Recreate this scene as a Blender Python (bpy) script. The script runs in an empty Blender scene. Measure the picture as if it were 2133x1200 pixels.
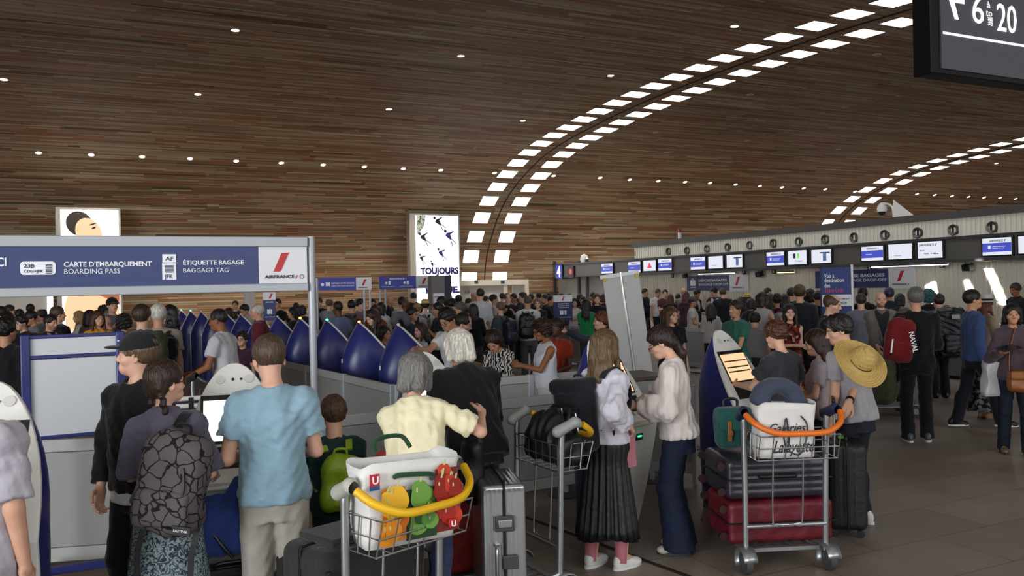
import bpy, math, random
import numpy as np
from mathutils import Matrix, Vector
PI=math.pi; R_=math.radians
C=bpy.context.scene.collection
# ---------------------------------------------------------------- camera (photograph 2133x1200)
F,CX,CY,EYE=1750.0,1066.5,600.0,1.9
sc=bpy.context.scene
CR=Matrix.Rotation(PI/2-3/1750,3,'X')@Matrix.Rotation(-0.022,3,'Z')
cd=bpy.data.cameras.new('camera'); cam=bpy.data.objects.new('camera',cd); C.objects.link(cam)
cam.matrix_world=Matrix.Translation((0,0,EYE))@CR.to_4x4()
cd.sensor_width=36; cd.lens=36*F/2133; cd.clip_end=300; sc.camera=cam
# ---------------------------------------------------------------- view, sky, daylight
vs=sc.view_settings; vs.view_transform='Standard'; vs.look='None'; vs.gamma=1; vs.use_curve_mapping=False
vs.exposure=1.8
sc.cycles.use_denoising=True
sc.cycles.max_bounces=6; sc.cycles.diffuse_bounces=4; sc.cycles.glossy_bounces=3; sc.cycles.transparent_max_bounces=6
sc.cycles.sample_clamp_indirect=4; sc.cycles.caustics_reflective=False; sc.cycles.caustics_refractive=False
w=bpy.data.worlds.new('sky'); sc.world=w; w.use_nodes=True
bg=w.node_tree.nodes['Background']; bg.inputs[0].default_value=(.80,.90,1,1); bg.inputs[1].default_value=1.0
TH=math.atan(843/1750); VV=Vector((math.cos(TH),math.sin(TH),0)); UU=Vector((-math.sin(TH),math.cos(TH),0))
def RV(a,b,z=0): return VV*a+UU*b+Vector((0,0,z))      # hall axes: a along the vault, b across it
SUN=(.80,.35,-.15)                                     # low sun, shaped into patches by slots in the added mask wall
def light(kind,name,loc,to,energy,col=(1,1,1),size=1,sy=None,spread=None):
    l=bpy.data.lights.new(name,kind); l.energy=energy; l.color=col
    if kind=='AREA':
        l.size=size
        if sy: l.shape='RECTANGLE'; l.size_y=sy
        if spread: l.spread=spread
    elif kind=='SUN': l.angle=size
    else: l.shadow_soft_size=size
    o=bpy.data.objects.new(name,l); C.objects.link(o); o.location=loc
    o.rotation_euler=(Vector(to)-Vector(loc)).to_track_quat('-Z','Y').to_euler()
    return o
# added area lamps behind the camera, for assumed daylight; no glazed front is built
light('AREA','assumed_daylight_lamp',RV(-12,-6,3.6),RV(-3,9,1.6),1500,(.92,.96,1),18,6)
light('AREA','assumed_daylight_lamp_wide',RV(8,-6,4.0),RV(8,12,2.2),230,(.95,.97,1),22,6)
light('SUN','sun',(0,0,30),Vector((0,0,30))+VV*SUN[0]+UU*SUN[1]+Vector((0,0,SUN[2])),16.0,(1,.97,.92),.002)
# ---------------------------------------------------------------- helpers
def px(x,y,d):                       # world point seen at pixel (x,y), at depth d in metres
    r=CR@Vector(((x-CX)/F,(CY-y)/F,-1)); r*=d/r.y; return Vector((0,0,EYE))+r
def gx(x,y,z=0):                     # world point on the plane of height z under pixel (x,y)
    r=CR@Vector(((x-CX)/F,(CY-y)/F,-1)); return Vector((0,0,EYE))+r*((z-EYE)/r.z)
def wall_px(x,y,a):                  # world point on the plane a=const
    r=CR@Vector(((x-CX)/F,(CY-y)/F,-1)); return Vector((0,0,EYE))+r*(a/(r.dot(VV)))
def lin(h):
    if not isinstance(h,str): return h if len(h)==4 else (*h,1)
    h=h.lstrip('#'); c=[int(h[i:i+2],16)/255 for i in (0,2,4)]
    return tuple(x/12.92 if x<=.04045 else ((x+.055)/1.055)**2.4 for x in c)+(1,)
_M={}
def nt(m): return m.node_tree.nodes,m.node_tree.links
def mat(name,col='888888',rough=.6,metal=0,bump=0,bs=120,emit=0,var=0,vs_=6,own=False,spec=.5,stretch=None,sheen=0):
    """plain procedural surface; own=True takes the colour set on the object"""
    if name in _M: return _M[name]
    m=bpy.data.materials.new(name); m.use_nodes=True; N,L=nt(m); p=N['Principled BSDF']; _M[name]=m
    p.inputs['Roughness'].default_value=rough; p.inputs['Metallic'].default_value=metal
    p.inputs['Specular IOR Level'].default_value=spec
    if sheen: p.inputs['Sheen Weight'].default_value=sheen
    tc=N.new('ShaderNodeTexCoord'); mp=N.new('ShaderNodeMapping'); L.new(tc.outputs['Object'],mp.inputs[0])
    if stretch: mp.inputs['Scale'].default_value=stretch
    c=None
    if own:
        oi=N.new('ShaderNodeObjectInfo'); c=oi.outputs['Color']
    else: p.inputs['Base Color'].default_value=lin(col)
    if var:
        n=N.new('ShaderNodeTexNoise'); n.inputs['Scale'].default_value=vs_; n.inputs['Detail'].default_value=4; L.new(mp.outputs[0],n.inputs[0])
        r=N.new('ShaderNodeMapRange'); r.inputs[1].default_value=.3; r.inputs[2].default_value=.7; r.inputs[3].default_value=1-var; r.inputs[4].default_value=1+var; L.new(n.outputs[0],r.inputs[0])
        x=N.new('ShaderNodeVectorMath'); x.operation='SCALE'; L.new(r.outputs[0],x.inputs['Scale'])
        if c: L.new(c,x.inputs[0])
        else: x.inputs[0].default_value=lin(col)[:3]
        c=x.outputs[0]
    if c: L.new(c,p.inputs['Base Color'])
    if bump:
        n=N.new('ShaderNodeTexNoise'); n.inputs['Scale'].default_value=bs; n.inputs['Detail'].default_value=3; L.new(mp.outputs[0],n.inputs[0])
        b=N.new('ShaderNodeBump'); b.inputs['Strength'].default_value=bump; b.inputs['Distance'].default_value=.01; L.new(n.outputs[0],b.inputs['Height']); L.new(b.outputs[0],p.inputs['Normal'])
    if emit:
        p.inputs['Emission Color'].default_value=lin(col); p.inputs['Emission Strength'].default_value=emit
    return m
def mesh_obj(name,v,f,m,parent=None,smooth=True,col=None,bev=0,bseg=2,solid=0,ang=40):
    me=bpy.data.meshes.new(name); v=np.asarray(v,dtype=np.float32)
    me.from_pydata(v.tolist() if len(v)<3000 else v,[],f); me.update()
    if smooth: me.polygons.foreach_set('use_smooth',[True]*len(me.polygons))
    ms=m if isinstance(m,(list,tuple)) else [m]
    for x in ms: me.materials.append(x)
    o=bpy.data.objects.new(name,me); C.objects.link(o)
    if parent: o.parent=parent
    if col is not None: o.color=lin(col)
    if solid: d=o.modifiers.new('solid','SOLIDIFY'); d.thickness=solid; d.offset=0
    if bev: d=o.modifiers.new('bevel','BEVEL'); d.width=bev; d.segments=bseg; d.limit_method='ANGLE'; d.angle_limit=R_(35)
    if smooth and ang and len(v)<3000:
        try: me.set_sharp_from_angle(angle=R_(ang))
        except Exception: pass
    return o
class B:
    """collects shapes into one mesh"""
    def __init__(s): s.v=[]; s.f=[]; s.mi=[]
    def add(s,v,f):
        n=len(s.v); s.v+= [tuple(p) for p in v]; s.f+=[tuple(i+n for i in q) for q in f]; return s
    def box(s,c,d,M=None):
        x,y,z=[t/2 for t in d]; P=[Vector((i*x,j*y,k*z)) for i in(-1,1) for j in(-1,1) for k in(-1,1)]
        if M: P=[M@p for p in P]
        P=[p+Vector(c) for p in P]
        return s.add(P,[(0,1,3,2),(4,6,7,5),(0,4,5,1),(2,3,7,6),(0,2,6,4),(1,5,7,3)])
    def bb(s,lo,hi): return s.box([(a+b)/2 for a,b in zip(lo,hi)],[abs(b-a) for a,b in zip(lo,hi)])
    def tube(s,pts,r,n=8,closed=False,cap=True):
        P=[Vector(p) for p in pts]; m=len(P); rr=r if isinstance(r,(list,tuple)) else [r]*m; V=[];fr=None
        for i,p in enumerate(P):
            a=P[(i-1)%m] if (i or closed) else p; b=P[(i+1)%m] if (i<m-1 or closed) else p
            t=(b-a).normalized()
            if fr is None:
                q=Vector((0,0,1)) if abs(t.z)<.9 else Vector((1,0,0)); fr=t.cross(q).normalized()
            else:
                fr=(fr-t*fr.dot(t)).normalized()
            g=t.cross(fr)
            V+=[p+(fr*math.cos(2*PI*k/n)+g*math.sin(2*PI*k/n))*rr[i] for k in range(n)]
        Fc=[]
        for i in range(m if closed else m-1):
            j=(i+1)%m
            for k in range(n): l=(k+1)%n; Fc.append((i*n+k,i*n+l,j*n+l,j*n+k))
        if cap and not closed: Fc+=[tuple(range(n))[::-1],tuple((m-1)*n+k for k in range(n))]
        return s.add(V,Fc)
    def cyl(s,a,b,r,n=16,r2=None): return s.tube([a,b],[r,r if r2 is None else r2],n)
    def lathe(s,prof,c=(0,0,0),n=24,M=None,sx=1,sy=1):
        V=[]
        for (r,z) in prof:
            for k in range(n):
                p=Vector((r*math.cos(2*PI*k/n)*sx,r*math.sin(2*PI*k/n)*sy,z))
                V.append((M@p if M else p)+Vector(c))
        Fc=[(i*n+k,i*n+(k+1)%n,(i+1)*n+(k+1)%n,(i+1)*n+k) for i in range(len(prof)-1) for k in range(n)]
        if prof[0][0]>1e-5: Fc.append(tuple(range(n))[::-1])
        if prof[-1][0]>1e-5: Fc.append(tuple((len(prof)-1)*n+k for k in range(n)))
        return s.add(V,Fc)
    def poly(s,pts,n,M=None):              # closed outline (list of 3D points) pushed along vector n
        n=Vector(n); k=len(pts); P=[Vector(p) for p in pts]; P+= [p+n for p in P]
        if M: P=[M@p for p in P]
        return s.add(P,[tuple(range(k))[::-1],tuple(range(k,2*k))]+[(i,(i+1)%k,(i+1)%k+k,i+k) for i in range(k)])
    def loft(s,rings,closed=True,caps=True):
        n=len(rings[0]); V=[p for r in rings for p in r]; Fc=[]
        for i in range(len(rings)-1):
            for k in range(n if closed else n-1): l=(k+1)%n; Fc.append((i*n+k,i*n+l,(i+1)*n+l,(i+1)*n+k))
        if caps: Fc+=[tuple(range(n))[::-1],tuple((len(rings)-1)*n+k for k in range(n))]
        return s.add(V,Fc)
    def ob(s,name,m,parent=None,**k): return mesh_obj(name,s.v,s.f,m,parent,**k)
def smooth_pts(pts,n=6,closed=False):
    P=[Vector(p) for p in pts]; m=len(P); out=[]
    for i in range(m if closed else m-1):
        a=P[(i-1)%m] if (i or closed) else P[0]; b=P[i]; c=P[(i+1)%m]; d=P[(i+2)%m] if (i<m-2 or closed) else P[-1]
        for k in range(n):
            t=k/n; out.append(.5*((2*b)+(c-a)*t+(2*a-5*b+4*c-d)*t*t+(3*b-a-3*c+d)*t**3))
    if not closed: out.append(P[-1])
    return out
def tag(o,label,cat=None,group=None,kind=None):
    if label: o['label']=label
    if cat: o['category']=cat
    if group: o['group']=group
    if kind: o['kind']=kind
    return o
def thing(name,label,cat,loc=(0,0,0),rz=0,group=None):
    o=bpy.data.objects.new(name,None); C.objects.link(o); o.location=loc; o.rotation_euler=(0,0,rz); o.empty_display_size=.1
    return tag(o,label,cat,group)
def text(par,body,size,x,z,m,y=-.004,bold=0,al='LEFT',sx=1,name='lettering',rot=(PI/2,0,0),sp=1):
    c=bpy.data.curves.new(name,'FONT'); c.body=body; c.size=size; c.align_x=al; c.extrude=.0015; c.offset=bold*size; c.space_character=sp; c.resolution_u=3
    c.materials.append(m); o=bpy.data.objects.new(name,c); C.objects.link(o); o.parent=par; o.location=(x,y,z); o.rotation_euler=rot; o.scale=(sx,1,1); return o
def struct(o,kind='structure'): o['kind']=kind; return o
# ---------------------------------------------------------------- the hall
def wood():
    m=bpy.data.materials.new('wood_planks'); m.use_nodes=True; N,L=nt(m); p=N['Principled BSDF']; p.inputs['Roughness'].default_value=.7; p.inputs['Specular IOR Level'].default_value=.2
    uv=N.new('ShaderNodeUVMap'); sp=N.new('ShaderNodeSeparateXYZ'); L.new(uv.outputs[0],sp.inputs[0])
    def mth(op,a,b=None,c=None):
        n=N.new('ShaderNodeMath'); n.operation=op
        for i,x in enumerate((a,b,c)):
            if x is None: continue
            if isinstance(x,(int,float)): n.inputs[i].default_value=x
            else: L.new(x,n.inputs[i])
        return n.outputs[0]
    def layer(h,ln):
        vr=mth('DIVIDE',sp.outputs[1],h); row=mth('FLOOR',vr)
        wn=N.new('ShaderNodeTexWhiteNoise'); wn.noise_dimensions='1D'; L.new(row,wn.inputs['W'])
        cx=mth('ADD',mth('DIVIDE',sp.outputs[0],ln),mth('MULTIPLY',wn.outputs[0],37.0)); col=mth('FLOOR',cx)
        cb=N.new('ShaderNodeCombineXYZ'); L.new(col,cb.inputs[0]); L.new(row,cb.inputs[1])
        w2=N.new('ShaderNodeTexWhiteNoise'); w2.noise_dimensions='2D'; L.new(cb.outputs[0],w2.inputs['Vector'])
        return w2.outputs[0],mth('FRACT',vr)
    r1,fr=layer(.075,2.1); r2,_=layer(.225,3.4)
    big=N.new('ShaderNodeTexNoise'); mp=N.new('ShaderNodeMapping'); mp.inputs['Scale'].default_value=(.16,.9,1); L.new(uv.outputs[0],mp.inputs[0]); L.new(mp.outputs[0],big.inputs[0]); big.inputs['Scale'].default_value=1; big.inputs['Detail'].default_value=2
    mix=mth('ADD',mth('MULTIPLY',r1,.62),mth('ADD',mth('MULTIPLY',r2,.18),mth('MULTIPLY',big.outputs[0],.26)))
    cr=N.new('ShaderNodeValToRGB'); L.new(mix,cr.inputs[0]); e=cr.color_ramp.elements
    st=[(.14,'5c4a38'),(.30,'917a5c'),(.40,'996547'),(.5,'ac9b7e'),(.6,'a5765a'),(.7,'beae8e'),(.82,'85705a'),(.93,'d2c3a6')]
    e[0].position=st[0][0]; e[0].color=lin(st[0][1]); e[1].position=st[-1][0]; e[1].color=lin(st[-1][1])
    for q,c in st[1:-1]: x=e.new(q); x.color=lin(c)
    gap=mth('SMOOTHSTEP' if False else 'GREATER_THAN',fr,.16)
    gm=mth('ADD',mth('MULTIPLY',gap,.72),.28)
    x=N.new('ShaderNodeVectorMath'); x.operation='SCALE'; L.new(cr.outputs[0],x.inputs[0]); L.new(gm,x.inputs['Scale'])
    L.new(x.outputs[0],p.inputs['Base Color'])
    b=N.new('ShaderNodeBump'); b.inputs['Strength'].default_value=.5; b.inputs['Distance'].default_value=.02; L.new(gap,b.inputs['Height']); L.new(b.outputs[0],p.inputs['Normal'])
    return m
# vault section (b,z), measured from the seam under the skylights; mirrored about b=15.5
prof=[(30.45,0),(30.42,1.2),(30.30,2.2),(30.05,3.1),(29.55,3.82),(29.0,4.45),(28.3,5.04),(27.45,5.5),(26.5,5.88),(25.1,6.3),(23.45,6.57),(21.9,6.72),(20.6,6.82),(18.6,6.92),(15.5,6.97)]
prof+=[(31-b,z) for b,z in prof[-2:1:-1]]
pp=[(v.x,v.y) for v in smooth_pts([(b,z,0) for b,z in prof],8)]
ss=[0]
for i in range(1,len(pp)): ss.append(ss[-1]+math.hypot(pp[i][0]-pp[i-1][0],pp[i][1]-pp[i-1][1]))
def sec(s): return float(np.interp(s,ss,[q[0] for q in pp])),float(np.interp(s,ss,[q[1] for q in pp]))
def vault_hit(x,y):                  # where the ray through a pixel meets the vault: (a, s)
    r=CR@Vector(((x-CX)/F,(CY-y)/F,-1)); lo=None
    for i in range(len(pp)-1):
        # walk sections; find depth where b,z line crosses
        (b0,z0),(b1,z1)=pp[i],pp[i+1]
        rb,rz=r.dot(UU),r.z
        # solve t*(rb,rz)+(0,EYE) = p0+q*(p1-p0)
        det=rb*-(z1-z0)+rz*(b1-b0)
        if abs(det)<1e-9: continue
        t=(b0*-(z1-z0)+(z0-EYE)*(b1-b0))/det; q=(rb*(z0-EYE)-rz*b0)/det
        if -1e-6<=q<=1+1e-6 and t>0: return t*r.dot(VV),ss[i]+q*(ss[i+1]-ss[i])
    return None
A0,A1,SKW,SKH=13.4,31.0,.62,.52
s_first=vault_hit(1042,580)[1]
sk_s=[s_first+.9*i for i in range(27)]
cols=[A0-.66,A0+.66,A1-.66,A1+.66]
abr=sorted(set([-34.,-20.,-8.,0.,6.,20.,26.,40.,52.,66.]+[round(c+d*SKW/2,4) for c in cols for d in(-1,1)]))
sbr=set(ss[::3]+[ss[-1]])
for s in sk_s: sbr|={s-SKH/2,s+SKH/2}
S_END=[s for s in ss if sec(s)[0]>9 or sec(s)[1]>5.6][-1]
sbr=sorted(x for x in sbr if x<=S_END)
b_=[];fv={}
V=[];idx={}
for i,a in enumerate(abr):
    for j,s in enumerate(sbr):
        bq,z=sec(s); idx[i,j]=len(V); V.append(RV(a,bq,z))
Fc=[];
def is_hole(a,s): return any(abs(a-c)<SKW/2 for c in cols) and any(abs(s-t)<SKH/2 for t in sk_s)
for i in range(len(abr)-1):
    for j in range(len(sbr)-1):
        am,sm=(abr[i]+abr[i+1])/2,(sbr[j]+sbr[j+1])/2
        if is_hole(am,sm): continue
        Fc.append((idx[i,j],idx[i+1,j],idx[i+1,j+1],idx[i,j+1]))
ceil=struct(mesh_obj('ceiling',V,Fc,wood(),ang=0)); me=ceil.data
uvl=me.uv_layers.new(name='uv'); inv={v:k for k,v in idx.items()}
for l in me.loops:
    i,j=inv[l.vertex_index]; uvl.data[l.index].uv=(abr[i],sbr[j])
# thin dark expansion seams between the skylight rows
for n,a in enumerate((A0,A1)):
    t=B(); pts=[]
    for s in np.linspace(s_first-.3,S_END-.1,90):
        bq,z=sec(s); pts.append(RV(a,bq,z-.004) if z>5 else RV(a,bq-.006,z))
    t.tube(pts,.022,5); struct(t.ob(f'trim_{n+1}',mat('seam','1d1813',.8)))
# skylights: white shaft, pane at the top
def pane_mat():
    m=bpy.data.materials.new('skylight_glass'); m.use_nodes=True; N,L=nt(m); N.remove(N['Principled BSDF'])
    a=N.new('ShaderNodeBsdfTransparent'); a.inputs[0].default_value=(.9,.93,.96,1); e=N.new('ShaderNodeEmission'); e.inputs[0].default_value=(.93,.95,1,1); e.inputs[1].default_value=2.2
    x=N.new('ShaderNodeAddShader'); L.new(a.outputs[0],x.inputs[0]); L.new(e.outputs[0],x.inputs[1]); L.new(x.outputs[0],N['Material Output'].inputs[0]); return m
PM=pane_mat(); SH=mat('skylight_shaft','e8e6e2',.6); nwin=0
for ci,c in enumerate(cols):
    for k,s in enumerate(sk_s):
        if s+SKH/2>S_END-.2: continue
        nwin+=1; q=[]
        for da,dsn in((-1,-1),(1,-1),(1,1),(-1,1)):
            bq,z=sec(s+dsn*SKH/2); q.append(RV(c+da*SKW/2,bq,z))
        b0,z0=sec(s-.05); b1,z1=sec(s+.05); nrm=(RV(0,-(z1-z0),(b1-b0))).normalized()
        if nrm.z<0: nrm=-nrm
        if abs(nrm.z)<.3 and nrm.dot(UU)<0: nrm=-nrm
        f=B(); in_=[p+nrm*.22 for p in q]; f.loft([q,in_],caps=False)
        o=struct(f.ob(f'window_{nwin}',SH,smooth=False)); o['label']='square roof skylight in the wooden vault'
        g=B(); g.add(in_,[(0,1,2,3)]); g.ob('pane',PM,o,smooth=False)
# floor
def floor_mat():
    m=bpy.data.materials.new('floor_slabs'); m.use_nodes=True; N,L=nt(m); p=N['Principled BSDF']; p.inputs['Roughness'].default_value=.42; p.inputs['Specular IOR Level'].default_value=.3
    tc=N.new('ShaderNodeTexCoord'); mp=N.new('ShaderNodeMapping'); mp.inputs['Rotation'].default_value=(0,0,-TH); L.new(tc.outputs['Object'],mp.inputs[0])
    br=N.new('ShaderNodeTexBrick'); L.new(mp.outputs[0],br.inputs[0]); br.inputs['Scale'].default_value=1; br.inputs['Brick Width'].default_value=1.2; br.inputs['Row Height'].default_value=.6; br.inputs['Mortar Size'].default_value=.004
    br.inputs['Color1'].default_value=lin('86786c'); br.inputs['Color2'].default_value=lin('75685e'); br.inputs['Mortar'].default_value=lin('4a423c')
    n=N.new('ShaderNodeTexNoise'); n.inputs['Scale'].default_value=2.2; n.inputs['Detail'].default_value=6; L.new(tc.outputs['Object'],n.inputs[0])
    r=N.new('ShaderNodeMapRange'); r.inputs[1].default_value=.3; r.inputs[2].default_value=.7; r.inputs[3].default_value=.86; r.inputs[4].default_value=1.1; L.new(n.outputs[0],r.inputs[0])
    x=N.new('ShaderNodeVectorMath'); x.operation='SCALE'; L.new(br.outputs[0],x.inputs[0]); L.new(r.outputs[0],x.inputs['Scale']); L.new(x.outputs[0],p.inputs['Base Color']); return m
f=B(); f.add([RV(-34,-9),RV(66,-9),RV(66,30.5),RV(-34,30.5)],[(0,1,2,3)]); struct(f.ob('floor',floor_mat()))
# dark cable groove across the floor
p0,p1=gx(1040,1058),gx(1440,1203); dr=(p1-p0).normalized(); p0-=dr*2.0; p1+=dr*2
f=B(); nx=Vector((-dr.y,dr.x,0))*.022; f.add([p0-nx+Vector((0,0,.002)),p1-nx+Vector((0,0,.002)),p1+nx+Vector((0,0,.002)),p0+nx+Vector((0,0,.002))],[(0,1,2,3)]); struct(f.ob('trim_3',mat('groove','171412',.8)))
# ---- ribbed block behind the bag-drop counters (right)
AW=16.7
WHT=mat('white_paint','dcdad4',.5); DG=mat('dark_panel','54504b',.55); BLK=mat('black_plastic','0e0e10',.45); STEEL=mat('brushed_steel','9a9c9e',.35,.9); GREY=mat('grey_enamel','8f8f8c',.5,0)
ANTH=mat('anthracite','36353a',.5)
RIB=mat('ribbed_metal','e2dccd',.55,0)
bL=(wall_px(1150,590,AW)-Vector((0,0,0))).dot(UU); bL=min(bL,29.6); bMid=wall_px(1322,540,AW).dot(UU)
zt=wall_px(1480,505,AW).z; zb=3.2
def corr(b0,b1,z0,z1,a,step=.11,dep=.035):
    t=B(); n=int(abs(b1-b0)/step); V=[];
    for i in range(n+1):
        for q,dd in((0,0),(.5,0),(.5,-dep),(1,-dep)):
            bq=b0+(b1-b0)*min((i+q)/n,1); V.append((bq,a+dd))
    t.add([RV(a_,b_,z0) for b_,a_ in V]+[RV(a_,b_,z1) for b_,a_ in V],[(i,i+1,i+1+len(V),i+len(V)) for i in range(len(V)-1)]); return t
struct(corr(bMid,-6,0,3.2,AW).ob('wall_right',RIB,smooth=False))
f=B(); 
f.poly([RV(AW+.02,bMid),RV(AW+.02,-6),RV(AW+3.5,-6),RV(AW+3.5,bMid)],(0,0,3.17)); struct(f.ob('wall_right_core',mat('wall_core','6a6660',.7)))
f=B(); f.poly([RV(AW-.08,bMid+.05,3.17),RV(AW-.08,-6,3.17),RV(AW+.6,-6,3.17),RV(AW+.6,bMid+.05,3.17)],(0,0,.16)); struct(f.ob('trim_4',mat('coping','4c4843',.6)))
# low white service block at its far end
f=B(); f.poly([RV(AW-.2,bMid+.02),RV(AW-.2,29.9),RV(AW+2.6,29.9),RV(AW+2.6,bMid+.02)],(0,0,2.3)); struct(f.ob('wall_service',mat('pale_wall','b9b5ae',.6)))
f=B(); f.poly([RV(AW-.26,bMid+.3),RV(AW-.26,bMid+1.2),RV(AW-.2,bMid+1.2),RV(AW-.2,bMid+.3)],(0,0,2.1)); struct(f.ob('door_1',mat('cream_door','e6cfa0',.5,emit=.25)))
# monitor band
AB=AW-.75
zb0=wall_px(1773,552,AB).z; zb1=wall_px(1773,511,AB).z
f=B(); f.poly([RV(AB,29.3,zb0),RV(AB,-6,zb0),RV(AB+.5,-6,zb0),RV(AB+.5,29.3,zb0)],(0,0,zb1-zb0)); band=struct(f.ob('trim_5',DG,smooth=False))
for n,zz in((6,zb0-.03),(7,zb1-.01)):
    f=B(); f.poly([RV(AB-.04,29.35,zz),RV(AB-.04,-6,zz),RV(AB+.5,-6,zz),RV(AB+.5,29.35,zz)],(0,0,.05)); struct(f.ob(f'trim_{n}',ANTH,smooth=False))
# unseen wall added to mask the sun; slots shaped back from the sun patches
BF=-7.0
def to_front(p):
    t=(p.dot(UU)-BF)/SUN[1]; q=p-(VV*SUN[0]+UU*SUN[1]+Vector((0,0,SUN[2])))*t; return q.dot(VV),q.z
slots=[]
for qd in (((1919,563),(1938,563),(1957,628),(1938,628)),((2051,556),(2064,556),(2097,632),(2083,632)),((2009,585),(2017,585),(2026,606),(2015,606))):
    slots.append([to_front(wall_px(x,y,AW-.03)) for x,y in qd])
bmf=bpy.data.meshes.new('wall_sun_mask'); 
import bmesh
bm=bmesh.new(); outer=[bm.verts.new(RV(a,BF,z)) for a,z in((-40,-.2),(66,-.2),(66,11),(-40,11))]; ed=[bm.edges.new((outer[i],outer[(i+1)%4])) for i in range(4)]
for sl in slots:
    vs_q=[bm.verts.new(RV(a,BF,z)) for a,z in sl]; ed+=[bm.edges.new((vs_q[i],vs_q[(i+1)%4])) for i in range(4)]
bmesh.ops.triangle_fill(bm,use_beauty=True,use_dissolve=False,edges=ed)
cut=[]
for f_ in bm.faces:
    c_=f_.calc_center_median(); a,z=c_.dot(VV),c_.z
    for sl in slots:
        n_=len(sl); sg=[(sl[(i+1)%n_][0]-sl[i][0])*(z-sl[i][1])-(sl[(i+1)%n_][1]-sl[i][1])*(a-sl[i][0]) for i in range(n_)]
        if all(v>0 for v in sg) or all(v<0 for v in sg): cut.append(f_); break
bmesh.ops.delete(bm,geom=cut,context='FACES'); bm.to_mesh(bmf); bm.free(); bmf.materials.append(mat('unseen_shell','b8b4ac',.7)); o=bpy.data.objects.new('wall_sun_mask',bmf); C.objects.link(o); struct(o)
t=B(); t.poly([RV(-34,BF,-.1),RV(-34,30.6,-.1),RV(-34,30.6,11),RV(-34,BF,11)],VV*-.2); t.ob('wall_sun_block',mat('unseen_shell','b8b4ac',.7))['kind']='structure'  # unseen end wall added to keep the low sun from leaking in
t=B(); t.poly([RV(-40,BF,11),RV(66,BF,11),RV(66,BF+11,11),RV(-40,BF+11,11)],(0,0,.1)); t.ob('ceiling_front',mat('unseen_shell','b8b4ac',.7))['kind']='structure'
# ---------------------------------------------------------------- smooth solid modelling on a grid
A_=lambda *p: np.array(p,dtype=np.float64)
def rcone(a,b,ra,rb):
    a=np.asarray(a,float); b=np.asarray(b,float); ba=b-a; l2=max(ba@ba,1e-9); r=max(ra,rb)
    def f(X,Y,Z):
        px_,py_,pz_=X-a[0],Y-a[1],Z-a[2]; t=np.clip((px_*ba[0]+py_*ba[1]+pz_*ba[2])/l2,0,1)
        return np.sqrt((px_-t*ba[0])**2+(py_-t*ba[1])**2+(pz_-t*ba[2])**2)-(ra+(rb-ra)*t)
    return f,np.minimum(a,b)-r,np.maximum(a,b)+r
def ell(c,r,M=None):
    c=np.asarray(c,float); r=np.asarray(r,float); M=np.eye(3) if M is None else M
    def f(X,Y,Z):
        x,y,z=X-c[0],Y-c[1],Z-c[2]; q=[x*M[0,i]+y*M[1,i]+z*M[2,i] for i in range(3)]
        k0=np.sqrt(sum((q[i]/r[i])**2 for i in range(3))); k1=np.sqrt(sum((q[i]/r[i]**2)**2 for i in range(3)))
        return k0*(k0-1)/np.maximum(k1,1e-6)
    e=np.abs(M)@r; return f,c-e,c+e
def rbox(c,h,r,M=None):
    c=np.asarray(c,float); h=np.asarray(h,float)-r; M=np.eye(3) if M is None else M
    def f(X,Y,Z):
        x,y,z=X-c[0],Y-c[1],Z-c[2]; q=[np.abs(x*M[0,i]+y*M[1,i]+z*M[2,i])-h[i] for i in range(3)]
        return np.sqrt(sum(np.maximum(v,0)**2 for v in q))+np.minimum(np.maximum(np.maximum(q[0],q[1]),q[2]),0)-r
    e=np.abs(M)@(h+r); return f,c-e,c+e
def loft_(o,M,prof,e=0,z0=None,z1=None):      # elliptical sections (z,rx,ry,yo) along the local z of frame M at o
    o=np.asarray(o,float); P=np.array(prof,float); z0=P[0,0] if z0 is None else z0; z1=P[-1,0] if z1 is None else z1
    def f(X,Y,Z):
        x,y,z=X-o[0],Y-o[1],Z-o[2]; q=[x*M[0,i]+y*M[1,i]+z*M[2,i] for i in range(3)]
        rx=np.interp(q[2],P[:,0],P[:,1])+e; ry=np.interp(q[2],P[:,0],P[:,2])+e; yo=np.interp(q[2],P[:,0],P[:,3])
        yy=q[1]-yo; k0=np.sqrt((q[0]/rx)**2+(yy/ry)**2); k1=np.sqrt((q[0]/rx**2)**2+(yy/ry**2)**2)
        d=k0*(k0-1)/np.maximum(k1,1e-6)
        return np.maximum(d,np.maximum(q[2]-z1,z0-q[2]))
    m=max(P[:,1].max(),P[:,2].max())+e+.08; c=[o+M@A_(i*m,j*m,zz) for i in(-1,1) for j in(-1,1) for zz in(z0,z1)]
    return f,np.min(c,0),np.max(c,0)
def cutp(pr,p,n):
    f,lo,hi=pr; n=np.asarray(n,float); n=n/np.linalg.norm(n); p=np.asarray(p,float)
    return (lambda X,Y,Z: np.maximum(f(X,Y,Z),(X-p[0])*n[0]+(Y-p[1])*n[1]+(Z-p[2])*n[2])),lo,hi
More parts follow.
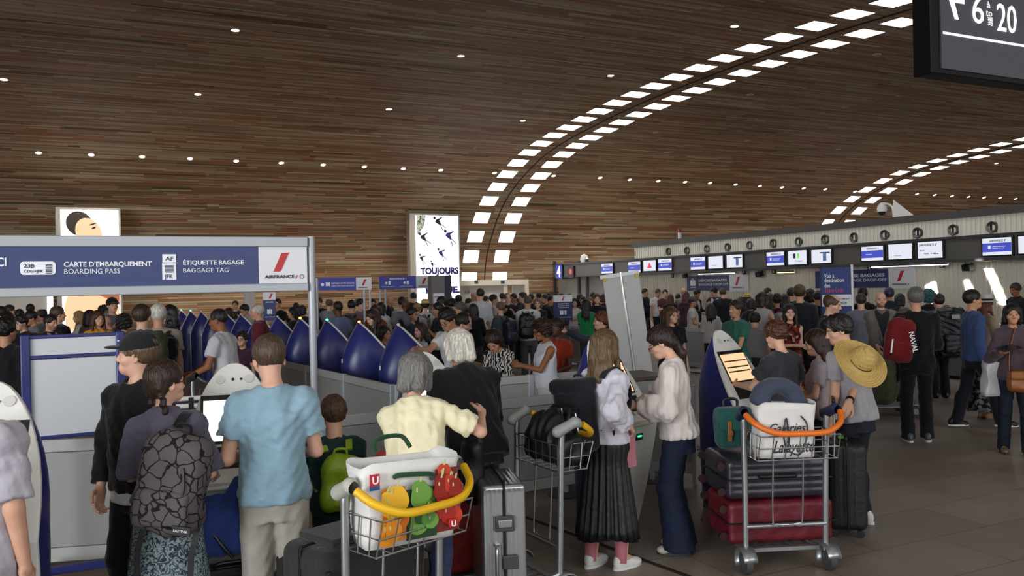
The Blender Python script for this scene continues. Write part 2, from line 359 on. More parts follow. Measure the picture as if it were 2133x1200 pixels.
class Field:
    def __init__(s,prims,h,pad=None):
        pad=pad or 3*h; lo=np.min([p[1] for p in prims],0)-pad; hi=np.max([p[2] for p in prims],0)+pad
        s.h=h; s.lo=lo; n=np.ceil((hi-lo)/h).astype(int)+1
        s.ax=[(lo[i]+h*np.arange(n[i])).astype(np.float32) for i in range(3)]; s.F=np.full(n,1.0,np.float32)
    def sl(s,lo,hi,m):
        r=[]
        for i in range(3):
            a=int(np.searchsorted(s.ax[i],lo[i]-m)); b=int(np.searchsorted(s.ax[i],hi[i]+m)); r.append(slice(a,max(b,a)))
        return tuple(r),(s.ax[0][r[0],None,None],s.ax[1][None,r[1],None],s.ax[2][None,None,r[2]])
    def add(s,pr,k=.02):
        q,g=s.sl(pr[1],pr[2],k+3*s.h); S=s.F[q]
        if S.size==0: return s
        d=pr[0](*g)
        if k>0: hh=np.maximum(k-np.abs(S-d),0)/k; S[...]=np.minimum(S,d)-hh*hh*k*.25
        else: S[...]=np.minimum(S,d)
        return s
    def sub(s,pr,k=.006):
        q,g=s.sl(pr[1],pr[2],k+3*s.h); S=s.F[q]
        if S.size==0: return s
        d=-pr[0](*g); hh=np.maximum(k-np.abs(S-d),0)/k; S[...]=np.maximum(S,d)+hh*hh*k*.25; return s
    def cut(s,p,n):                    # drop what lies on the side n points to
        n=np.asarray(n,float); n=n/np.linalg.norm(n)
        X,Y,Z=s.ax[0][:,None,None],s.ax[1][None,:,None],s.ax[2][None,None,:]
        s.F=np.maximum(s.F,((X-p[0])*n[0]+(Y-p[1])*n[1]+(Z-p[2])*n[2]).astype(np.float32)); return s
    def folds(s,amp,seed,wl=.09,sx=1,sz=.6):
        rg=np.random.RandomState(seed); X,Y,Z=s.ax[0][:,None,None],s.ax[1][None,:,None],s.ax[2][None,None,:]; D=0
        for i in range(5):
            w=rg.normal(size=3)*A_(sx,sx,sz); w=w/np.linalg.norm(w)*2*PI/(wl*rg.uniform(.6,1.8)); D=D+np.sin(X*w[0]+Y*w[1]+Z*w[2]+rg.uniform(0,6.3)+.8*np.sin(Z*14+X*9+i))
        s.F=s.F+(amp/2.2*D).astype(np.float32); return s
    def mesh(s):
        F=s.F; S=F<0; h=s.h
        def cs(a): return a[:-1,:-1,:-1],a[1:,:-1,:-1],a[:-1,1:,:-1],a[1:,1:,:-1],a[:-1,:-1,1:],a[1:,:-1,1:],a[:-1,1:,1:],a[1:,1:,1:]
        n=sum(c.astype(np.int8) for c in cs(S)); I,J,K=np.nonzero((n>0)&(n<8)); idx=np.full(n.shape,-1,np.int32); idx[I,J,K]=np.arange(len(I))
        co=[(i,j,k) for k in(0,1) for j in(0,1) for i in(0,1)]; val=[F[I+a,J+b,K+c] for a,b,c in co]
        acc=np.zeros((len(I),3)); cnt=np.zeros(len(I))
        for a in range(8):
            for ax in range(3):
                if co[a][ax]==0:
                    b=a+(1,2,4)[ax]; fa,fb=val[a],val[b]; m=(fa<0)!=(fb<0); t=np.where(m,fa/np.where(m,fa-fb,1),0); p=np.tile(np.array(co[a],float),(len(I),1)); p[:,ax]+=t; acc+=p*m[:,None]; cnt+=m
        V=(np.stack([I,J,K],1)+acc/np.maximum(cnt,1)[:,None])*h+s.lo
        Q=[]
        for ax in range(3):
            u,v=[(1,2),(2,0),(0,1)][ax]; sa=[slice(None)]*3; sb=[slice(None)]*3; sa[ax]=slice(None,-1); sb[ax]=slice(1,None)
            a,b=S[tuple(sa)],S[tuple(sb)]
            for flip in(0,1):
                g=np.array(np.nonzero((a&~b) if not flip else (~a&b))).T
                g=g[(g[:,u]>0)&(g[:,v]>0)&(g[:,u]<F.shape[u]-1)&(g[:,v]<F.shape[v]-1)]
                if not len(g): continue
                def c(du,dv): e=g.copy(); e[:,u]-=du; e[:,v]-=dv; return idx[e[:,0],e[:,1],e[:,2]]
                q=np.stack([c(1,1),c(0,1),c(0,0),c(1,0)],1); Q.append(q if not flip else q[:,::-1])
        Q=np.concatenate(Q) if Q else np.zeros((0,4),int); Q=Q[(Q>=0).all(1)]
        return V,Q
def np_obj(name,V,Q,m,parent=None,col=None,tint=None):
    me=bpy.data.meshes.new(name); nv,nq=len(V),len(Q)
    me.vertices.add(nv); me.vertices.foreach_set('co',np.ascontiguousarray(V,np.float32).ravel()); me.loops.add(nq*4); me.polygons.add(nq)
    me.loops.foreach_set('vertex_index',np.ascontiguousarray(Q,np.int32).ravel()); me.polygons.foreach_set('loop_start',np.arange(0,nq*4,4,dtype=np.int32)); me.polygons.foreach_set('loop_total',np.full(nq,4,np.int32))
    me.polygons.foreach_set('use_smooth',np.ones(nq,bool)); me.update(calc_edges=True)
    if tint is not None:
        a=me.attributes.new('tint','FLOAT_COLOR','POINT'); a.data.foreach_set('color',np.ascontiguousarray(tint,np.float32).ravel())
    me.materials.append(m); o=bpy.data.objects.new(name,me); C.objects.link(o)
    if parent: o.parent=parent
    if col is not None: o.color=lin(col)
    return o
def fobj(name,fl,m,parent=None,col=None): V,Q=fl.mesh(); return np_obj(name,V,Q,m,parent,col)
def solid(name,prims,h,m,parent=None,col=None,k=.01,folds=0,seed=1,wl=.09,subs=()):
    f=Field(prims,h)
    for p in prims: f.add(p,k)
    for p in subs: f.sub(p,.004)
    if folds: f.folds(folds,seed,wl)
    return fobj(name,f,m,parent,col)
# ---------------------------------------------------------------- materials for people
def skin_mat():
    m=mat('skin',rough=.52,own=True,var=.05,vs_=18,spec=.35); N,L=nt(m); p=N['Principled BSDF']; src=p.inputs['Base Color'].links[0].from_socket
    a=N.new('ShaderNodeAttribute'); a.attribute_name='tint'; mx=N.new('ShaderNodeMix'); mx.data_type='RGBA'
    L.new(a.outputs['Alpha'],mx.inputs[0]); L.new(src,mx.inputs[6]); L.new(a.outputs['Color'],mx.inputs[7]); L.new(mx.outputs[2],p.inputs['Base Color']); return m
SKIN=skin_mat()
HAIR=mat('hair',rough=.42,own=True,var=.45,vs_=1,stretch=(90,90,14),bump=.8,bs=1.6,spec=.4)
CLOTH=mat('cloth',rough=.85,own=True,var=.07,vs_=9,bump=.35,bs=38,spec=.2,sheen=.15)
DENIM=mat('denim',rough=.85,own=True,var=.16,vs_=14,bump=.4,bs=60,spec=.2)
SHINE=mat('nylon',rough=.45,own=True,var=.06,vs_=12,bump=.5,bs=22,spec=.4)
LEATH=mat('leather',rough=.4,own=True,var=.1,vs_=20,bump=.25,bs=70,spec=.5)
PLAS=mat('plastic',rough=.4,own=True,spec=.5)
MET=mat('chrome','b9bbbe',.28,.95)
def pattern(name,kind,c1,c2,scale,c3=None):
    if name in _M: return _M[name]
    m=mat(name,c1,.85,spec=.2); N,L=nt(m); p=N['Principled BSDF']; tc=N.new('ShaderNodeTexCoord')
    r=N.new('ShaderNodeValToRGB'); e=r.color_ramp.elements; e[0].color=lin(c1); e[1].color=lin(c2)
    if kind=='stripe':
        t=N.new('ShaderNodeTexWave'); t.inputs['Scale'].default_value=scale; t.inputs['Distortion'].default_value=14; t.inputs['Detail Scale'].default_value=1.2; L.new(tc.outputs['Object'],t.inputs[0]); o=t.outputs['Fac']; e[0].position=.48; e[1].position=.52
    elif kind=='cells':
        t=N.new('ShaderNodeTexVoronoi'); t.feature='DISTANCE_TO_EDGE'; t.inputs['Scale'].default_value=scale; L.new(tc.outputs['Object'],t.inputs[0]); o=t.outputs['Distance']; e[0].position=.035; e[1].position=.06
        nz=N.new('ShaderNodeTexNoise'); nz.inputs['Scale'].default_value=scale*.8; L.new(tc.outputs['Object'],nz.inputs[0]); ad=N.new('ShaderNodeMixRGB'); ad.inputs[0].default_value=.05; L.new(tc.outputs['Object'],ad.inputs[1]); L.new(nz.outputs['Color'],ad.inputs[2]); L.new(ad.outputs[0],t.inputs[0])
    elif kind=='paisley':
        t=N.new('ShaderNodeTexNoise'); t.inputs['Scale'].default_value=scale; t.inputs['Detail'].default_value=3; t.inputs['Distortion'].default_value=3.5; L.new(tc.outputs['Object'],t.inputs[0]); o=t.outputs['Fac']; e[0].position=.46; e[1].position=.54
    else:
        t=N.new('ShaderNodeTexVoronoi'); t.inputs['Scale'].default_value=scale; L.new(tc.outputs['Object'],t.inputs[0]); o=t.outputs['Color']; r.color_ramp.interpolation='CONSTANT'
        e[0].position=0; e[1].position=.45
        if c3: x=e.new(.75); x.color=lin(c3)
    L.new(o,r.inputs[0]); L.new(r.outputs[0],p.inputs['Base Color']); return m
SKC={'a':'c99a80','b':'b98768','c':'a8744f','d':'8a5a3c','e':'5a3a28','p':'d3a48c','r':'c08a72'}
HC={'black':'14110f','dark':'1f1712','brown':'38261a','auburn':'4f2a17','red':'6b3a1c','blond':'8f7146','dirty':'6a5236','grey':'7d7a76','white':'c9c4bc','salt':'55514c','teal':'2c6a70'}
def M3(m): return np.array(m,float)
def rotx(a): c,s=math.cos(a),math.sin(a); return np.array([[1,0,0],[0,c,-s],[0,s,c]])
def roty(a): c,s=math.cos(a),math.sin(a); return np.array([[c,0,s],[0,1,0],[-s,0,c]])
def rotz(a): c,s=math.cos(a),math.sin(a); return np.array([[c,-s,0],[s,c,0],[0,0,1]])
def ik(a,t,l1,l2,pole):
    v=t-a; D=np.linalg.norm(v); mx=(l1+l2)*.995
    if D>mx: v=v/D*mx; D=mx; t=a+v
    n=v/D; c=np.clip((l1*l1+D*D-l2*l2)/(2*l1*D),-1,1); p=pole-n*(pole@n); p=p/max(np.linalg.norm(p),1e-6)
    return a+n*(l1*c)+p*(l1*math.sqrt(max(0,1-c*c))),t
ARM={'down':(.235,-.03,.85),'bent':(.17,-.29,1.07),'phone':(.06,-.31,1.17),'reach':(.10,-.54,1.16),'cart':(.22,-.43,1.02),'hip':(.20,.03,1.03),'strap':(.13,-.2,1.29),'chin':(.05,-.19,1.43),'pocket':(.23,-.08,.9),'cross':(-.06,-.22,1.13),'back':(.12,.17,.98),'low':(.12,-.3,.92),'point':(.15,-.55,1.38)}
CURL={'relax':(18,28,20),'grip':(55,78,45),'flat':(6,8,6),'point':(30,40,30)}
NP=0
class Obj: pass
def person(label,x,y,d,face,sex='m',skin='a',hair=('short','dark'),top=('tee','888888'),bot=('trousers','22242c'),shoe='1c1c1e',aL='down',aR='down',lean=0,side=0,yaw=0,nod=0,tilt=0,fat=1.0,feet=None,lod=None,group=None,h=None,kid=None,beard=None,glasses=None,curlL='relax',curlR='relax',under=None,sleeve=None,collar=None,cap=None,hem=None,sw=None,belt=None,poleL=None,poleR=None,base=None,sock=None):
    global NP; NP+=1; seed=NP
    lod=(0 if d<7.2 else 1 if d<12.6 else 2) if lod is None else lod
    f_=sex=='f'; T0=px(x,y,d); zt=T0.z if h is None else h
    kk=zt/1.75; hs=(1+max(0,(1-kk))*.62) if kk<.9 else 1.0; 
    if f_: hs*=.97
    bf=(1.75-.277*hs)/1.473; le=R_(lean)
    Pv=A_(0,.10*math.sin(le),.95*bf); TM=rotx(le)@roty(R_(side)); piv=Pv+TM@A_(0,-.005,.525*bf)
    HM=rotx(le*.6)@rotz(R_(yaw))@rotx(R_(nod))@roty(R_(tilt)); ht=piv+HM@A_(0,.012,.277*hs); 
    k=zt/(ht[2]+.008)
    rzm=rotz(R_(face)); root=A_(T0.x,T0.y,0)-rzm@A_(ht[0]*k,ht[1]*k,0)
    if base is not None: root=A_(base[0],base[1],0)
    R=thing('person',label,'person',tuple(root),R_(face),group)
    toL=lambda w: rzm.T@(np.array(w,float)-root)
    S=lambda p: np.asarray(p,float)*k
    Pk,pk=S(Pv),S(piv); hk=hs*k
    sw=(sw or (.150 if f_ else .170))*bf*(.6+.4*fat)
    J={}
    sh={s:S(Pv+TM@A_(s*sw,0,.432*bf)) for s in(1,-1)}; sh0={s:S(A_(s*sw,0,.95*bf+.445*bf)) for s in(1,-1)}
    L1,L2=.285*bf*k,.25*bf*k
    el={};wr={}
    for s,a,pl in((1,aL,poleL),(-1,aR,poleR)):
        if isinstance(a,str): q=A_(*ARM[a]); t=A_(s*q[0],q[1],q[2]*1.0)*A_(1,1,bf)*k+(sh[s]-sh0[s])*(.85 if a!='down' else 1)
        else: t=toL(px(*a)) if len(a)==3 else toL(a[:3])
        pole=A_(*pl) if pl is not None else (A_(s*.9,.5,-.3) if a in('hip','pocket','chin','cross') else A_(s*.35,.55,-.75))
        el[s],wr[s]=ik(sh[s],t,L1,L2,pole)
    feet=feet or ((.085,.02),(-.085,.02)); hip={s:S(Pv+A_(s*.085*bf,0,-.03*bf)) for s in(1,-1)}; an={};kn={}
    for s,ft in((1,feet[0]),(-1,feet[1])):
        t=A_(ft[0]*k,ft[1]*k,(.085 if len(ft)<3 else ft[2])*k); kn[s],an[s]=ik(hip[s],t,.43*bf*k,.42*bf*k,A_(s*.12,-1,0))
    fat_=fat; w_=.82 if f_ else 1
    if f_: prof=[(-.15,.14,.105,.005),(-.04,.168,.12,.008),(.06,.148,.105,0),(.15,.125,.092,-.003),(.27,.14,.103,-.012),(.36,.148,.105,-.008),(.43,.13,.082,.004),(.49,.075,.06,.01),(.53,.045,.045,.01)]
    else: prof=[(-.15,.135,.1,.005),(-.04,.158,.115,.006),(.08,.15,.112,-.004),(.18,.152,.112,-.006),(.30,.172,.12,-.006),(.38,.178,.115,0),(.45,.145,.085,.006),(.50,.08,.062,.01),(.54,.05,.05,.01)]
    fz=lambda z:(1+(fat-1)*(1.0 if z<.25 else .6))
    prof=[(z*bf*k,rx*bf*k*fz(z),ry*bf*k*fz(z)*(1+.25*(fat-1)),yo*k) for z,rx,ry,yo in prof]
    ru,re,rw=(.047*w_*(.5+.5*fat)*k,.039*w_*(.6+.4*fat)*k,.026*(.9 if f_ else 1)*k)
    rt,rk,rcf,ra=(.083*(.45+.55*fat)*k,.055*k,.05*k,.036*k)
    hB=(.0105,.016,.026)[lod]; hC=(.0095,.0145,.024)[lod]; hH=(.0042,.0065,.011)[lod]; hh_=(.005,.007,.014)[lod]
    # ---- body
    pr=[(loft_(Pk,TM,prof),.03*k)]
    for s in(1,-1):
        pr+=[(rcone(S(Pv+TM@A_(s*.05,0,.455*bf)),sh[s],.06*k,ru*1.18),.04*k),(rcone(sh[s],el[s],ru*1.08,re),.025*k),(rcone(el[s],wr[s],re*1.04,rw),.012*k)]
        pr+=[(rcone(hip[s],kn[s],rt,rk),.03*k),(rcone(kn[s],an[s],rk,ra),.015*k),(ell(kn[s]*.6+an[s]*.4+A_(0,.018*k,0),(.047*k,.052*k,.11*k)),.03*k)]
        pr+=[(rcone(an[s],an[s]+A_(s*.02*k,-.13*k,-.05*k),.036*k,.024*k),.02*k)]
    neck=rcone(pk+HM@A_(0,.018*k,-.02*k),pk+HM@A_(0,.012*hk,.12*hk),(.043 if f_ else .052)*k,(.041 if f_ else .050)*hk)
    pr.append((neck,.03*k))
    if f_: pr+=[(ell(Pk+TM@A_(s*.062*k,-.085*k,.30*bf*k),(.055*k,.05*k,.055*k)),.03*k) for s in(1,-1)]
    fl=Field([p for p,_ in pr],hB)
    for p,kq in pr: fl.add(p,kq)
    V,Q=fl.mesh(); VS=[V];QS=[Q]
    # hands
    for s in(1,-1):
        f=wr[s]-el[s]; f/=np.linalg.norm(f); n=A_(-s*.75,0,-.65) if f[2]>-.75 else A_(-s,.1,0); n-=f*(n@f); n/=np.linalg.norm(n)
        th=np.cross(n,f) if s>0 else np.cross(f,n); q=.97*k*(.93 if f_ else 1); W=wr[s]
        cu=CURL[curlL if s>0 else curlR]
        hp=[(rcone(W-f*.02*q,W+f*.02*q,rw,rw*.95),.01),(rbox(W+f*.055*q,(.041*q,.014*q,.048*q),.0135*q,np.stack([th,n,f],1)),.018*q)]
        for i,(off,ln) in enumerate(((.030,.95),(.011,1.06),(-.010,1.0),(-.029,.8))):
            p=W+f*(.095-.004*abs(i-1))*q+th*off*q; a=0; r=(.0098 if not f_ else .0088)*q
            for j,(sl,c_) in enumerate(zip((.042,.027,.021),cu)):
                a+=R_(c_*(1+.12*i)); dv=f*math.cos(a)+n*math.sin(a)+th*off*.8; dv/=np.linalg.norm(dv); p2=p+dv*sl*ln*q; hp.append((rcone(p,p2,r,r*.93),.003*q)); p=p2; r*=.93
        p=W+f*.028*q+th*.03*q
        for sl,r,dv in((.045,.0135,th*.72+f*.6+n*.3),(.032,.0112,th*.3+f*.9+n*.35),(.024,.0098,th*.1+f*.9+n*.45)):
            dv=dv/np.linalg.norm(dv); p2=p+dv*sl*q; hp.append((rcone(p,p2,r*q,r*.9*q),.006*q)); p=p2
        hf=Field([p for p,_ in hp],hh_)
        for p,kq in hp: hf.add(p,kq)
        v,qq=hf.mesh(); QS.append(qq+sum(len(a) for a in VS)); VS.append(v)
        J['hand',s]=W+f*.1*q+n*.03*q; J['hdir',s]=f
    # head
    hp_=lambda *p: pk+HM@(A_(*p)*hk)
    E=lambda c,r: ell(hp_(*c),A_(*r)*hk,HM)
    RC=lambda a,b,r1,r2: rcone(hp_(*a),hp_(*b),r1*hk,r2*hk)
    g=.93 if f_ else 1
    hd=[(E((0,.014,.188),(.076,.095,.09)),0),(E((0,-.022,.125),(.058*g,.072,.085)),.03),(E((0,-.066,.068),(.03*g,.026,.024)),.03),(RC((0,.018,-.02),(0,.012,.12),.042 if f_ else .051,.041 if f_ else .049),.03),
        (RC((-.03,-.078,.176),(.03,-.078,.176),.011,.011),.02)]
    for s in(1,-1): hd+=[(E((s*.043,-.052,.128),(.026,.028,.026)),.02),(E((s*.02,-.07,.085),(.02,.02,.02)),.02)]
    hd+=[(RC((0,-.083,.168),(0,-.107,.127),.008,.0125),.012),(E((.011,-.096,.121),(.009,.01,.008)),.006),(E((-.011,-.096,.121),(.009,.01,.008)),.006)]
    fh=Field([p for p,_ in hd]+[E((0,0,.14),(.1,.13,.15))],hH)
    for p,kq in hd: fh.add(p,kq*hk)
    for s in(1,-1): fh.sub(E((s*.031,-.098,.153),(.018,.016,.012)),.012*hk)
    for s in(1,-1):
        fh.add(E((s*.031,-.0775,.153),(.0125,.0125,.0105)),.002)
        ea=pk+HM@(A_(s*.078,.012,.142)*hk); EM=HM@rotz(s*.45); fh.add(ell(ea,A_(.0085,.019,.031)*hk,EM),.008*hk); fh.sub(ell(ea+EM@(A_(s*.008,-.004,.003)*hk),A_(.006,.009,.017)*hk,EM),.004)
    fh.add(RC((-.017,-.0875,.0995),(.017,-.0875,.0995),.005,.005),.008*hk); fh.add(RC((-.013,-.0865,.0915),(.013,-.0865,.0915),.006,.006),.008*hk)
    v,qq=fh.mesh(); nh0=sum(len(a) for a in VS); QS.append(qq+nh0); VS.append(v)
    q=((v-pk)@HM)/hk; tn=np.zeros((nh0+len(v),4),np.float32); t=tn[nh0:]; sk=np.array(lin(SKC.get(skin,skin))[:3])
    def paint(mask,col,a): t[mask,:3]=col; t[mask,3]=np.maximum(t[mask,3],a)
    ax_=np.abs(q[:,0])
    fr=q[:,1]<-.04
    if beard:
        bc=np.array(lin(HC.get(beard[0],beard[0]))[:3]); ss_=lambda v:np.clip(v,0,1); ba=beard[1]*ss_((.122-q[:,2]-.35*np.maximum(q[:,1]+.07,0)*0+.25*np.maximum(q[:,1]+.06,0))/.022)*ss_((.012-q[:,1])/.03)*ss_((q[:,2]-.035)/.012)*(1-.8*((ax_<.022)&(np.abs(q[:,2]-.096)<.009)&(q[:,1]<-.08))); mk=ba>t[:,3]; t[mk,:3]=bc*.7+sk*.3; t[mk,3]=ba[mk]
    paint(fr&(((ax_/.021)**2+((q[:,2]-.0965)/.0078)**2)<1)&(q[:,1]<-.078),sk*A_(.8,.58,.55) if not f_ else sk*A_(.8,.46,.45),.8)
    ey=fr&((((ax_-.031)/.0155)**2+((q[:,2]-.1525)/.0056)**2)<1); paint(ey,A_(.42,.40,.38),.95)
    paint(fr&((((ax_-.031)/.0062)**2+((q[:,2]-.153)/.0060)**2)<1),A_(.02,.014,.01),1)
    paint(fr&(np.abs(ax_-.031)<.0165)&(np.abs(q[:,2]-.1585-.0012+((ax_-.031)/.016)**2*.005)<.0022),A_(.02,.014,.01),.8 if f_ else .55)
    hcol=np.array(lin(HC.get(hair[1],hair[1]))[:3])
    paint(fr&(np.abs(ax_-.033)<.02)&(np.abs(q[:,2]-.1765+((ax_-.028)/.02)**2*.004)<(.0035 if f_ else .0048)),hcol*.6,.8)
    if hair[0] in('bald','ring','crop','fade'): paint((q[:,2]>.135)&(q[:,1]>-.005)&(q[:,2]<(.215 if hair[0]!='crop' else .4)),hcol*.5+sk*.5,.45)
    body=np_obj('body',np.concatenate(VS),np.concatenate(QS),SKIN,R,SKC.get(skin,skin),tn)
    # ---- hair
    hr=hair[0]; hcx=HC.get(hair[1],hair[1]); ln=hair[2] if len(hair)>2 else .3
    hx=[];hc=[];am=0
    if hr!='bald':
        b=.0035 if hr in('crop','fade') else .012 if hr in('short','ring') else .016
        hx=[(E((0,.018,.191),(.077+b,.096+b,.09+b)),0)]
        if hr in('curly','afro'): hx.append((E((0,.03,.2),(.112,.118,.105)),.03)); am=.011
        if hr in('curly',): hx+=[(E((s*.075,.03,.13),(.045,.06,.07)),.03) for s in(1,-1)]+[(E((0,.075,.11),(.08,.04,.07)),.03)]
        if hr in('mid','tuft'): hx.append((E((0,-.01,.235),(.07,.085,.05)),.03))
        if hr in('bob','long','half'):
            hx+=[(RC((s*.07,-.005,.2),(s*.083,.012,.075),.03,.027),.03) for s in(1,-1)]+[(RC((s*.04,.075,.19),(s*.045,.085,.06),.045,.04),.04) for s in(1,-1)]
        if hr in('long','half'):
            dn=-A_(0,0,1)*ln*k; bk=TM@A_(0,1,0)
            for xx in(-.07,-.035,0,.035,.07):
                p0=hp_(xx,.075-abs(xx)*.4,.1); p1=p0+dn*.5+bk*.035*k; p2=p0+dn+bk*.03*k+TM@A_(xx*.25*k,0,0); hx+=[(rcone(p0,p1,.036*hk,.034*hk),.03),(rcone(p1,p2,.034*hk,.014*hk),.02)]
            if hr=='long':
                for s in(1,-1): p0=hp_(s*.082,.0,.13); p1=p0+dn*.75+TM@A_(s*.02*k,-.05*k,0); hx.append((rcone(p0,p1,.027*hk,.016*hk),.03))
        if hr=='pony': p0=hp_(0,.115,.19); p1=hp_(0,.155,.13); p2=p1+A_(0,0,-.2*k); hx+=[(rcone(p0,p1,.024*hk,.03*hk),.01),(rcone(p1,p2,.03*hk,.012*hk),.01)]
        if hr=='lowpony': p0=hp_(0,.1,.11); p1=p0+TM@A_(-.03*k,.05*k,-.1*k); p2=p1+TM@A_(-.02*k,0,-ln*k); hx+=[(E((0,.08,.12),(.06,.045,.06)),.03),(rcone(p0,p1,.03*hk,.034*hk),.02),(rcone(p1,p2,.034*hk,.016*hk),.02)]
        if hr=='bun': hx+=[(E((0,.085,.265),(.04,.04,.036)),.006)]
        if hr=='lowbun': hx+=[(E((0,.115,.15),(.04,.035,.036)),.006)]
        if hr=='braids':
            hx+=[(E((0,.06,.12),(.07,.05,.05)),.03)]
            for s in(1,-1):
                for i in range(9): z=.16-.024*i; hx.append((E((s*(.062+.006*math.sin(i*PI)),.078+.01*(i%2)-.006*i,z),(.021,.019,.018)),.006))
        fh=Field([p for p,_ in hx],(.006,.008,.012)[lod])
        for p,kq in hx: fh.add(p,max(kq*hk,.001))
        if am or hr in('mid','tuft'): fh.folds(am or .005,seed,.035,1,1)
        elif hr in('long','bob','half','pony','lowpony'): fh.folds(.0026,seed,.022,1,.1)
        else: fh.folds(.0018,seed,.025)
        dp=HM@A_(0,0,-1)
        # open the face and ears, trim the nape
        if hr in('bob','long','half','curly','afro'): fh.sub(E((0,-.105,.115),(.066,.088,.102)),.01)
        else:
            fh.sub(E((0,-.115,.115),(.088,.1,.107)),.01); fh.sub(E((0,-.02,.09),(.12,.052,.075)),.01)
            if hr in('short','mid','crop','fade','tuft','ring','bun','lowbun','pony'): fh.sub(E((0,.03,.03),(.13,.16,.075)),.01)
        if hr=='ring': fh.sub(E((0,-.03,.265),(.068,.11,.07)),.01)
        if hr=='recede': fh.sub(E((0,-.09,.25),(.07,.07,.06)),.01)
        fobj('hair',fh,HAIR,R,hcx)
    if cap:
        cf=Field([E((0,.0,.2),(.1,.13,.12)),E((0,-.14,.2),(.1,.09,.05))],(.006,.008,.012)[lod])
        cf.add(E((0,.014,.192),(.092,.112,.104)),0).cut(hp_(0,0,.187),HM@A_(0,.12,-1)); cf.add(E((0,-.112,.197),(.074,.066,.010)),.006).add(E((0,0.014,.296),(.008,.008,.005)),.002)
        fobj('cap',cf,CLOTH,R,cap)
    if glasses:
        gb=B()
        for s in(1,-1):
            ring=[hp_(s*.034+.023*math.cos(a),-.104,.15+.016*math.sin(a)) for a in np.linspace(0,2*PI,14,endpoint=False)]
            gb.tube(ring,.0022*hk,5,closed=True); gb.tube([hp_(s*.056,-.102,.156),hp_(s*.08,-.03,.158),hp_(s*.082,.02,.148)],.002*hk,5)
        gb.tube([hp_(-.011,-.105,.153),hp_(.011,-.105,.153)],.002*hk,5); gb.ob('glasses',PLAS,R,col=glasses)
    # ---- clothes
    def arms_(fl,e,frac,flare=0,puff=0):
        for s in(1,-1):
            fl_=[rcone(S(Pv+TM@A_(s*.05,0,.455*bf)),sh[s],.065*k+e,ru*1.2+e+.006*k)]
            fl.add(fl_[0],.03)
            if frac<=0: continue
            if frac<=1:
                ed=sh[s]*(1-frac)+el[s]*frac; dv=ed-sh[s]; fl.add(cutp(rcone(sh[s],ed+dv*.12,ru*1.12+e,ru+e+flare),ed,dv),.02)
            else:
                fr=frac-1; ed=el[s]*(1-fr)+wr[s]*fr; dv=ed-el[s]; fl.add(rcone(sh[s],el[s],ru*1.12+e,re+e+flare+puff*.3),.02)
                fl.add(cutp(rcone(el[s],ed+dv*.06,re*1.04+e+flare+puff*.3,(rw+e*.75+flare*.6) if not puff else rw+e+puff*.35),ed,dv),.015)
                if puff: fl.add(ell((el[s]*.45+ed*.55),A_(puff,puff,.11*k)),.04)
    def torso_(name,m,col,e,hz,frac,nk=1,flare=0,puff=0,fa=.005,vneck=0,wl=.09,strapless=0,boxy=0,zneck=.53):
        P=[(z,rx+boxy*max(0,(.30*bf*k-z))*.22,ry+boxy*max(0,(.3*bf*k-z))*.16,yo) for z,rx,ry,yo in prof]
        lo=loft_(Pk,TM,P,e,hz*bf*k,zneck*bf*k); z=[lo]+[rcone(sh[s],el[s],ru+e,re+e+puff) for s in(1,-1)]+[rcone(el[s],wr[s],re+e+puff,rw+e+puff) for s in(1,-1) if frac>1]
        fl=Field(z,hC,3*hC+.02); fl.add(lo,0)
        if hz<-.12:
            fl.add(loft_(Pk,TM,[(hz*bf*k,prof[1][1]*1.02,prof[1][2]*1.02,prof[1][3]),(-.04*bf*k,prof[1][1],prof[1][2],prof[1][3])],e+.008),.02)
        if f_: [fl.add(ell(Pk+TM@A_(s*.062*k,-.085*k,.30*bf*k),A_(.055,.05,.055)*k+e),.04) for s in(1,-1)]
        if fat>1.1: fl.add(ell(Pk+TM@A_(0,-.06*k,.10*bf*k),A_(.13*fat,.10*fat,.13)*k),.05)
        arms_(fl,e,frac,flare,puff)
        fl.folds(fa*1.25,seed,wl*1.2,1,.35)
        if lod<2: fl.folds(fa*.45,seed+50,wl*.5,1,.6)
        fl.cut(Pk+TM@A_(0,0,hz*bf*k),TM@A_(0,0,-1))
        fl.sub(ell(pk+HM@A_(0,-.012*k,.035*k),A_(.064*nk,.07*nk,.055)*k,TM),.006)
        if vneck: fl.sub(cutp(ell(Pk+TM@A_(0,-.12*k,.50*bf*k),A_(.05*vneck,.09,.13*vneck)*k,TM),Pk,TM@A_(0,1,-.0)*-0+A_(0,0,-1e-6)),.006)
        if frac<0:
            for s in(1,-1): fl.sub(ell(sh[s]+TM@A_(s*.035*k,0,-.03*k),A_(.062,.1,.1)*k,TM),.01)
        return fl,name,m,col
    def emit_(t): return fobj(t[1],t[0],t[2],R,t[3])
    tk=top[0]; tc=top[1]; tm=top[2] if len(top)>2 else CLOTH
    hz=hem if hem is not None else {'tee':-.09,'polo':-.08,'long':-.09,'blouse':-.02,'tank':-.06,'jacket':-.13,'blazer':-.14,'hoodie':-.08,'dress':.03,'crop':.04}[tk]
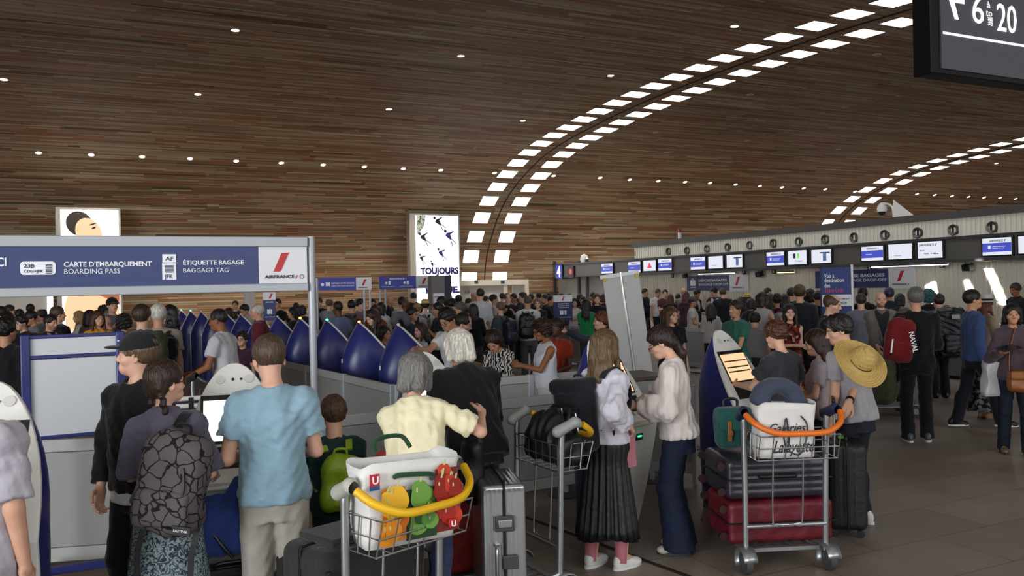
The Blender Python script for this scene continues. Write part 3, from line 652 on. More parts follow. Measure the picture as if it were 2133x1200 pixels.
    if tk=='tee': emit_(torso_('tshirt',tm,tc,.018*k,hz,sleeve or .58,flare=.012*k,boxy=.25,fa=.006))
    elif tk=='crop': emit_(torso_('shirt',tm,tc,.016*k,hz,sleeve or .9,flare=.03*k,boxy=.5,fa=.006))
    elif tk=='polo': emit_(torso_('polo_shirt',tm,tc,.017*k,hz,sleeve or .6,flare=.012*k,boxy=.2,fa=.005)); collar=collar or tc
    elif tk=='long': emit_(torso_('shirt',tm,tc,.019*k,hz,sleeve or 1.9,flare=.006*k,boxy=.2,fa=.006))
    elif tk=='blouse': emit_(torso_('blouse',tm,tc,.02*k,hz,sleeve or 1.85,flare=.012*k,puff=.062*k,boxy=.25,fa=.0045,wl=.06))
    elif tk in('tank','dress'): emit_(torso_('dress_top' if tk=='dress' else 'tank_top',tm,tc,.015*k,hz,-1,nk=1.25,boxy=.1,fa=.004))
    elif tk=='hoodie':
        if under: emit_(torso_('undershirt',CLOTH,under,.014*k,-.135,.3,boxy=.15,fa=.003))
        fl,a,b,c=torso_('hoodie',tm,tc,.024*k,hz,sleeve or 1.92,flare=.008*k,boxy=.15,fa=.0045)
        fl.add(ell(pk+TM@A_(0,.05*k,-.005*k),A_(.1,.06,.05)*k,TM),.03); fl.sub(ell(pk+HM@A_(0,-.02*k,.045*k),A_(.065,.075,.055)*k),.006); fobj(a,fl,b,R,c)
    elif tk in('jacket','blazer'):
        if under: emit_(torso_('shirt',CLOTH,under,.009*k,-.07,0.3,fa=.003))
        fl,a,b,c=torso_('jacket',tm,tc,.026*k,hz,sleeve or 1.93,flare=.008*k,boxy=.2,fa=.0055)
        if under:
            w0=.075*k; fl.sub((lambda X,Y,Z:(lambda q:np.maximum(np.abs(q[0])-np.clip((q[2]-.08*bf*k)*.28,.006,.1),np.maximum(q[1]+.02,-(q[2]+.3))))([ (X-Pk[0])*TM[0,i]+(Y-Pk[1])*TM[1,i]+(Z-Pk[2])*TM[2,i] for i in range(3)]),fl.lo,fl.lo+fl.h*np.array(fl.F.shape)),.006)
        fobj(a,fl,b,R,c); collar=collar or tc
    if collar:
        cb=B(); cb.lathe([(.078*k,-.03*k),(.067*k,.012*k),(.062*k,.034*k),(.07*k,.03*k),(.088*k,-.028*k)],tuple(pk+TM@A_(0,.0,-.015*k)),18,Matrix((rotx(le)@rotx(.22)).tolist()),1,1.0); cb.ob('collar',CLOTH,R,col=collar)
    bk=bot[0]; bc=bot[1]; bm=bot[2] if len(bot)>2 else (DENIM if bk in('jeans','wide') else CLOTH)
    if bk in('trousers','jeans','wide','shorts'):
        e=.012*k; cut=bot[3] if len(bot)>3 else 1.0
        if bk=='shorts': cut=0.95 if len(bot)<4 else cut
        we={'trousers':.075,'jeans':.066,'wide':.125,'shorts':.1}[bk]*k
        up=.10 if tk!='crop' else .13
        lo=loft_(Pk,TM,prof,.006*k,-.185*bf*k,up*bf*k); pr=[lo]
        for s in(1,-1):
            if bk=='shorts':
                ed=hip[s]*(1-cut)+kn[s]*cut if cut<=1 else kn[s]*(2-cut)+an[s]*(cut-1); pr.append(cutp(rcone(hip[s],kn[s]*1.0,rt+e*1.4,rk+e*2.6) if cut<=1 else rcone(hip[s],ed+A_(0,0,-.03),rt+e*1.4,rk+e*2.2),ed,A_(0,0,-1)))
            else:
                ed=an[s]+A_(0,0,-.045*k); pr+=[rcone(hip[s],kn[s],rt+e*1.2,(rk+e*1.3) if bk!='wide' else .085*k),cutp(rcone(kn[s],ed+A_(0,0,-.06*k),(rk+e*1.3) if bk!='wide' else .085*k,we),ed,A_(0,0,-1))]
        fl=Field(pr,hC,.05)
        if bk!='shorts': pr+=[ell(kn[s]*.6+an[s]*.4+A_(0,.018*k,0),(.058*k,.062*k,.14*k)) for s in(1,-1)]
        for p in pr: fl.add(p,.025*k)
        fl.folds(.003,seed+7,.08); 
        fl.cut(Pk+TM@A_(0,0,up*bf*k),TM@A_(0,0,1))
        fobj('shorts' if bk=='shorts' else 'jeans' if bk in('jeans','wide') else 'trousers',fl,bm,R,bc)
    if bk=='skirt' or tk=='dress':
        hemz,wid,npl=(bot[3],bot[4],bot[5]) if len(bot)>5 else (.35,.30,16)
        bs=B(); rings=[]; nn=npl*6
        zz=np.linspace((.085 if bk=='skirt' else .06)*bf*k+Pk[2],hemz*k,12)
        for i,z in enumerate(zz):
            t=i/11; ring=[]
            for j in range(nn):
                a=2*PI*j/nn; w=.5+.5*math.cos(npl*a); rx=(prof[3][1]+.02*k)*(1-t)**1+t*wid*k; rx=max(rx,np.interp(z-Pk[2],[q[0] for q in prof],[q[1] for q in prof])+.02*k if z>Pk[2]-.12*k else 0); ry=rx*(.74+.16*t); am_=(.004+.030*t)*k*w
                ring.append((math.cos(a)*(rx+am_),math.sin(a)*(ry+am_)+Pk[1]*(1-t),z+(.02*k*math.sin(3*a+seed) if i==11 else 0)))
            rings.append(ring)
        bs.loft(rings,caps=False); bs.ob('skirt',bm if bk=='skirt' else tm,R,col=bc if bk=='skirt' else tc,solid=.005,ang=0)
    # ---- shoes
    if shoe:
        for s in(1,-1):
            a=an[s]; o=rotz(s*.12); fz_=(a[2]-.085*k); rr=lambda p,r: ell(A_(a[0],a[1],fz_)+o@(A_(*p)*k),A_(*r)*k,o)
            pr=[rr((0,.03,.05),(.038,.05,.05)),rr((0,-.05,.042),(.04,.07,.043)),rr((0,-.12,.03),(.044,.06,.034)),rr((0,.012,.085),(.037,.045,.03))]
            fl=Field(pr,(.007,.011,.02)[lod],.03)
            for p in pr: fl.add(p,.03*k)
            fl.cut(A_(0,0,fz_+.001),(0,0,-1)); so=fobj('shoe',fl,LEATH,R,shoe)
            if lod<2 and sock!='nosole':
                n=22; V=[]
                for z in(.001,.022):
                    for j in range(n): an_=2*PI*j/n; V.append(A_(a[0],a[1],fz_)+o@(A_(.047*math.cos(an_)*(1+.05*math.sin(an_)),-.047+.135*math.sin(an_),z)*k))
                mesh_obj('sole',V,[tuple(range(n))[::-1],tuple(range(n,2*n))]+[(i,(i+1)%n,(i+1)%n+n,i+n) for i in range(n)],PLAS,so,col='d8d8d4' if sock else '2a2a2a')
    r=Obj(); r.o=R; r.k=k; r.root=root; r.rz=rzm; r.Pk=Pk; r.TM=TM; r.HM=HM; r.pk=pk; r.hk=hk; r.J=J; r.wr=wr; r.el=el; r.sh=sh; r.bf=bf; r.an=an; r.prof=prof
    r.w=lambda p: Vector((rzm@np.asarray(p,float)+root).tolist())
    r.torso=lambda x,y,z: r.w(Pk+TM@(A_(x,y,z)*k))
    r.head=lambda x,y,z: r.w(pk+HM@(A_(x,y,z)*hk))
    r.face=R_(face); r.lean=le
    return r
# ---------------------------------------------------------------- signs and lettering
NAVY='323c63'; 
SB=mat('sign_blue','333e6e',.45); SW=mat('sign_white','dcdce0',.45); LW=mat('letter_white','eef0f4',.5); LN=mat('letter_navy','20264a',.5); RED=mat('logo_red','b8222c',.45); AL=mat('aluminium','a9adb2',.45,.25)
def glow(name,col,e):
    m=mat(name,col,.5,emit=e); m.node_tree.nodes['Principled BSDF'].inputs['Base Color'].default_value=(.02,.02,.02,1); return m
SCW=glow('screen_white','c4c6d2',.40); SCB=glow('screen_blue','3540a0',.42); LBW=glow('lightbox_white','fbfcff',.62); SCT=mat('screen_text','3a3d55',.5)
TF=[]
def fit(par,body,x0,x1,z,h,m,y=-.006,bold=.012,name='lettering'):
    o=text(par,body,h/.70,x0,z,m,y,bold,name=name); TF.append((o,x1-x0)); return o
def fit_all():
    bpy.context.view_layer.update()
    for o,w_ in TF:
        d=max(p[0] for p in o.bound_box)-min(p[0] for p in o.bound_box); m_=min(p[0] for p in o.bound_box)
        if d>0: o.scale.x=w_/d
def plate(name,par,x0,x1,z0,z1,m,y=0,t=.004,r=0):
    b=B()
    if r:
        pts=[(cx_+r*math.cos(a),y-t,cz+r*math.sin(a)) for cx_,cz,a0 in((x1-r,z1-r,0),(x0+r,z1-r,PI/2),(x0+r,z0+r,PI),(x1-r,z0+r,1.5*PI)) for a in np.linspace(a0,a0+PI/2,6)]
        b.poly(pts,(0,t,0))
    else: b.bb((x0,y-t,z0),(x1,y,z1))
    return b.ob(name,m,par,smooth=False)
def swoosh(par,x,z,h,y=-.006,m=None,name='logo_stroke'):
    b=B(); w_=h*.95
    L_=[(0,0),(.10,.02),(.30,.45),(.55,.98),(1,1),(.92,.93),(.66,.40),(.5,.05),(.42,0)]
    b.poly([(x+p*w_,y,z+q*h) for p,q in L_],(0,.003,0)); return b.ob(name,m or RED,par,smooth=False)
def hitp(x,y,P0,n):
    r=CR@Vector(((x-CX)/F,(CY-y)/F,-1)); o=Vector((0,0,EYE)); return o+r*((P0-o).dot(n)/r.dot(n))
def signframe(x,y,d,rz):             # returns base point, converter pixel->(local x, z) on an upright plane through that pixel
    P0=px(x,y,d); n=Vector((math.sin(rz),-math.cos(rz),0)); e=Vector((math.cos(rz),math.sin(rz),0)); base=Vector((P0.x,P0.y,0))
    def q(x_,y_): h=hitp(x_,y_,P0,n); return (h-base).dot(e),h.z
    return base,q
# big gantry sign over the queue entrance (left)
base,q=signframe(648,500,6.0,TH)
g=thing('sign_gantry','grey metal gantry with long blue sign reading boarding pass and baggage tag','sign',base,TH)
zt=q(648,494)[1]; zb=q(640,606)[1]; xl=-3.6; xw0,xw1=q(538,550)[0],q(638,550)[0]
H_=zt-zb
for n_,a,b_ in(('upper_beam',zt-.185*H_,zt),('lower_beam',zb,zb+.15*H_)): t=B(); t.bb((xl,-.03,a),(-.03,.05,b_)); t.ob(n_,AL,g,bev=.006)
p0,p1=zb+.15*H_,zt-.185*H_
plate('sign_panel',g,xl,xw0,p0,p1,SB,y=.0,t=.02); lp=plate('logo_panel',g,xw0,xw1,p0,p1,SW,y=.0,t=.022); lp['label']='white panel with red stroke'
for xx in(0,xl-.03): t=B(); t.cyl((xx,.01,0),(xx,.01,zt+.005),.027,14); t.cyl((xx,.01,0),(xx,.01,.012),.14,20); t.ob('post',AL,g)
def gt(body,x0,y0,x1,hpx,bold=.012,m=LW): a=q(x0,y0); b_=q(x1,y0); return fit(g,body,a[0],b_[0],a[1],hpx/300,m,y=-.024,bold=bold)
gt("CARTE D'EMBARQUEMENT",133,556,315,9.2,.02); gt('BOARDING PASS',133,571,249,9.5,-.004); gt('ÉTIQUETTE BAGAGE',380,552,506,8.6,.02); gt('BAGGAGE TAG',380,568,474,8.8,-.004); gt('ICI',-12,555,13,16,.02)
a=q(43,573); b_=q(116,545); plate('boarding_pass_icon',g,a[0],b_[0],a[1],b_[1],LW,y=-.02,r=.02)
c_=q(50,558); d_=q(72,558); fit(g,'23B',c_[0],d_[0],c_[1],.024,LN,y=-.026); c_=q(50,568); d_=q(90,568); fit(g,'CDG>JFK',c_[0],d_[0],c_[1],.017,LN,y=-.026)
def bars(par,x0,x1,z0,z1,y,hor=True,n=7):
    b=B(); rg=random.Random(3)
    for i in range(n):
        z=z0+(z1-z0)*i/n; b.bb((x0,y-.002,z),(x1,y,z+(z1-z0)/n*rg.choice((.45,.6,.75))))
    b.ob('barcode_print',LN,par,smooth=False)
a=q(96,570); b_=q(109,550); bars(g,a[0],b_[0],a[1],b_[1],-.025)
a=q(338,547); b_=q(366,530); plate('bag_tag_icon',g,a[0],b_[0],a[1],b_[1],LW,y=-.02); c_=q(344,543); d_=q(361,543); fit(g,'AF',c_[0],d_[0],c_[1],.026,LN,y=-.026)
a=q(338,583); b_=q(366,548.5); plate('bag_tag_icon',g,a[0],b_[0],a[1],b_[1],LW,y=-.02); c_=q(343,580); d_=q(361,580); fit(g,'JFK',c_[0],d_[0],c_[1],.026,LN,y=-.026)
a=q(343,568); b_=q(361,552); bars(g,a[0],b_[0],a[1],b_[1],-.025)
a=q(565,566); swoosh(g,a[0],a[1],.132,-.026); a=q(551,580); b_=q(612,580); fit(g,'AIRFRANCE',a[0],b_[0],a[1],.022,LN,y=-.026,bold=.02); a=q(613,580); swoosh(g,a[0],a[1],.022,-.026)
a=q(627,576); t=B(); t.tube([(a[0]+.014*math.cos(k),-.026,a[1]+.014*math.sin(k)) for k in np.linspace(0,2*PI,14,endpoint=False)],.0016,4,closed=True); t.ob('alliance_mark',LN,g)
# hanging gate sign, upper right
base,q=signframe(1940,100,6.2,TH); z0=q(1945,152)[1]; x1=2.9
o=thing('hanging_sign','dark hanging gate sign with white arrow and numbers 6 to 20','sign',(base.x,base.y,z0),TH)
t=B(); t.bb((0,0,0),(x1,.16,1.75)); t.ob('case',mat('sign_case','060505',.6,spec=.2),o,bev=.01)
fx=q(1958,100)[0]; fz=q(1962,143)[1]-z0; fp=plate('sign_face',o,fx,x1-.08,fz,1.68,mat('sign_face_dark','3a3740',.5),t=.012)
GW=glow('sign_letter_glow','ffffff',.55)
a,b_=q(1961,69),q(2133,109); zl=(a[1]+0.0)-z0
t=B(); t.bb((fx+.02,-.017,zl-.008),(x1-.1,-.012,zl+.008)); t.ob('rule_line',GW,o,smooth=False)
def ht(body,xa,ya,xb,hp,bold=.0): a=q(xa,ya); b_=q(xb,ya); f_=fit(o,body,a[0],b_[0],a[1]-z0,hp,GW,y=-.016,bold=bold); return f_
ht('6',2020,47,2043,.21); ht('20',2072,64,2112,.215); ht('à',2052,17,2058,.05,-.012); ht('to',2050,34,2062,.055,-.012); ht('到',2053,53,2062,.055,-.012)
a=q(1972,2); b_=q(2001,16); t=B(); ax0,az=a[0],a[1]-z0; w_=b_[0]-a[0]; t.poly([(ax0,-.016,az+.03),(ax0+w_*.45,-.016,az+.19),(ax0+w_*.70,-.016,az+.19),(ax0+w_*.42,-.016,az+.065),(ax0+w_*1.15,-.016,az+.065),(ax0+w_*1.15,-.016,az-.005),(ax0+w_*.42,-.016,az-.005),(ax0+w_*.70,-.016,az-.13),(ax0+w_*.45,-.016,az-.13)],(0,.004,0)); t.ob('arrow',GW,o,smooth=False)
for xx in(.5,x1-.4): t=B(); t.cyl((xx,.08,1.75),(xx,.08,6.75-z0),.018,8); t.ob('hanger',BLK,o)
# ---- things on the right-hand band and wall: local -y looks into the hall
RW=TH-PI/2
def wframe(a):
    def q(x,y): h=wall_px(x,y,a); return -h.dot(UU),h.z
    return q
MON=[(1252,1278,548,571,'b'),(1308,1336,544,569,'b2'),(1340,1368,541,566,'r'),(1371,1401,538,565,'b'),(1438,1471,534,563,'bw'),(1475,1508,532,561,'w'),(1513,1549,529,559,'m'),(1596,1636,523,555,'b'),(1641,1683,520,553,'g'),(1689,1734,518,550,'m'),(1793,1843,511,545,'b2'),(1849,1903,506,542,'w'),(1910,1967,501,540,'a'),(2044,2111,493,534,'b'),(2119,2180,488,530,'w')]
MDES={'b':'with blue band and bag icon','b2':'with plain blue band','r':'showing a red triangle on white','bw':'with blue band under white heading','w':'showing a blank pale page','m':'showing a baggage tag drawing','g':'showing green and yellow figures','a':'listing partner airline names'}
ordn=['first','second','third','fourth','fifth','sixth','seventh','eighth','ninth','tenth','eleventh','twelfth','thirteenth','fourteenth','fifteenth','sixteenth']
qa=wframe(AB-.03)
CUR={}
for i,(x0,x1,y0,y1,kd) in enumerate(MON):
    xc,yc=(x0+x1)/2,(y0+y1)/2; L_=qa(x0,yc)[0]; Rr=qa(x1,yc)[0]; zc0=qa(xc,y1)[1]; zc1=qa(xc,y0)[1]; P0=wall_px(xc,yc,AB-.03); W_,H_=Rr-L_,zc1-zc0
    o=thing('monitor',f'{ordn[i]} monitor from the far band end, {MDES[kd]}','monitor',(P0.x,P0.y,(zc0+zc1)/2),RW,'check-in monitors on the band')
    t=B(); t.bb((-W_/2,-.02,-H_/2),(W_/2,.04,H_/2)); t.ob('case',BLK,o,bev=.006)
    m_=.93; w2,h2=W_/2*m_-.012,H_/2*m_-.012
    plate('screen',o,-w2,w2,-h2,h2,SCW,y=-.02,t=.003)
    if kd in('b','b2','bw'):
        plate('screen_band',o,-w2,w2,-h2*.62,h2*.42,SCB,y=-.023,t=.002); fit(o,'AIRFRANCE',-w2*.5,w2*.45,h2*.55,h2*.26,SCT,y=-.025); swoosh(o,w2*.5,h2*.55,h2*.26,-.026,SCT)
        if kd!='b2': plate('bag_icon',o,-w2*.6,-w2*.42,-h2*.25,h2*.15,SCW,y=-.025,t=.002); fit(o,'DEPOSE BAGAGES',-w2*.3,w2*.6,-h2*.05,h2*.1,SCW,y=-.026,bold=0); fit(o,'BAGGAGE DROP-OFF',-w2*.3,w2*.5,-h2*.25,h2*.1,SCW,y=-.026,bold=0)
        else: fit(o,'BIENVENUE',-w2*.6,w2*.0,-h2*.2,h2*.13,SCW,y=-.026,bold=0)
    elif kd=='r': t=B(); t.poly([(-w2*.4,-.026,-h2*.45),(w2*.4,-.026,-h2*.45),(0,-.026,h2*.65)],(0,.002,0)); t.ob('red_triangle',mat('screen_red','c0304a',.5,emit=.3),o,smooth=False)
    elif kd=='m': plate('tag_drawing',o,-w2*.1,w2*.9,h2*.45,h2*.62,SCT,y=-.024,t=.002); plate('tag_drawing',o,w2*.2,w2*.55,-h2*.7,h2*.45,mat('screen_slate','4f6a92',.5,emit=.2),y=-.024,t=.002)
    elif kd=='g': plate('figure_print',o,-w2*.45,-w2*.2,-h2*.1,h2*.6,SCT,y=-.024,t=.002); plate('figure_print',o,w2*.0,w2*.25,-h2*.1,h2*.6,mat('screen_green','5fae4a',.5,emit=.4),y=-.024,t=.002); fit(o,'5 objets',-w2*.2,w2*.6,-h2*.6,h2*.2,SCT,y=-.024)
    elif kd=='a':
        fit(o,'AIRFRANCE',-w2*.9,w2*.35,h2*.5,h2*.26,SCT,y=-.025); swoosh(o,w2*.42,h2*.5,h2*.28,-.026)
        for j,(s_,x_,z_) in enumerate((('DELTA',-.85,-.1),('Alitalia',-.5,-.5),('KLM',.05,-.5),('Partner airlines',.3,-.55))): fit(o,s_,x_*w2,(x_+.4)*w2,z_*h2,h2*.14,SCT,y=-.025)
    elif kd=='w': fit(o,'BAGGAGE',-w2*.5,w2*.1,-h2*.6,h2*.12,SCT,y=-.025,bold=0)
# round vents
for i,(x,y) in enumerate([(1392,524),(1430.5,522),(1472,518.5),(1515,515),(1561,511),(1610.5,507),(1663,503.6),(1718,499),(1778,495),(1842,489.6),(1910.5,485),(1985,479),(2066,473.5)]):
    P0=wall_px(x,y,AW-.05); o=thing('round_vent',f'{ordn[i]} round black vent from the far end of the ribbed upper wall','vent',P0,RW,'round vents along the ribbed wall')
    M_=Matrix.Rotation(PI/2,3,'X'); t=B(); t.lathe([(.055,-.03),(.075,.0),(.115,.02),(.125,.01),(.125,-.04)],n=20,M=M_); t.ob('rim',mat('vent_rim','56534d',.4,.5),o); t=B(); t.lathe([(.001,-.02),(.065,-.02),(.065,-.04),(.001,-.04)],n=16,M=M_); t.ob('nozzle',BLK,o)
def wallsign(label,xb0,xb1,xb2,yt,yb,yt2,yb2,a,txt0):
    q=wframe(a); P0=wall_px(xb1,yb,a); X=lambda x,y=585:q(x,y)[0]+P0.dot(UU)
    o=thing('wall_sign',label,'sign',(P0.x,P0.y,0),RW); zt_=q(xb1,yt)[1]; zb_=q(xb1,yb)[1]
    plate('sign_panel',o,X(xb0),X(xb1),zb_,zt_,SB,t=.03); plate('logo_panel',o,X(xb1),X(xb2),zb_-.03,zt_+.02,SW,t=.032); H_=zt_-zb_
    fit(o,'DÉPOSE BAGAGES',X(txt0),X(xb1)-.12,zb_+H_*.60,H_*.17,LW,y=-.036,bold=.014); fit(o,'BAGGAGE DROP-OFF',X(txt0),X(xb1)-.06,zb_+H_*.34,H_*.17,LW,y=-.036,bold=0)
    xi=X(txt0)-.42; plate('bag_icon',o,xi,xi+.26,zb_+H_*.34,zb_+H_*.72,LW,y=-.03,r=.03); t=B(); t.tube([(xi+.09,-.035,zb_+H_*.72),(xi+.09,-.035,zb_+H_*.82),(xi+.17,-.035,zb_+H_*.82),(xi+.17,-.035,zb_+H_*.72)],.012,5); t.ob('bag_handle_icon',LW,o); plate('caption_line',o,xi,xi+.26,zb_+H_*.2,zb_+H_*.23,LW,y=-.03)
    W_=X(xb2)-X(xb1); swoosh(o,X(xb1)+W_*.3,zb_+H_*.33,H_*.55,-.038); fit(o,'AIRFRANCE',X(xb1)+W_*.15,X(xb1)+W_*.7,zb_+H_*.13,H_*.085,LN,y=-.038); swoosh(o,X(xb1)+W_*.74,zb_+H_*.13,H_*.09,-.038,LN)
    return o
wallsign('blue baggage drop-off sign on the ribbed wall beside a white logo panel',1432,1521,1560,573,605,570,605,AW-.06,1457)
wallsign('blue baggage drop-off sign partly hidden behind the blue flag banner',1700,1853,1908,560,599,558,603,AW-.06,1752)
for i,(x,y) in enumerate(((1427,575),(1582,571),(2016,557))):
    P0=wall_px(x,y,AW-.35); o=thing('loudspeaker',('small black loudspeaker left of the first baggage drop-off sign','black loudspeaker under the band, right of the first baggage drop-off sign','black loudspeaker under the band near the brightest sun patches')[i],'speaker',P0,RW,'loudspeakers hung under the band')
    s=.11 if i==0 else .14; t=B(); t.box((0,0,0),(s*1.3,s*1.2,s*1.0),Matrix.Rotation(.2,3,'X')); t.ob('cabinet',BLK,o,bev=.012); t=B(); t.tube([(-s*.5,.02,s*.4),(-s*.5,.02,s*1.3),(s*.5,.02,s*1.3),(s*.5,.02,s*.4)],.01,6); t.ob('bracket',BLK,o)
for i,(x,y,n) in enumerate(((1400,574,'11'),(1549,567,'9'),(1611,565,'8'),(1811,557,'6'),(1962,551,'5'))):
    P0=wall_px(x,y,AB+.3); o=thing('number_tag',f'small black counter number tag reading {n} under the band','sign',P0,RW,'counter number tags'); t=B(); t.bb((-.06,0,-.07),(.06,.03,.07)); t.ob('tag_plate',BLK,o); text(o,n,.13,0,-.045,LW,-.004,al='CENTER')
for i,(xa,xb,y) in enumerate(((1455,1530,571),(1620,1655,568),(1815,1975,556))):
    a_=wall_px(xa,y,AW-.5); b_=wall_px(xb,y-.03*(xb-xa),AW-.5); a_.z=b_.z=(a_.z+b_.z)/2; o=thing('lamp_bar',('slim lit lamp bar above the first baggage drop-off sign','short yellowish lamp bar left of the flag banner','slim grey lamp bar above the second baggage drop-off sign')[i],'lamp',a_); t=B(); t.cyl((0,0,.02),b_-a_+Vector((0,0,.02)),.02,8); t.ob('housing',STEEL,o); t=B(); t.cyl((0,0,0),b_-a_,.014,8); t.ob('tube',glow('tube_glow_warm' if i==1 else 'tube_glow','f4d58a' if i==1 else 'f6f4ee',1.2),o)
    for e_ in((0,0,.02),b_-a_+Vector((0,0,.02))): t=B(); t.cyl(e_,Vector(e_)+Vector((0,0,zb0-a_.z)),.006,6); t.ob('rod',STEEL,o)
# security camera on a swan-neck pole
P0=wall_px(1862,471,AW+.1); P0.z=3.34; q=lambda x,y:wall_px(x,y,AW+.1)-P0
o=thing('security_camera','white dome security camera on a swan neck arm above the ribbed wall','camera',P0)
t=B(); t.tube(smooth_pts([(0,0,0),q(1861,446),q(1859,433),q(1852,426),q(1840,424),q(1837,428)],5),.026,8); t.ob('arm',WHT,o); t=B(); t.add([(-.02,-.03,0),(.35*VV.x*0+.0-.55*UU.x,-.55*UU.y,0),(0,0,.42),(-.02,.03,0)],[(0,1,2),(1,3,2),(0,2,3),(0,3,1)]); t.ob('foot',WHT,o,smooth=False)
c_=q(1837,436); t=B(); t.lathe([(.03,.16),(.10,.08),(.115,0),(.10,-.06)],c_,16); t.ob('housing',WHT,o); t=B(); t.lathe([(.095,-.06),(.075,-.12),(.001,-.15)],c_,16); t.ob('dome',BLK,o)
# small fixtures at the far end: number 4 sign, dark exit sign, post
P0=wall_px(1165,566,AW-.8); o=thing('counter_sign','glowing blue sign with a white number 4 at the far end of the band','sign',P0,RW); s=.26; t=B(); t.bb((-s,-.02,-s*1.05),(s,.5,s*1.05)); t.ob('case',BLK,o); plate('sign_face',o,-s*.9,s*.9,-s,s,glow('sign_glow_blue','2a2f8a',.5),y=-.02); text(o,'4',.58,0,-.2,GW,-.03,.02,'CENTER')
P0=wall_px(1190,567,AW-.8); o=thing('warning_sign','small dark framed notice with a reddish symbol beside the number 4','sign',P0,RW); t=B(); t.bb((-.2,-.02,-.22),(.2,.04,.22)); t.ob('frame',BLK,o); plate('sign_face',o,-.17,.17,-.19,.19,mat('dark_red','3a1d1a',.5),y=-.02); t=B(); t.lathe([(.001,0),(.11,0),(.11,.004),(.001,.004)],(0,-.03,.02),16,Matrix.Rotation(PI/2,3,'X')); t.ob('symbol',mat('symbol_red','a04538',.5,emit=.3),o)
for i,(x,y) in enumerate(((1155,545),(1205,545),(1222,540))):
    P0=wall_px(x,y,AW-.6); o=thing('band_post',('slim grey post at the very end of the band','grey post just after the dark notice','grey post before the first monitor')[i],'post',(P0.x,P0.y,0),RW,'posts carrying the band'); t=B(); t.bb((-.05,-.05,0),(.05,.05,P0.z)); t.bb((-.12,-.12,0),(.12,.12,.02)); t.ob('upright',ANTH,o); 
# fire extinguisher-like red lamp and small lamps on the wall top
P0=wall_px(1416,505,AW+.1); o=thing('beacon','small red and white beacon on top of the ribbed wall','beacon',(P0.x,P0.y,3.33)); t=B(); t.cyl((0,0,0),(0,0,.2),.06,10); t.ob('base',WHT,o); t=B(); t.lathe([(.06,.2),(.06,.3),(.03,.36),(.001,.37)],n=12); t.ob('lens',mat('beacon_red','9a2a2a',.3),o)
P0=wall_px(1217,540,AW-.5); o=thing('floodlight','white spherical floodlight on the band beside the number 4','lamp',P0); t=B(); t.lathe([(.001,.2),(.12,.14),(.16,0),(.12,-.12),(.001,-.16)],n=14); t.ob('shell',WHT,o); t=B(); t.cyl((0,0,-.3),(0,0,-.14),.03,8); t.ob('stem',WHT,o)
# ---- light boxes with adverts
base,q=signframe(910,620,30.5,R_(1.5))
def lightbox(label,x0,x1,yt,d,rz,side):
    base,q=signframe((x0+x1)/2,600,d,rz); o=thing('poster_lightbox',label,'poster',base,rz); zt_=q((x0+x1)/2,yt)[1]; a=q(x0,600)[0]; b_=q(x1,600)[0]
    t=B(); t.bb((a-side,0,0),(b_+.06,.35,zt_+.05)); t.ob('cabinet',mat('cabinet_grey','9c9890',.5),o,bev=.01); plate('poster_face',o,a,b_,.15,zt_-.02,LBW,t=.01); return o,q
o,q=lightbox('tall lit white poster with dark blue French words and small swimmers',868,957,448,30.3,TH,.22)
PN=mat('poster_navy','2c2470',.5); PK=mat('poster_ink','22202a',.5)
def pt(s,x0,x1,y,hp,b=.055): a=q(x0,y); c_=q(x1,y); fit(o,s,a[0],c_[0],a[1],hp,PN,y=-.014,bold=b)
pt('TOUJOURS',876,956,571,.22); pt('PLUS',884,930,585,.15); pt('FORT,',884,934,596,.15); pt('RISQUE.',886,957,611,.22)
a=q(938,597); t=text(o,'SANS',.24,a[0],a[1],PN,-.014,.01,rot=(PI/2,-PI/2,0))
def swimmer(x,y,s,ang,m):
    a=q(x,y); ca,sa=math.cos(ang),math.sin(ang); t=B()
    def blob(l,pts): t.poly([(a[0]+s*(u_*ca-v_*sa),-.014,a[1]+s*(u_*sa+v_*ca)) for u_,v_ in pts],(0,.004,0))
    blob(0,[(-.10,.0),(-.06,.08),(.04,.06),(.12,.03),(.12,-.03),(.04,-.06),(-.06,-.08)]); blob(0,[(-.22,.02),(-.17,.05),(-.12,.02),(-.12,-.03),(-.17,-.05),(-.22,-.02)]); blob(0,[(.12,.03),(.34,.07),(.36,.05),(.12,0)]); blob(0,[(.12,0),(.33,-.06),(.34,-.09),(.12,-.03)]); blob(0,[(-.06,.08),(-.02,.22),(.01,.21),(.0,.06)]); t.ob('swimmer_print',m,o,smooth=False)
for x,y,s,an,m in((912,462,1.1,-.8,PK),(934,491,1.2,-.95,PN),(881,495,1.1,-.8,PK),(918,527,.95,-1.0,PN),(878,538,.8,-1.1,PK),(900,550,.6,-1.2,PN)): swimmer(x,y,s,an,m)
a0_,a1_,a2_,a3_=q(868,449),q(886,449),q(884,470),q(869,491); t=B(); t.poly([(p[0],-.013,p[1]) for p in(a0_,a3_,a2_,a1_)],(0,.003,0)); t.ob('rock_print',pattern('poster_rocks','cells','3a4038','c6d2c2',7),o,smooth=False)
o,q=lightbox('lit beauty poster with a dark haired face behind the gantry sign',129,250,436,25,TH,.13)
def blob(name,pts,m,y): t=B(); t.poly([(q(*p)[0],y,q(*p)[1]) for p in pts][::-1],(0,.003,0)); t.ob(name,m,o,smooth=False)
SKP=glow('poster_skin','e2a27c',.55); SKD=glow('poster_skin_dark','b5603c',.3); PH=mat('poster_hair','2a1c18',.6)
C_=lambda cx_,cy_,rx,ry,rot,n=20:[(cx_+rx*math.cos(t_)*math.cos(rot)-ry*math.sin(t_)*math.sin(rot),cy_+rx*math.cos(t_)*math.sin(rot)+ry*math.sin(t_)*math.cos(rot)) for t_ in np.linspace(0,2*PI,n,endpoint=False)]
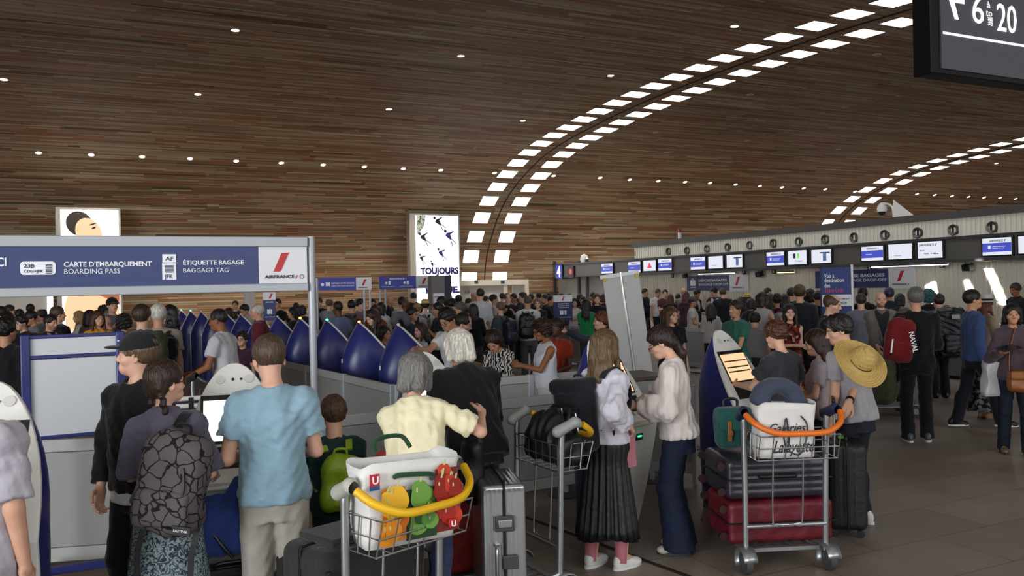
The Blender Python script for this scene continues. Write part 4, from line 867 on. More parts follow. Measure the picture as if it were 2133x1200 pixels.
blob('hair_print',C_(165,466,29,25,.5),PH,-.013); blob('face_print',C_(185,486,26,34,-.55),SKP,-.016); blob('eye_print',C_(195,475,5,2.2,-.4,10),PH,-.02); blob('brow_print',C_(193,467,8,1.6,-.3,10),PH,-.02); blob('shoulder_print',[(138,690),(134,640),(140,618),(165,604),(200,606),(235,625),(249,640),(249,690)],SKP,-.013); blob('arm_print',[(180,606),(249,604),(249,636),(225,622)],SKD,-.016)
# ---- far wall doorway
o,q=None,None
base,q=signframe(1010,620,32.0,TH)
o=thing('portal_frame','pale beige doorway frame at the foot of the wooden far wall','doorway',base,TH); CRM=mat('portal_cream','cfc8b8',.55); xx=[q(x,600)[0] for x in(956,1048,1056,1070,1091,1099)]; zt_=q(1040,583)[1]; zh=q(1040,594)[1]
t=B(); t.bb((xx[0],-.1,zh),(xx[5],.3,zt_)); t.ob('header',CRM,o); t=B(); t.bb((xx[4],-.1,0),(xx[5],.3,zh)); t.ob('side_post',CRM,o); t=B(); t.bb((xx[1],-.05,0),(xx[2],.2,zh)); t.ob('side_post',CRM,o); t=B(); t.bb((xx[0],.1,0),(xx[1],.16,zh)); t.ob('door_panel',mat('pale_wall','b9b5ae',.6),o); t=B(); t.bb((xx[3],.1,0),(xx[4],.16,zh)); t.ob('door_panel',mat('pale_wall','b9b5ae',.6),o)
for x in(990,1045): a=q(x,588); plate('pictogram',o,a[0]-.08,a[0]+.08,a[1]-.06,a[1]+.06,SCT,y=-.1)
a=q(963,612); b_=q(980,612); fit(o,'KLM',q(970,611)[0],b_[0],a[1],.12,mat('klm_grey','6d7f96',.5),y=.09)
# white wall block at far left
base,q=signframe(50,620,24.5,TH); o=thing('white_partition','white partition wall behind the crowd at the far left','partition',base,TH); a,b_=q(-40,600)[0],q(98,600)[0]; z_=q(50,575)[1]; t=B(); t.bb((a,0,0),(b_,.2,z_)); t.ob('panel',mat('pale_wall','b9b5ae',.6),o); t=B(); t.bb((b_,-.05,0),(b_+.14,.25,z_)); t.ob('edge_strip',LBW,o)
base,q=signframe(521,620,20,TH); o=thing('white_column','plain pale square column behind the kiosk queue','column',base,TH); t=B(); t.bb((q(511,620)[0],0,0),(q(531,620)[0],.2,q(520,590)[1])); t.ob('shaft',mat('pale_wall','b9b5ae',.6),o)
# ---- queue entrance signs in the middle distance
def midsign(label,xb0,xb1,xb2,yt,yb,d,kind,posts):
    base,q=signframe(xb1,yb,d,TH); o=thing('queue_sign',label,'sign',base,TH); zt_=q(xb1,yt)[1]; zb_=q(xb1,yb)[1]; X=lambda x:q(x,yb)[0]; H_=zt_-zb_
    plate('sign_panel',o,X(xb0),X(xb1),zb_,zt_,mat('sign_blue_bright','3a44a0',.45),t=.03); plate('logo_panel',o,X(xb1),X(xb2),zb_,zt_,SW,t=.031); W_=X(xb2)-X(xb1); swoosh(o,X(xb1)+W_*.33,zb_+H_*.35,H_*.5,-.036); fit(o,'AIRFRANCE',X(xb1)+W_*.13,X(xb1)+W_*.75,zb_+H_*.13,H_*.1,LN,y=-.036)
    for p in posts: t=B(); t.cyl((X(p),.02,0),(X(p),.02,zt_),.022,8); t.cyl((X(p),.02,0),(X(p),.02,.02),.14,16); t.ob('post',AL,o)
    w_=X(xb1)-X(xb0); x0=X(xb0)
    if kind==0:
        fit(o,'DÉPOSEZ VOTRE BAGAGE',x0+w_*.33,x0+w_*.95,zb_+H_*.5,H_*.12,LW,y=-.034); fit(o,'DROP OFF YOUR BAGGAGE',x0+w_*.33,x0+w_*.95,zb_+H_*.3,H_*.1,LW,y=-.034,bold=0); plate('bag_icon',o,x0+w_*.18,x0+w_*.29,zb_+H_*.35,zb_+H_*.65,LW,y=-.03)
        t=B(); t.lathe([(.001,0),(H_*.13,0),(H_*.13,.004),(.001,.004)],(x0+w_*.09,-.032,zb_+H_*.48),14,Matrix.Rotation(PI/2,3,'X')); t.ob('number_dot',LW,o)
    else:
        fit(o,'BIENVENUE !',x0+w_*.27,x0+w_*.72,zb_+H_*.74,H_*.14,LW,y=-.034)
        for f_,s_ in((.1,'IMPRIMEZ VOTRE ETIQUETTE'),(.6,'DEPOSEZ VOTRE BAGAGE')):
            plate('bag_icon',o,x0+w_*(f_+.14),x0+w_*(f_+.20),zb_+H_*.35,zb_+H_*.62,LW,y=-.03); fit(o,s_,x0+w_*(f_-.06),x0+w_*(f_+.3),zb_+H_*.17,H_*.06,LW,y=-.034,bold=0)
            t=B(); t.lathe([(.001,0),(H_*.1,0),(H_*.1,.004),(.001,.004)],(x0+w_*(f_+.08),-.032,zb_+H_*.48),14,Matrix.Rotation(PI/2,3,'X')); t.ob('number_dot',LW,o)
midsign('blue sign on two posts with white logo end, right of the gantry post',664,741,773,578,604,16,0,(661,759,771))
midsign('blue welcome sign on posts in front of the white swimmers poster',790,866,898,575,601,19,1,(792,803,896))
base,q=signframe(925,600,18.6,TH); o=thing('info_totem','tall grey and navy information totem in front of the white poster','totem',base,TH); z_=q(925,574)[1]; t=B(); t.bb((q(899,600)[0],0,0),(q(927,600)[0],.25,z_)); t.ob('grey_panel',mat('totem_grey','6e6a66',.5),o,bev=.01); t=B(); t.bb((q(927,600)[0],.02,0),(q(941,600)[0],.23,z_)); t.ob('navy_side',mat('totem_navy','23253c',.5),o); plate('notice',o,q(902,600)[0],q(925,600)[0],q(910,634)[1],q(910,611)[1],SW); fit(o,'INFORMATION',q(904,600)[0],q(922,600)[0],q(910,620)[1],.03,LN)
def board(label,x0,x1,yt,ym,yb,d,txt):
    base,q=signframe((x0+x1)/2,yt,d,TH); o=thing('info_board',label,'sign',base,TH); a,b_=q(x0,yt)[0],q(x1,yt)[0]; z2,z1,z0=q((x0+x1)/2,yt)[1],q((x0+x1)/2,ym)[1],q((x0+x1)/2,yb)[1]; W_=b_-a
    plate('board',o,a,b_,z0,z1,SB,t=.04); plate('logo_panel',o,a,b_,z1,z2,SW,t=.041); swoosh(o,a+W_*.4,z1+(z2-z1)*.2,(z2-z1)*.65,-.046)
    for s in(.08,.92): t=B(); t.cyl((a+W_*s,.02,0),(a+W_*s,.02,z1),.02,8); t.cyl((a+W_*s,.02,0),(a+W_*s,.02,.015),.12,14); t.ob('post',AL,o)
    for i,s in enumerate(txt): fit(o,s,a+W_*.2,b_-W_*.2,z1-(z1-z0)*(.13+.1*i),(z1-z0)*.055,LW,y=-.046)
    plate('bag_icon',o,a+W_*.3,a+W_*.5,z0+(z1-z0)*.32,z0+(z1-z0)*.55,LW,y=-.04); plate('bag_icon',o,a+W_*.56,a+W_*.66,z0+(z1-z0)*.32,z0+(z1-z0)*.55,LW,y=-.04); fit(o,'BON VOYAGE',a+W_*.15,b_-W_*.1,z0+(z1-z0)*.16,(z1-z0)*.04,LW,y=-.046)
board('blue information board with white top and red stroke at the barrier end',1152,1190,615,629,668,20,('GABARIT CABINE','BAGAGES A MAIN','CABIN BAGGAGE'))
board('small blue board with white top beside the young man in glasses',547,573,609,625,668,14.5,('ACCES',))
# flag banner
base,q=signframe(1772,600,14.5,TH-.35); o=thing('flag_banner','tall blue flag banner announcing flights to the United States','banner',base,TH-.35); z2=q(1772,551)[1]; X=lambda x:q(x,600)[0]; 
t=B(); t.cyl((X(1775),0,0),(X(1775),0,z2),.022,10); t.cyl((X(1775),0,0),(X(1775),0,.02),.25,20); t.ob('pole',mat('pole_white','d9dde2',.35),o); zt_=q(1740,557)[1]; zb_=q(1740,800)[1]
v=[];n=14
for i in range(n+1):
    for z in np.linspace(zb_,zt_,12): v.append((X(1709)+(X(1772)-X(1709))*i/n,.012*math.sin(i*1.1+z*1.5),z))
mesh_obj('flag_cloth',v,[(i*12+j,(i+1)*12+j,(i+1)*12+j+1,i*12+j+1) for i in range(n) for j in range(11)],mat('flag_blue','38457a',.7),o,solid=.004)
for s,x1,y in(('Vols à',1737,579),('destination',1757,588),('des',1728,599)): fit(o,s,X(1716),X(x1),q(1720,y)[1],.07,LW,y=-.02)
fit(o,'Etats-Unis',X(1717),X(1755),q(1720,609)[1],.07,mat('banner_pink','c24d78',.5),y=-.02); plate('white_band',o,X(1711),X(1772),q(1740,638)[1],q(1740,614)[1],SW,y=-.014); fit(o,'Opérés et',X(1716),X(1738),q(1740,624)[1],.035,SCT,y=-.022,bold=0); fit(o,'exécutés par',X(1740),X(1768),q(1740,624)[1],.035,SCT,y=-.022,bold=0); fit(o,'Air France',X(1716),X(1762),q(1740,633)[1],.04,SCT,y=-.022)
# ---- barriers
PAN=mat('barrier_panel','8f8e8c',.6,bump=.04,bs=300); RAIL=mat('barrier_rail','a5a4a1',.5)
def barrier(P,Q,n,labels,hgt=.93,grp='grey queue barriers',feet=False):
    P,Q=Vector((P[0],P[1],0)),Vector((Q[0],Q[1],0)); d=(Q-P)/n; L_=d.length; rz=math.atan2(d.y,d.x)
    for i in range(n):
        o=thing('queue_barrier',labels[i] if i<len(labels) else labels[-1],'barrier',P+d*(i+.5),rz,grp)
        t=B(); t.bb((-L_/2+.02,-.014,.20),(L_/2-.02,.014,hgt-.09)); t.ob('panel',PAN,o,smooth=False)
        for z0_,z1_,nm in((hgt-.085,hgt,'top_rail'),(.1,.195,'bottom_rail')): t=B(); t.bb((-L_/2+.02,-.02,z0_),(L_/2-.02,.02,z1_)); t.ob(nm,RAIL,o,bev=.004)
        for s in(-1,1):
            t=B(); t.bb((s*(L_/2-.012)-.018,-.026,0.01),(s*(L_/2-.012)+.018,.026,hgt+.006)); t.ob('post',AL,o,bev=.004)
        t=B(); t.lathe([(.16,0),(.16,.008),(.02,.014)],(-L_/2+.012,0,0),20); t.ob('base_disc',ANTH,o)
ZB=.93
zz=lambda x,y,z=ZB:gx(x,y,z)
barrier(zz(-110,926),zz(262,908),1,['grey barrier standing behind the blue rolling board'])
barrier(zz(668,869),zz(1020,834),1,['grey barrier right behind the small boy with the green backpack']); barrier(zz(1024,833.5),zz(1300,806),1,['grey barrier behind the two yellow trolleys and the skirt girl'])
pA=zz(822,803)
barrier(pA,zz(1345,762),2,['low grey barrier running right from the nearest row kiosk','grey barrier below the woman in the sleeveless white top'])
dk=Vector((-1066/1750,1,0)); pB=pA+dk*7.2
barrier(pA+dk*.05,pB,6,['nearest grey barrier along the row of blue kiosks']+[f'{ordn[i]} grey barrier along the row of blue kiosks, counted from the nearest' for i in range(1,6)])
barrier(px(1395,690,18.6),px(1500,690,17.2),1,['grey barrier panel between the black top girl and the right kiosk']); barrier(px(1142,690,20.4),px(1208,690,20),1,['short grey barrier under the blue information board'])
barrier(px(1352,800,8.1),px(1446,800,7.9),1,['grey barrier with brown top behind the girl in the lace blouse']); 
o=thing('side_desk','low desk with dark brown top behind the lace blouse girl','desk',px(1298,800,8.7)*1,TH); o.location.z=0; t=B(); t.bb((-.3,-.28,0),(.42,.28,.92)); t.ob('cabinet',PAN,o,bev=.01); t=B(); t.bb((-.32,-.3,.92),(.44,.3,.96)); t.ob('worktop',mat('brown_top','4a3a30',.5),o,bev=.008)
# counters along the right wall
cf=gx(1957,787); ca=cf.dot(VV)
for i,(b0,b1) in enumerate(((16,13.2),(13,10.2),(10,7.2),(7,4.2))):
    P0=RV(max(ca,14.0),(b0+b1)/2); L_=b0-b1; o=thing('check_in_counter',f'{ordn[i]} grey check-in counter from the far end, under the monitor band','counter',P0,RW,'check-in counters along the right wall'); t=B(); t.bb((-L_/2,0,0.06),(L_/2,.55,.98)); t.ob('cabinet',mat('counter_grey','6b6967',.6),o,bev=.01); t=B(); t.bb((-L_/2-.02,-.06,.98),(L_/2+.02,.6,1.03)); t.ob('worktop',mat('counter_top','5a4a40',.5),o,bev=.008); t=B(); t.bb((-L_/2+.02,.04,0),(L_/2-.02,.5,.06)); t.ob('plinth',BLK,o)
# ---------------------------------------------------------------- self-service kiosks
KB=mat('kiosk_blue','2a3070',.33,spec=.5); KW=mat('kiosk_white','e4e2dc',.4); KS=glow('kiosk_screen','d8d6d4',.5); KSO=glow('kiosk_screen_orange','d8a47c',.55)
_kz=[0,.12,.3,.5,.7,.82,.95,1.05,1.15,1.24,1.31,1.37,1.42,1.455,1.475,1.48]; _kw=[.175,.2,.228,.25,.262,.264,.258,.247,.228,.2,.172,.14,.105,.07,.035,.012]
def kyf(z): return -.12-.15*z/.82 if z<.82 else -.27+.37*(z-.82)/.66
def kyb(z): return .28 if z<.95 else .28-.17*((z-.95)/.53)**1.5
def kiosk_parts(o,kind):
    b=B(); rings=[]
    for z,w_ in zip(_kz,_kw):
        a,c_=kyf(z)+.02,max(kyb(z),kyf(z)+.03); rings.append([(-w_*math.cos(t)*(1+.05*math.sin(t)),a+(c_-a)*math.sin(t)**.72,z) for t in np.linspace(0,PI,21)])
    b.loft(rings); b.ob('shell',KB,o,ang=50)
    b=B(); rings=[]
    for z,w_ in zip(_kz,_kw): w2=w_*1.03+.002; y=kyf(z); rings.append([(-w2,y+.024,z),(-w2,y+.004,z),(-w2*.97,y,z),(w2*.97,y,z),(w2,y+.004,z),(w2,y+.024,z)])
    b.loft(rings); b.ob('face_plate',KW,o,ang=30)
    if kind is None: return
    tx=Vector((0,.37,.66)).normalized(); nn=Vector((0,-tx.z,tx.y)); O=Vector((0,-.27,.82))
    def onf(name,x0,x1,s0,s1,m,t=.004,off=0):
        q=[O+Vector((x,0,0))+tx*s+nn*off for x,s in((x0,s0),(x1,s0),(x1,s1),(x0,s1))]; k=B(); k.poly(q,nn*t); return k.ob(name,m,o,smooth=False)
    onf('screen_bezel',-.18,.18,.268,.56,BLK); sc_=onf('screen',-.165,.165,.283,.528,KSO if kind=='orange' else KS,.003,.004); 
    if kind=='orange':
        for s0,m in((.455,'8a2a2a'),(.40,'2a5a34'),(.36,'2a5a34')): onf('screen_bar',-.15,.15,s0,s0+.012,mat('bar_'+m,m,.5),.002,.007)
    else:
        k=B(); k.tube([O+tx*.41+nn*.009+Vector((.02*math.cos(a),0,0))+tx*(.02*math.sin(a)) for a in np.linspace(.6,5.2,16)],.0022,5); k.ob('loading_ring',SCT,o)
    onf('slot_panel',-.17,.17,.125,.25,BLK,.003); onf('slot_lip',-.06,.12,.2,.208,mat('slot_grey','8a8a8a',.4),.012)
    k=B(); k.bb((-.17,-.33,.835),(.17,-.24,.86)); k.ob('tray',KW,o,bev=.012); k=B(); k.bb((.02,-.262,.72),(.1,-.24,.775)); k.ob('reader',BLK,o,bev=.005); k=B(); k.bb((.04,-.268,.745),(.08,-.262,.755)); k.ob('green_light',glow('led_green','20d060',2),o)
    for x,r,m in((-.075,.026,mat('speaker_white','cfcdc7',.5)),(.085,.026,mat('speaker_white','cfcdc7',.5)),(-.005,.0085,BLK),(.04,.007,BLK)):
        c_=O+tx*.655+Vector((x,0,0)); k=B(); k.add([c_+Vector((r*math.cos(a),0,0))+tx*(r*math.sin(a))+nn*.004 for a in np.linspace(0,2*PI,16,endpoint=False)],[tuple(range(16))]); k.ob('camera_lens' if r<.01 else 'speaker_disc',m,o,smooth=False,solid=.004)
def kiosk(label,x,ytop,d,rz,kind,grp='self-service kiosks'):
    P0=px(x,ytop,d); o=thing('self_service_kiosk',label,'kiosk',(P0.x,P0.y,0),rz,grp); s=P0.z/1.48; o.scale=(s,s,s); off=Vector((0,.11*s,0)); off.rotate(Matrix.Rotation(rz,3,'Z')); o.location-=off; kiosk_parts(o,kind); return o
kiosk('white faced kiosk with loading screen in front of the man in the blue T-shirt',487,757,4.95,R_(17),'grey')
kiosk('kiosk cut off by the left edge beside the grey shirt person',-14,795,3.95,R_(14),'grey')
kiosk('white topped kiosk between the grey bob and white haired couple',880,733,6.15,R_(28),'grey')
kiosk('kiosk seen from its side behind the girl with long striped hair',1238,704,6.55,R_(44),'orange')
kiosk('kiosk with orange screen used by the auburn haired person',1497,688,7.25,R_(40),'orange')
# the long row behind the barrier, seen from the back
k0=None
def KL(P0): v_=Vector((0,.11*1.4-.02,0)); v_.rotate(Matrix.Rotation(R_(121.3),3,'Z')); return (P0.x-v_.x,P0.y-v_.y,0)
for i in range(12):
    d=9.75+1.065*i; xk=832/(1+.109*i); P0=px(xk,676-.07*(832-xk),d)
    lb=f'{ordn[i]} blue kiosk of the long row, counted from the nearest, seen from behind'
    if k0 is None:
        o=k0=thing('self_service_kiosk',lb,'kiosk',KL(P0),R_(121.3),'row of kiosk backs'); o.scale=(1.05,1.4,1); kiosk_parts(o,None); t=B(); t.lathe([(.014,0),(.014,.02),(.001,.026)],(0,.105,1.478),10); t.ob('status_light',PLAS,o,col='dddddd'); t=B(); t.bb((-.05,.285,.98),(-.02,.29,1.03)); t.ob('sticker',SW,o)
    else:
        o=k0.copy(); C.objects.link(o); o.location=KL(P0); o['label']=lb
        for ch in list(k0.children): c_=ch.copy(); C.objects.link(c_); c_.parent=o
    for ch in o.children:
        if ch.name.startswith('status_light'):
            cl=('dddddd','ff5a30','30ff80','ffc020','dddddd')[i] if i<5 else ('30ff80' if i>9 else 'dddddd')
            if cl!='dddddd': ch.data=ch.data.copy(); ch.data.materials[0]=glow('led_'+cl,cl,3)
# blue rolling frame with boards
pL,pR=px(52,702,5.3),px(250,692,5.55); ax=(pR-pL); W_=math.hypot(ax.x,ax.y); rz=math.atan2(ax.y,ax.x); zT=(pL.z+pR.z)/2
o=thing('rolling_board','blue framed rolling display board with two pale panels at left','display board',((pL.x+pR.x)/2,(pL.y+pR.y)/2,0),rz); FB=mat('frame_blue','232a66',.4)
for s in(-1,1): t=B(); t.bb((s*W_/2-.028,-.028,.10),(s*W_/2+.028,.028,zT+.01)); t.ob('post',FB,o,bev=.008)
zl=lambda y:px(150,y,5.42).z
for y,nm in((699,'top_rail'),(741,'middle_rail'),(906,'lower_rail'),(1160,'bottom_rail')): t=B(); z=zl(y) if nm!='bottom_rail' else .15; h_=.05 if nm=='bottom_rail' else .022; t.bb((-W_/2+.02,-.02,z-h_/2),(W_/2-.02,.02,z+h_/2)); t.ob(nm,FB,o,bev=.004)
for a,b_ in((737,703),(903,746)): t=B(); t.bb((-W_/2+.028,-.008,zl(a)),(W_/2-.028,.008,zl(b_))); t.ob('board_panel',mat('board_grey','c2c5c8',.45),o)
for s in(-1,1):
    for yy in(-.2,.2):
        pass
    t=B(); t.bb((s*(W_/2-.06)-.02,-.26,.12),(s*(W_/2-.06)+.02,.26,.15)); t.ob('foot_bar',FB,o,bev=.004)
    for yy in(-.23,.23):
        c_=Vector((s*(W_/2-.06),yy,.05)); t=B(); t.cyl(c_-Vector((.016,0,0)),c_+Vector((.016,0,0)),.05,18); w_=t.ob('caster_wheel',BLK,o); t=B(); t.bb((c_.x-.024,yy-.02,.05),(c_.x+.024,yy+.02,.12)); t.ob('caster_fork',STEEL,o)
# leaning grey folded panels
P0=px(1300,571,9.15); o=thing('folded_panel','tall grey folded screen panel leaning behind the two girls','panel',(P0.x+.20,P0.y+.02,0),R_(8)); 
Rm=Matrix.Rotation(R_(-7.0),3,'Y'); W_=.41; top=P0.z+.01
for x0,x1 in((-W_/2,-.012),(.014,W_/2)): t=B(); t.box((((x0+x1)/2),0,0),(x1-x0,.03,top)); t.v=[tuple(Rm@(Vector(p)+Vector((0,0,top/2)))) for p in t.v]; t.ob('panel_leaf',mat('felt_grey','a6a5a2',.8,bump=.3,bs=150),o,bev=.004)
for x,r,m,nm in((0,.012,MET,'hinge_strip'),):
    t=B(); t.cyl(Rm@Vector((x,-.02,.0)),Rm@Vector((x,-.02,top+.03)),r,8); t.ob(nm,m,o)
t=B(); t.bb((-W_/2-.05,-.03,0),(W_/2-.02,.03,.04)); t.v=[tuple(Rm@(Vector(p)+Vector((0.02,0,top-.02)))) for p in t.v]; t.ob('top_bar',STEEL,o)
for x in(-W_/2+.0,W_/2-.05): t=B(); t.bb((x,-.036,top-.05),(x+.04,-.02,top-.01)); t.v=[tuple(Rm@Vector(p)) for p in t.v]; t.ob('tape_patch',mat('yellow_tape','b89a3a',.6),o)
t=B(); t.bb((-.3,-.28,0),(.3,.28,.03)); t.ob('base_plate',ANTH,o,bev=.006)
# ---------------------------------------------------------------- luggage trolleys
def trolley(label,loc,rz,hcol,capcol,yellow=False,length=.62):
    o=thing('luggage_trolley',label,'trolley',loc,rz,'airport luggage trolleys'); TB=mat('trolley_steel','a3a6a8',.35,.8)
    for s in(-1,1):
        t=B(); t.tube(smooth_pts([(s*.27,-.33,.12),(s*.272,-.345,.5),(s*.278,-.36,.98),(s*.285,-.37,1.03)],4),.019,10); t.ob('upright',TB,o)
        t=B(); t.tube(smooth_pts([(s*.27,-.33,.16),(s*.26,-.1,.13),(s*.2,length-.1,.12),(s*.1,length,.13)],5),.017,8); t.ob('base_rail',TB,o)
        g=Field([ell((s*.29,-.36,1.04),(.05,.09,.05))],.008); g.add(rcone((s*.285,-.33,1.02),(s*.305,-.44,1.07),.036,.03),.02).add(rcone((s*.305,-.44,1.07),(s*.315,-.50,1.05),.03,.02),.02); fobj('handle_grip',g,PLAS,o,capcol)
        c_=Vector((s*.28,-.36,.075)); t=B(); t.cyl(c_-Vector((.02,0,0)),c_+Vector((.02,0,0)),.075,20); w_=t.ob('wheel',mat('tyre','3c3e40',.6),o); t=B(); t.cyl(c_-Vector((.023,0,0)),c_+Vector((.023,0,0)),.04,14); t.ob('hub',STEEL,w_)
        t=B(); rings=[]
        for a in np.linspace(-.5,2.9,12): rings.append([(c_.x+x,c_.y+.092*math.cos(a)*1.0,c_.z+.092*math.sin(a)) for x in(-.045,.045)])
        t.loft(rings,closed=False,caps=False); t.ob('fender',TB,o,solid=.008)
    t=B(); t.tube(smooth_pts([(-.312,-.49,1.055),(-.27,-.575,1.0),(-.16,-.63,.955),(0,-.64,.95),(.16,-.63,.955),(.27,-.575,1.0),(.312,-.49,1.055)],5),.019,12); t.ob('handle_bar',PLAS,o,col=hcol)
    t=B(); W_=.26
    def loop(y0,y1,z): t.tube([(-W_,y0,z),(W_,y0,z),(W_,y1,z),(-W_,y1,z)],.0042,6,closed=True)
    for z in(.77,.85,.93): loop(-.60+.05*(.93-z)/.16,-.34,z)
    for x in np.linspace(-W_,W_,7): t.tube([(x,-.6,.93),(x,-.55,.77),(x,-.34,.77),(x,-.34,.93)],.0036,6)
    for y in(-.5,-.42): 
        for s in(-1,1): t.tube([(s*W_,y-.02,.93),(s*W_,y,.77)],.0036,6)
    t.ob('basket',MET,o)
    t=B(); t.tube(smooth_pts([(-.1,-.4,.78),(-.1,-.37,.36),(-.07,-.37,.315),(.07,-.37,.315),(.1,-.37,.36),(.1,-.4,.78)],4),.006,8); t.ob('wire_loop',MET,o)
    t=B(); t.cyl((-.27,-.345,.3),(.27,-.345,.3),.014,10); t.ob('crossbar',TB,o)
    t=B()
    for x in(-.18,-.09,0,.09,.18): t.bb((x-.02,-.3,.125),(x+.02,length-.05,.14))
    t.bb((-.24,-.31,.12),(.24,-.27,.145)); t.ob('platform',TB,o)
    c_=Vector((0,length-.03,.06)); t=B(); t.cyl(c_-Vector((.02,0,0)),c_+Vector((.02,0,0)),.06,16); t.ob('front_wheel',mat('tyre','3c3e40',.6),o); t=B(); t.bb((-.03,length-.06,.06),(.03,length,.13)); t.ob('wheel_fork',STEEL,o)
    return o
def suitcase(label,loc,dims,rz,col,m=None,ribs=0,flat=None,wheels='b',tilt=None,handle=True,wheelcol='141416',straps=0,bev=.04):
    """stands on local z; dims width x, depth y, height z. flat rolls it: rotation matrix applied after building"""
    o=thing('suitcase',label,'suitcase',loc,rz,None); 
    if flat: o.rotation_euler=flat
    W_,D_,H_=dims; z0=.055 if wheels else 0; m=m or SHINE
    pr=[rbox((0,0,z0+H_/2),(W_/2,D_/2,H_/2),bev)]
    f=Field(pr,.0085); f.add(pr[0],0)
    if ribs:
        if ribs>0:
            for i in range(ribs):
                x=-W_/2+W_*(i+.5)/ribs
                for s in(-1,1): f.sub(rcone((x,s*(D_/2+.004),z0+.05),(x,s*(D_/2+.004),z0+H_-.05),.011,.011),.008)
        else:
            n=-ribs
            for i in range(n):
                x=-D_/2+D_*(i+.5)/n
                for s in(-1,1): f.sub(rcone((s*(W_/2+.004),x,z0+.04),(s*(W_/2+.004),x,z0+H_-.04),.010,.010),.006); 
                f.sub(rcone((-W_/2+.03,x,z0+H_+.004),(W_/2-.03,x,z0+H_+.004),.010,.010),.006)
    else: f.folds(.0025,int(H_*1000),.12)
    fobj('shell',f,m,o,col)
    t=B(); 
    e=.004; pts=[(-W_/2+bev,0,z0-e),(W_/2-bev,0,z0-e),(W_/2+e,0,z0+bev),(W_/2+e,0,z0+H_-bev),(W_/2-bev,0,z0+H_+e),(-W_/2+bev,0,z0+H_+e),(-W_/2-e,0,z0+H_-bev),(-W_/2-e,0,z0+bev)]; t.tube(smooth_pts(pts,3,True),.0065,6,closed=True); t.ob('zipper',BLK,o)
    if wheels:
        for sx in(-1,1):
            for sy in(-1,1):
                c_=Vector((sx*(W_/2-.05),sy*(D_/2-.05),.028)); t=B(); t.cyl(c_-Vector((.012,0,0)),c_+Vector((.012,0,0)),.028,14); t.ob('wheel',PLAS,o,col=wheelcol); 
    if handle:
        t=B(); t.tube(smooth_pts([(-.09,0,z0+H_),(-.075,0,z0+H_+.03),(.075,0,z0+H_+.03),(.09,0,z0+H_)],4),.011,8); t.ob('carry_handle',BLK,o); t=B(); t.tube(smooth_pts([(W_/2,0,z0+H_*.38),(W_/2+.025,0,z0+H_*.42),(W_/2+.025,0,z0+H_*.58),(W_/2,0,z0+H_*.62)],4),.01,8); t.ob('side_handle',BLK,o)
    return o
# front trolley with the pepper bag
trA=Vector((-.82,4.09,0)); rA=R_(47); trolley('luggage trolley with yellow handle carrying the pepper print bag',trA,rA,'e8b416','b7b4ac')
LA=lambda x,y,z: trA+Matrix.Rotation(rA,3,'Z')@Vector((x,y,z))
o=suitcase('large black soft suitcase lying on the pepper bag trolley',LA(.05,.02,.155),(.62,.38,.55),rA,'2c2a29',CLOTH,wheels=None,bev=.06); 
t=B(); t.bb((-.24,-.15,.55),(.14,.13,.59)); t.ob('front_pocket',CLOTH,o,col='2f2d2b',bev=.015); t=B(); t.tube(smooth_pts([(-.2,-.205,.2),(-.05,-.23,.21),(.05,-.23,.21),(.2,-.205,.2)],4),.012,8); t.ob('carry_strap',CLOTH,o,col='201f1e')
for x in(-.3,.3):
    for z in(.1,.45): t=B(); t.lathe([(.001,.012),(.025,.008),(.03,0)],(x,-.2,z),12,Matrix.Rotation(PI/2,3,'X')); t.ob('stud',BLK,o)
o=suitcase('second black soft suitcase under the boy, at the front of the pepper bag trolley',LA(.1,.40,.155),(.42,.26,.42),rA,'232222',CLOTH,wheels=None,bev=.05)
def sack(name,label,cat,loc,rz,W_,D_,H_,m,col=None,taper=1.1,grp=None,open_=True):
    o=thing(name,label,cat,loc,rz,grp); rings=[]; n=28
    for z in np.linspace(0,H_,9):
        t_=z/H_; w2=W_/2*(1+(taper-1)*t_); d2=D_/2*(1+(taper-1)*t_*.6); ring=[]
        for j in range(n):
            a=2*PI*j/n; c_,s_=math.cos(a),math.sin(a); e=.28; ring.append((w2*abs(c_)**e*(1 if c_>0 else -1)+.006*math.sin(9*z/H_+3*a),d2*abs(s_)**e*(1 if s_>0 else -1)+.008*math.sin(7*z/H_+2*a),z+(.012*math.sin(3*a+1) if t_==1 else 0)))
        rings.append(ring)
    b=B(); b.loft(rings,caps=False); b.add(rings[0],[tuple(range(n))[::-1]]); b.ob('bag_body',m,o,solid=.004,col=col); return o
GA=LA(.0,-.47,.785)
o=sack('shopping_bag','white woven shopping bag printed with peppers, in the yellow trolley basket','bag',LA(-.02,-.445,.785),rA-R_(13),.43,.19,.36,mat('woven_white','dedcd8',.55,bump=.2,bs=180))
def pep(x,z,s,col,y):
    n=11; k=B(); rg=random.Random(int(x*977+z*331)); 
    pts=[(x+s*(.36*math.cos(a)*(1+.18*math.cos(3*a+rg.random()))),y,z+s*.5*math.sin(a)*(1+.1*math.cos(2*a))) for a in np.linspace(0,2*PI,24,endpoint=False)]; k.poly(pts,(0,.003,0)); k.ob('pepper_print',mat('print_'+col,col,.35),o,smooth=False)
    k=B(); k.poly([(x+s*(-.12+.035*math.cos(a)),y-.002,z+s*(.14+.09*math.sin(a))) for a in np.linspace(0,2*PI,10,endpoint=False)],(0,.002,0)); k.ob('pepper_sheen',mat('print_pale_green','c2c88a',.35),o,smooth=False)
    k=B(); k.poly([(x-s*.04,y-.002,z+s*.4),(x+s*.05,y-.002,z+s*.4),(x+s*.09,y-.002,z+s*.62),(x+s*.03,y-.002,z+s*.62)],(0,.002,0)); k.ob('pepper_stem_print',mat('print_pale_green','c2c88a',.35),o,smooth=False)
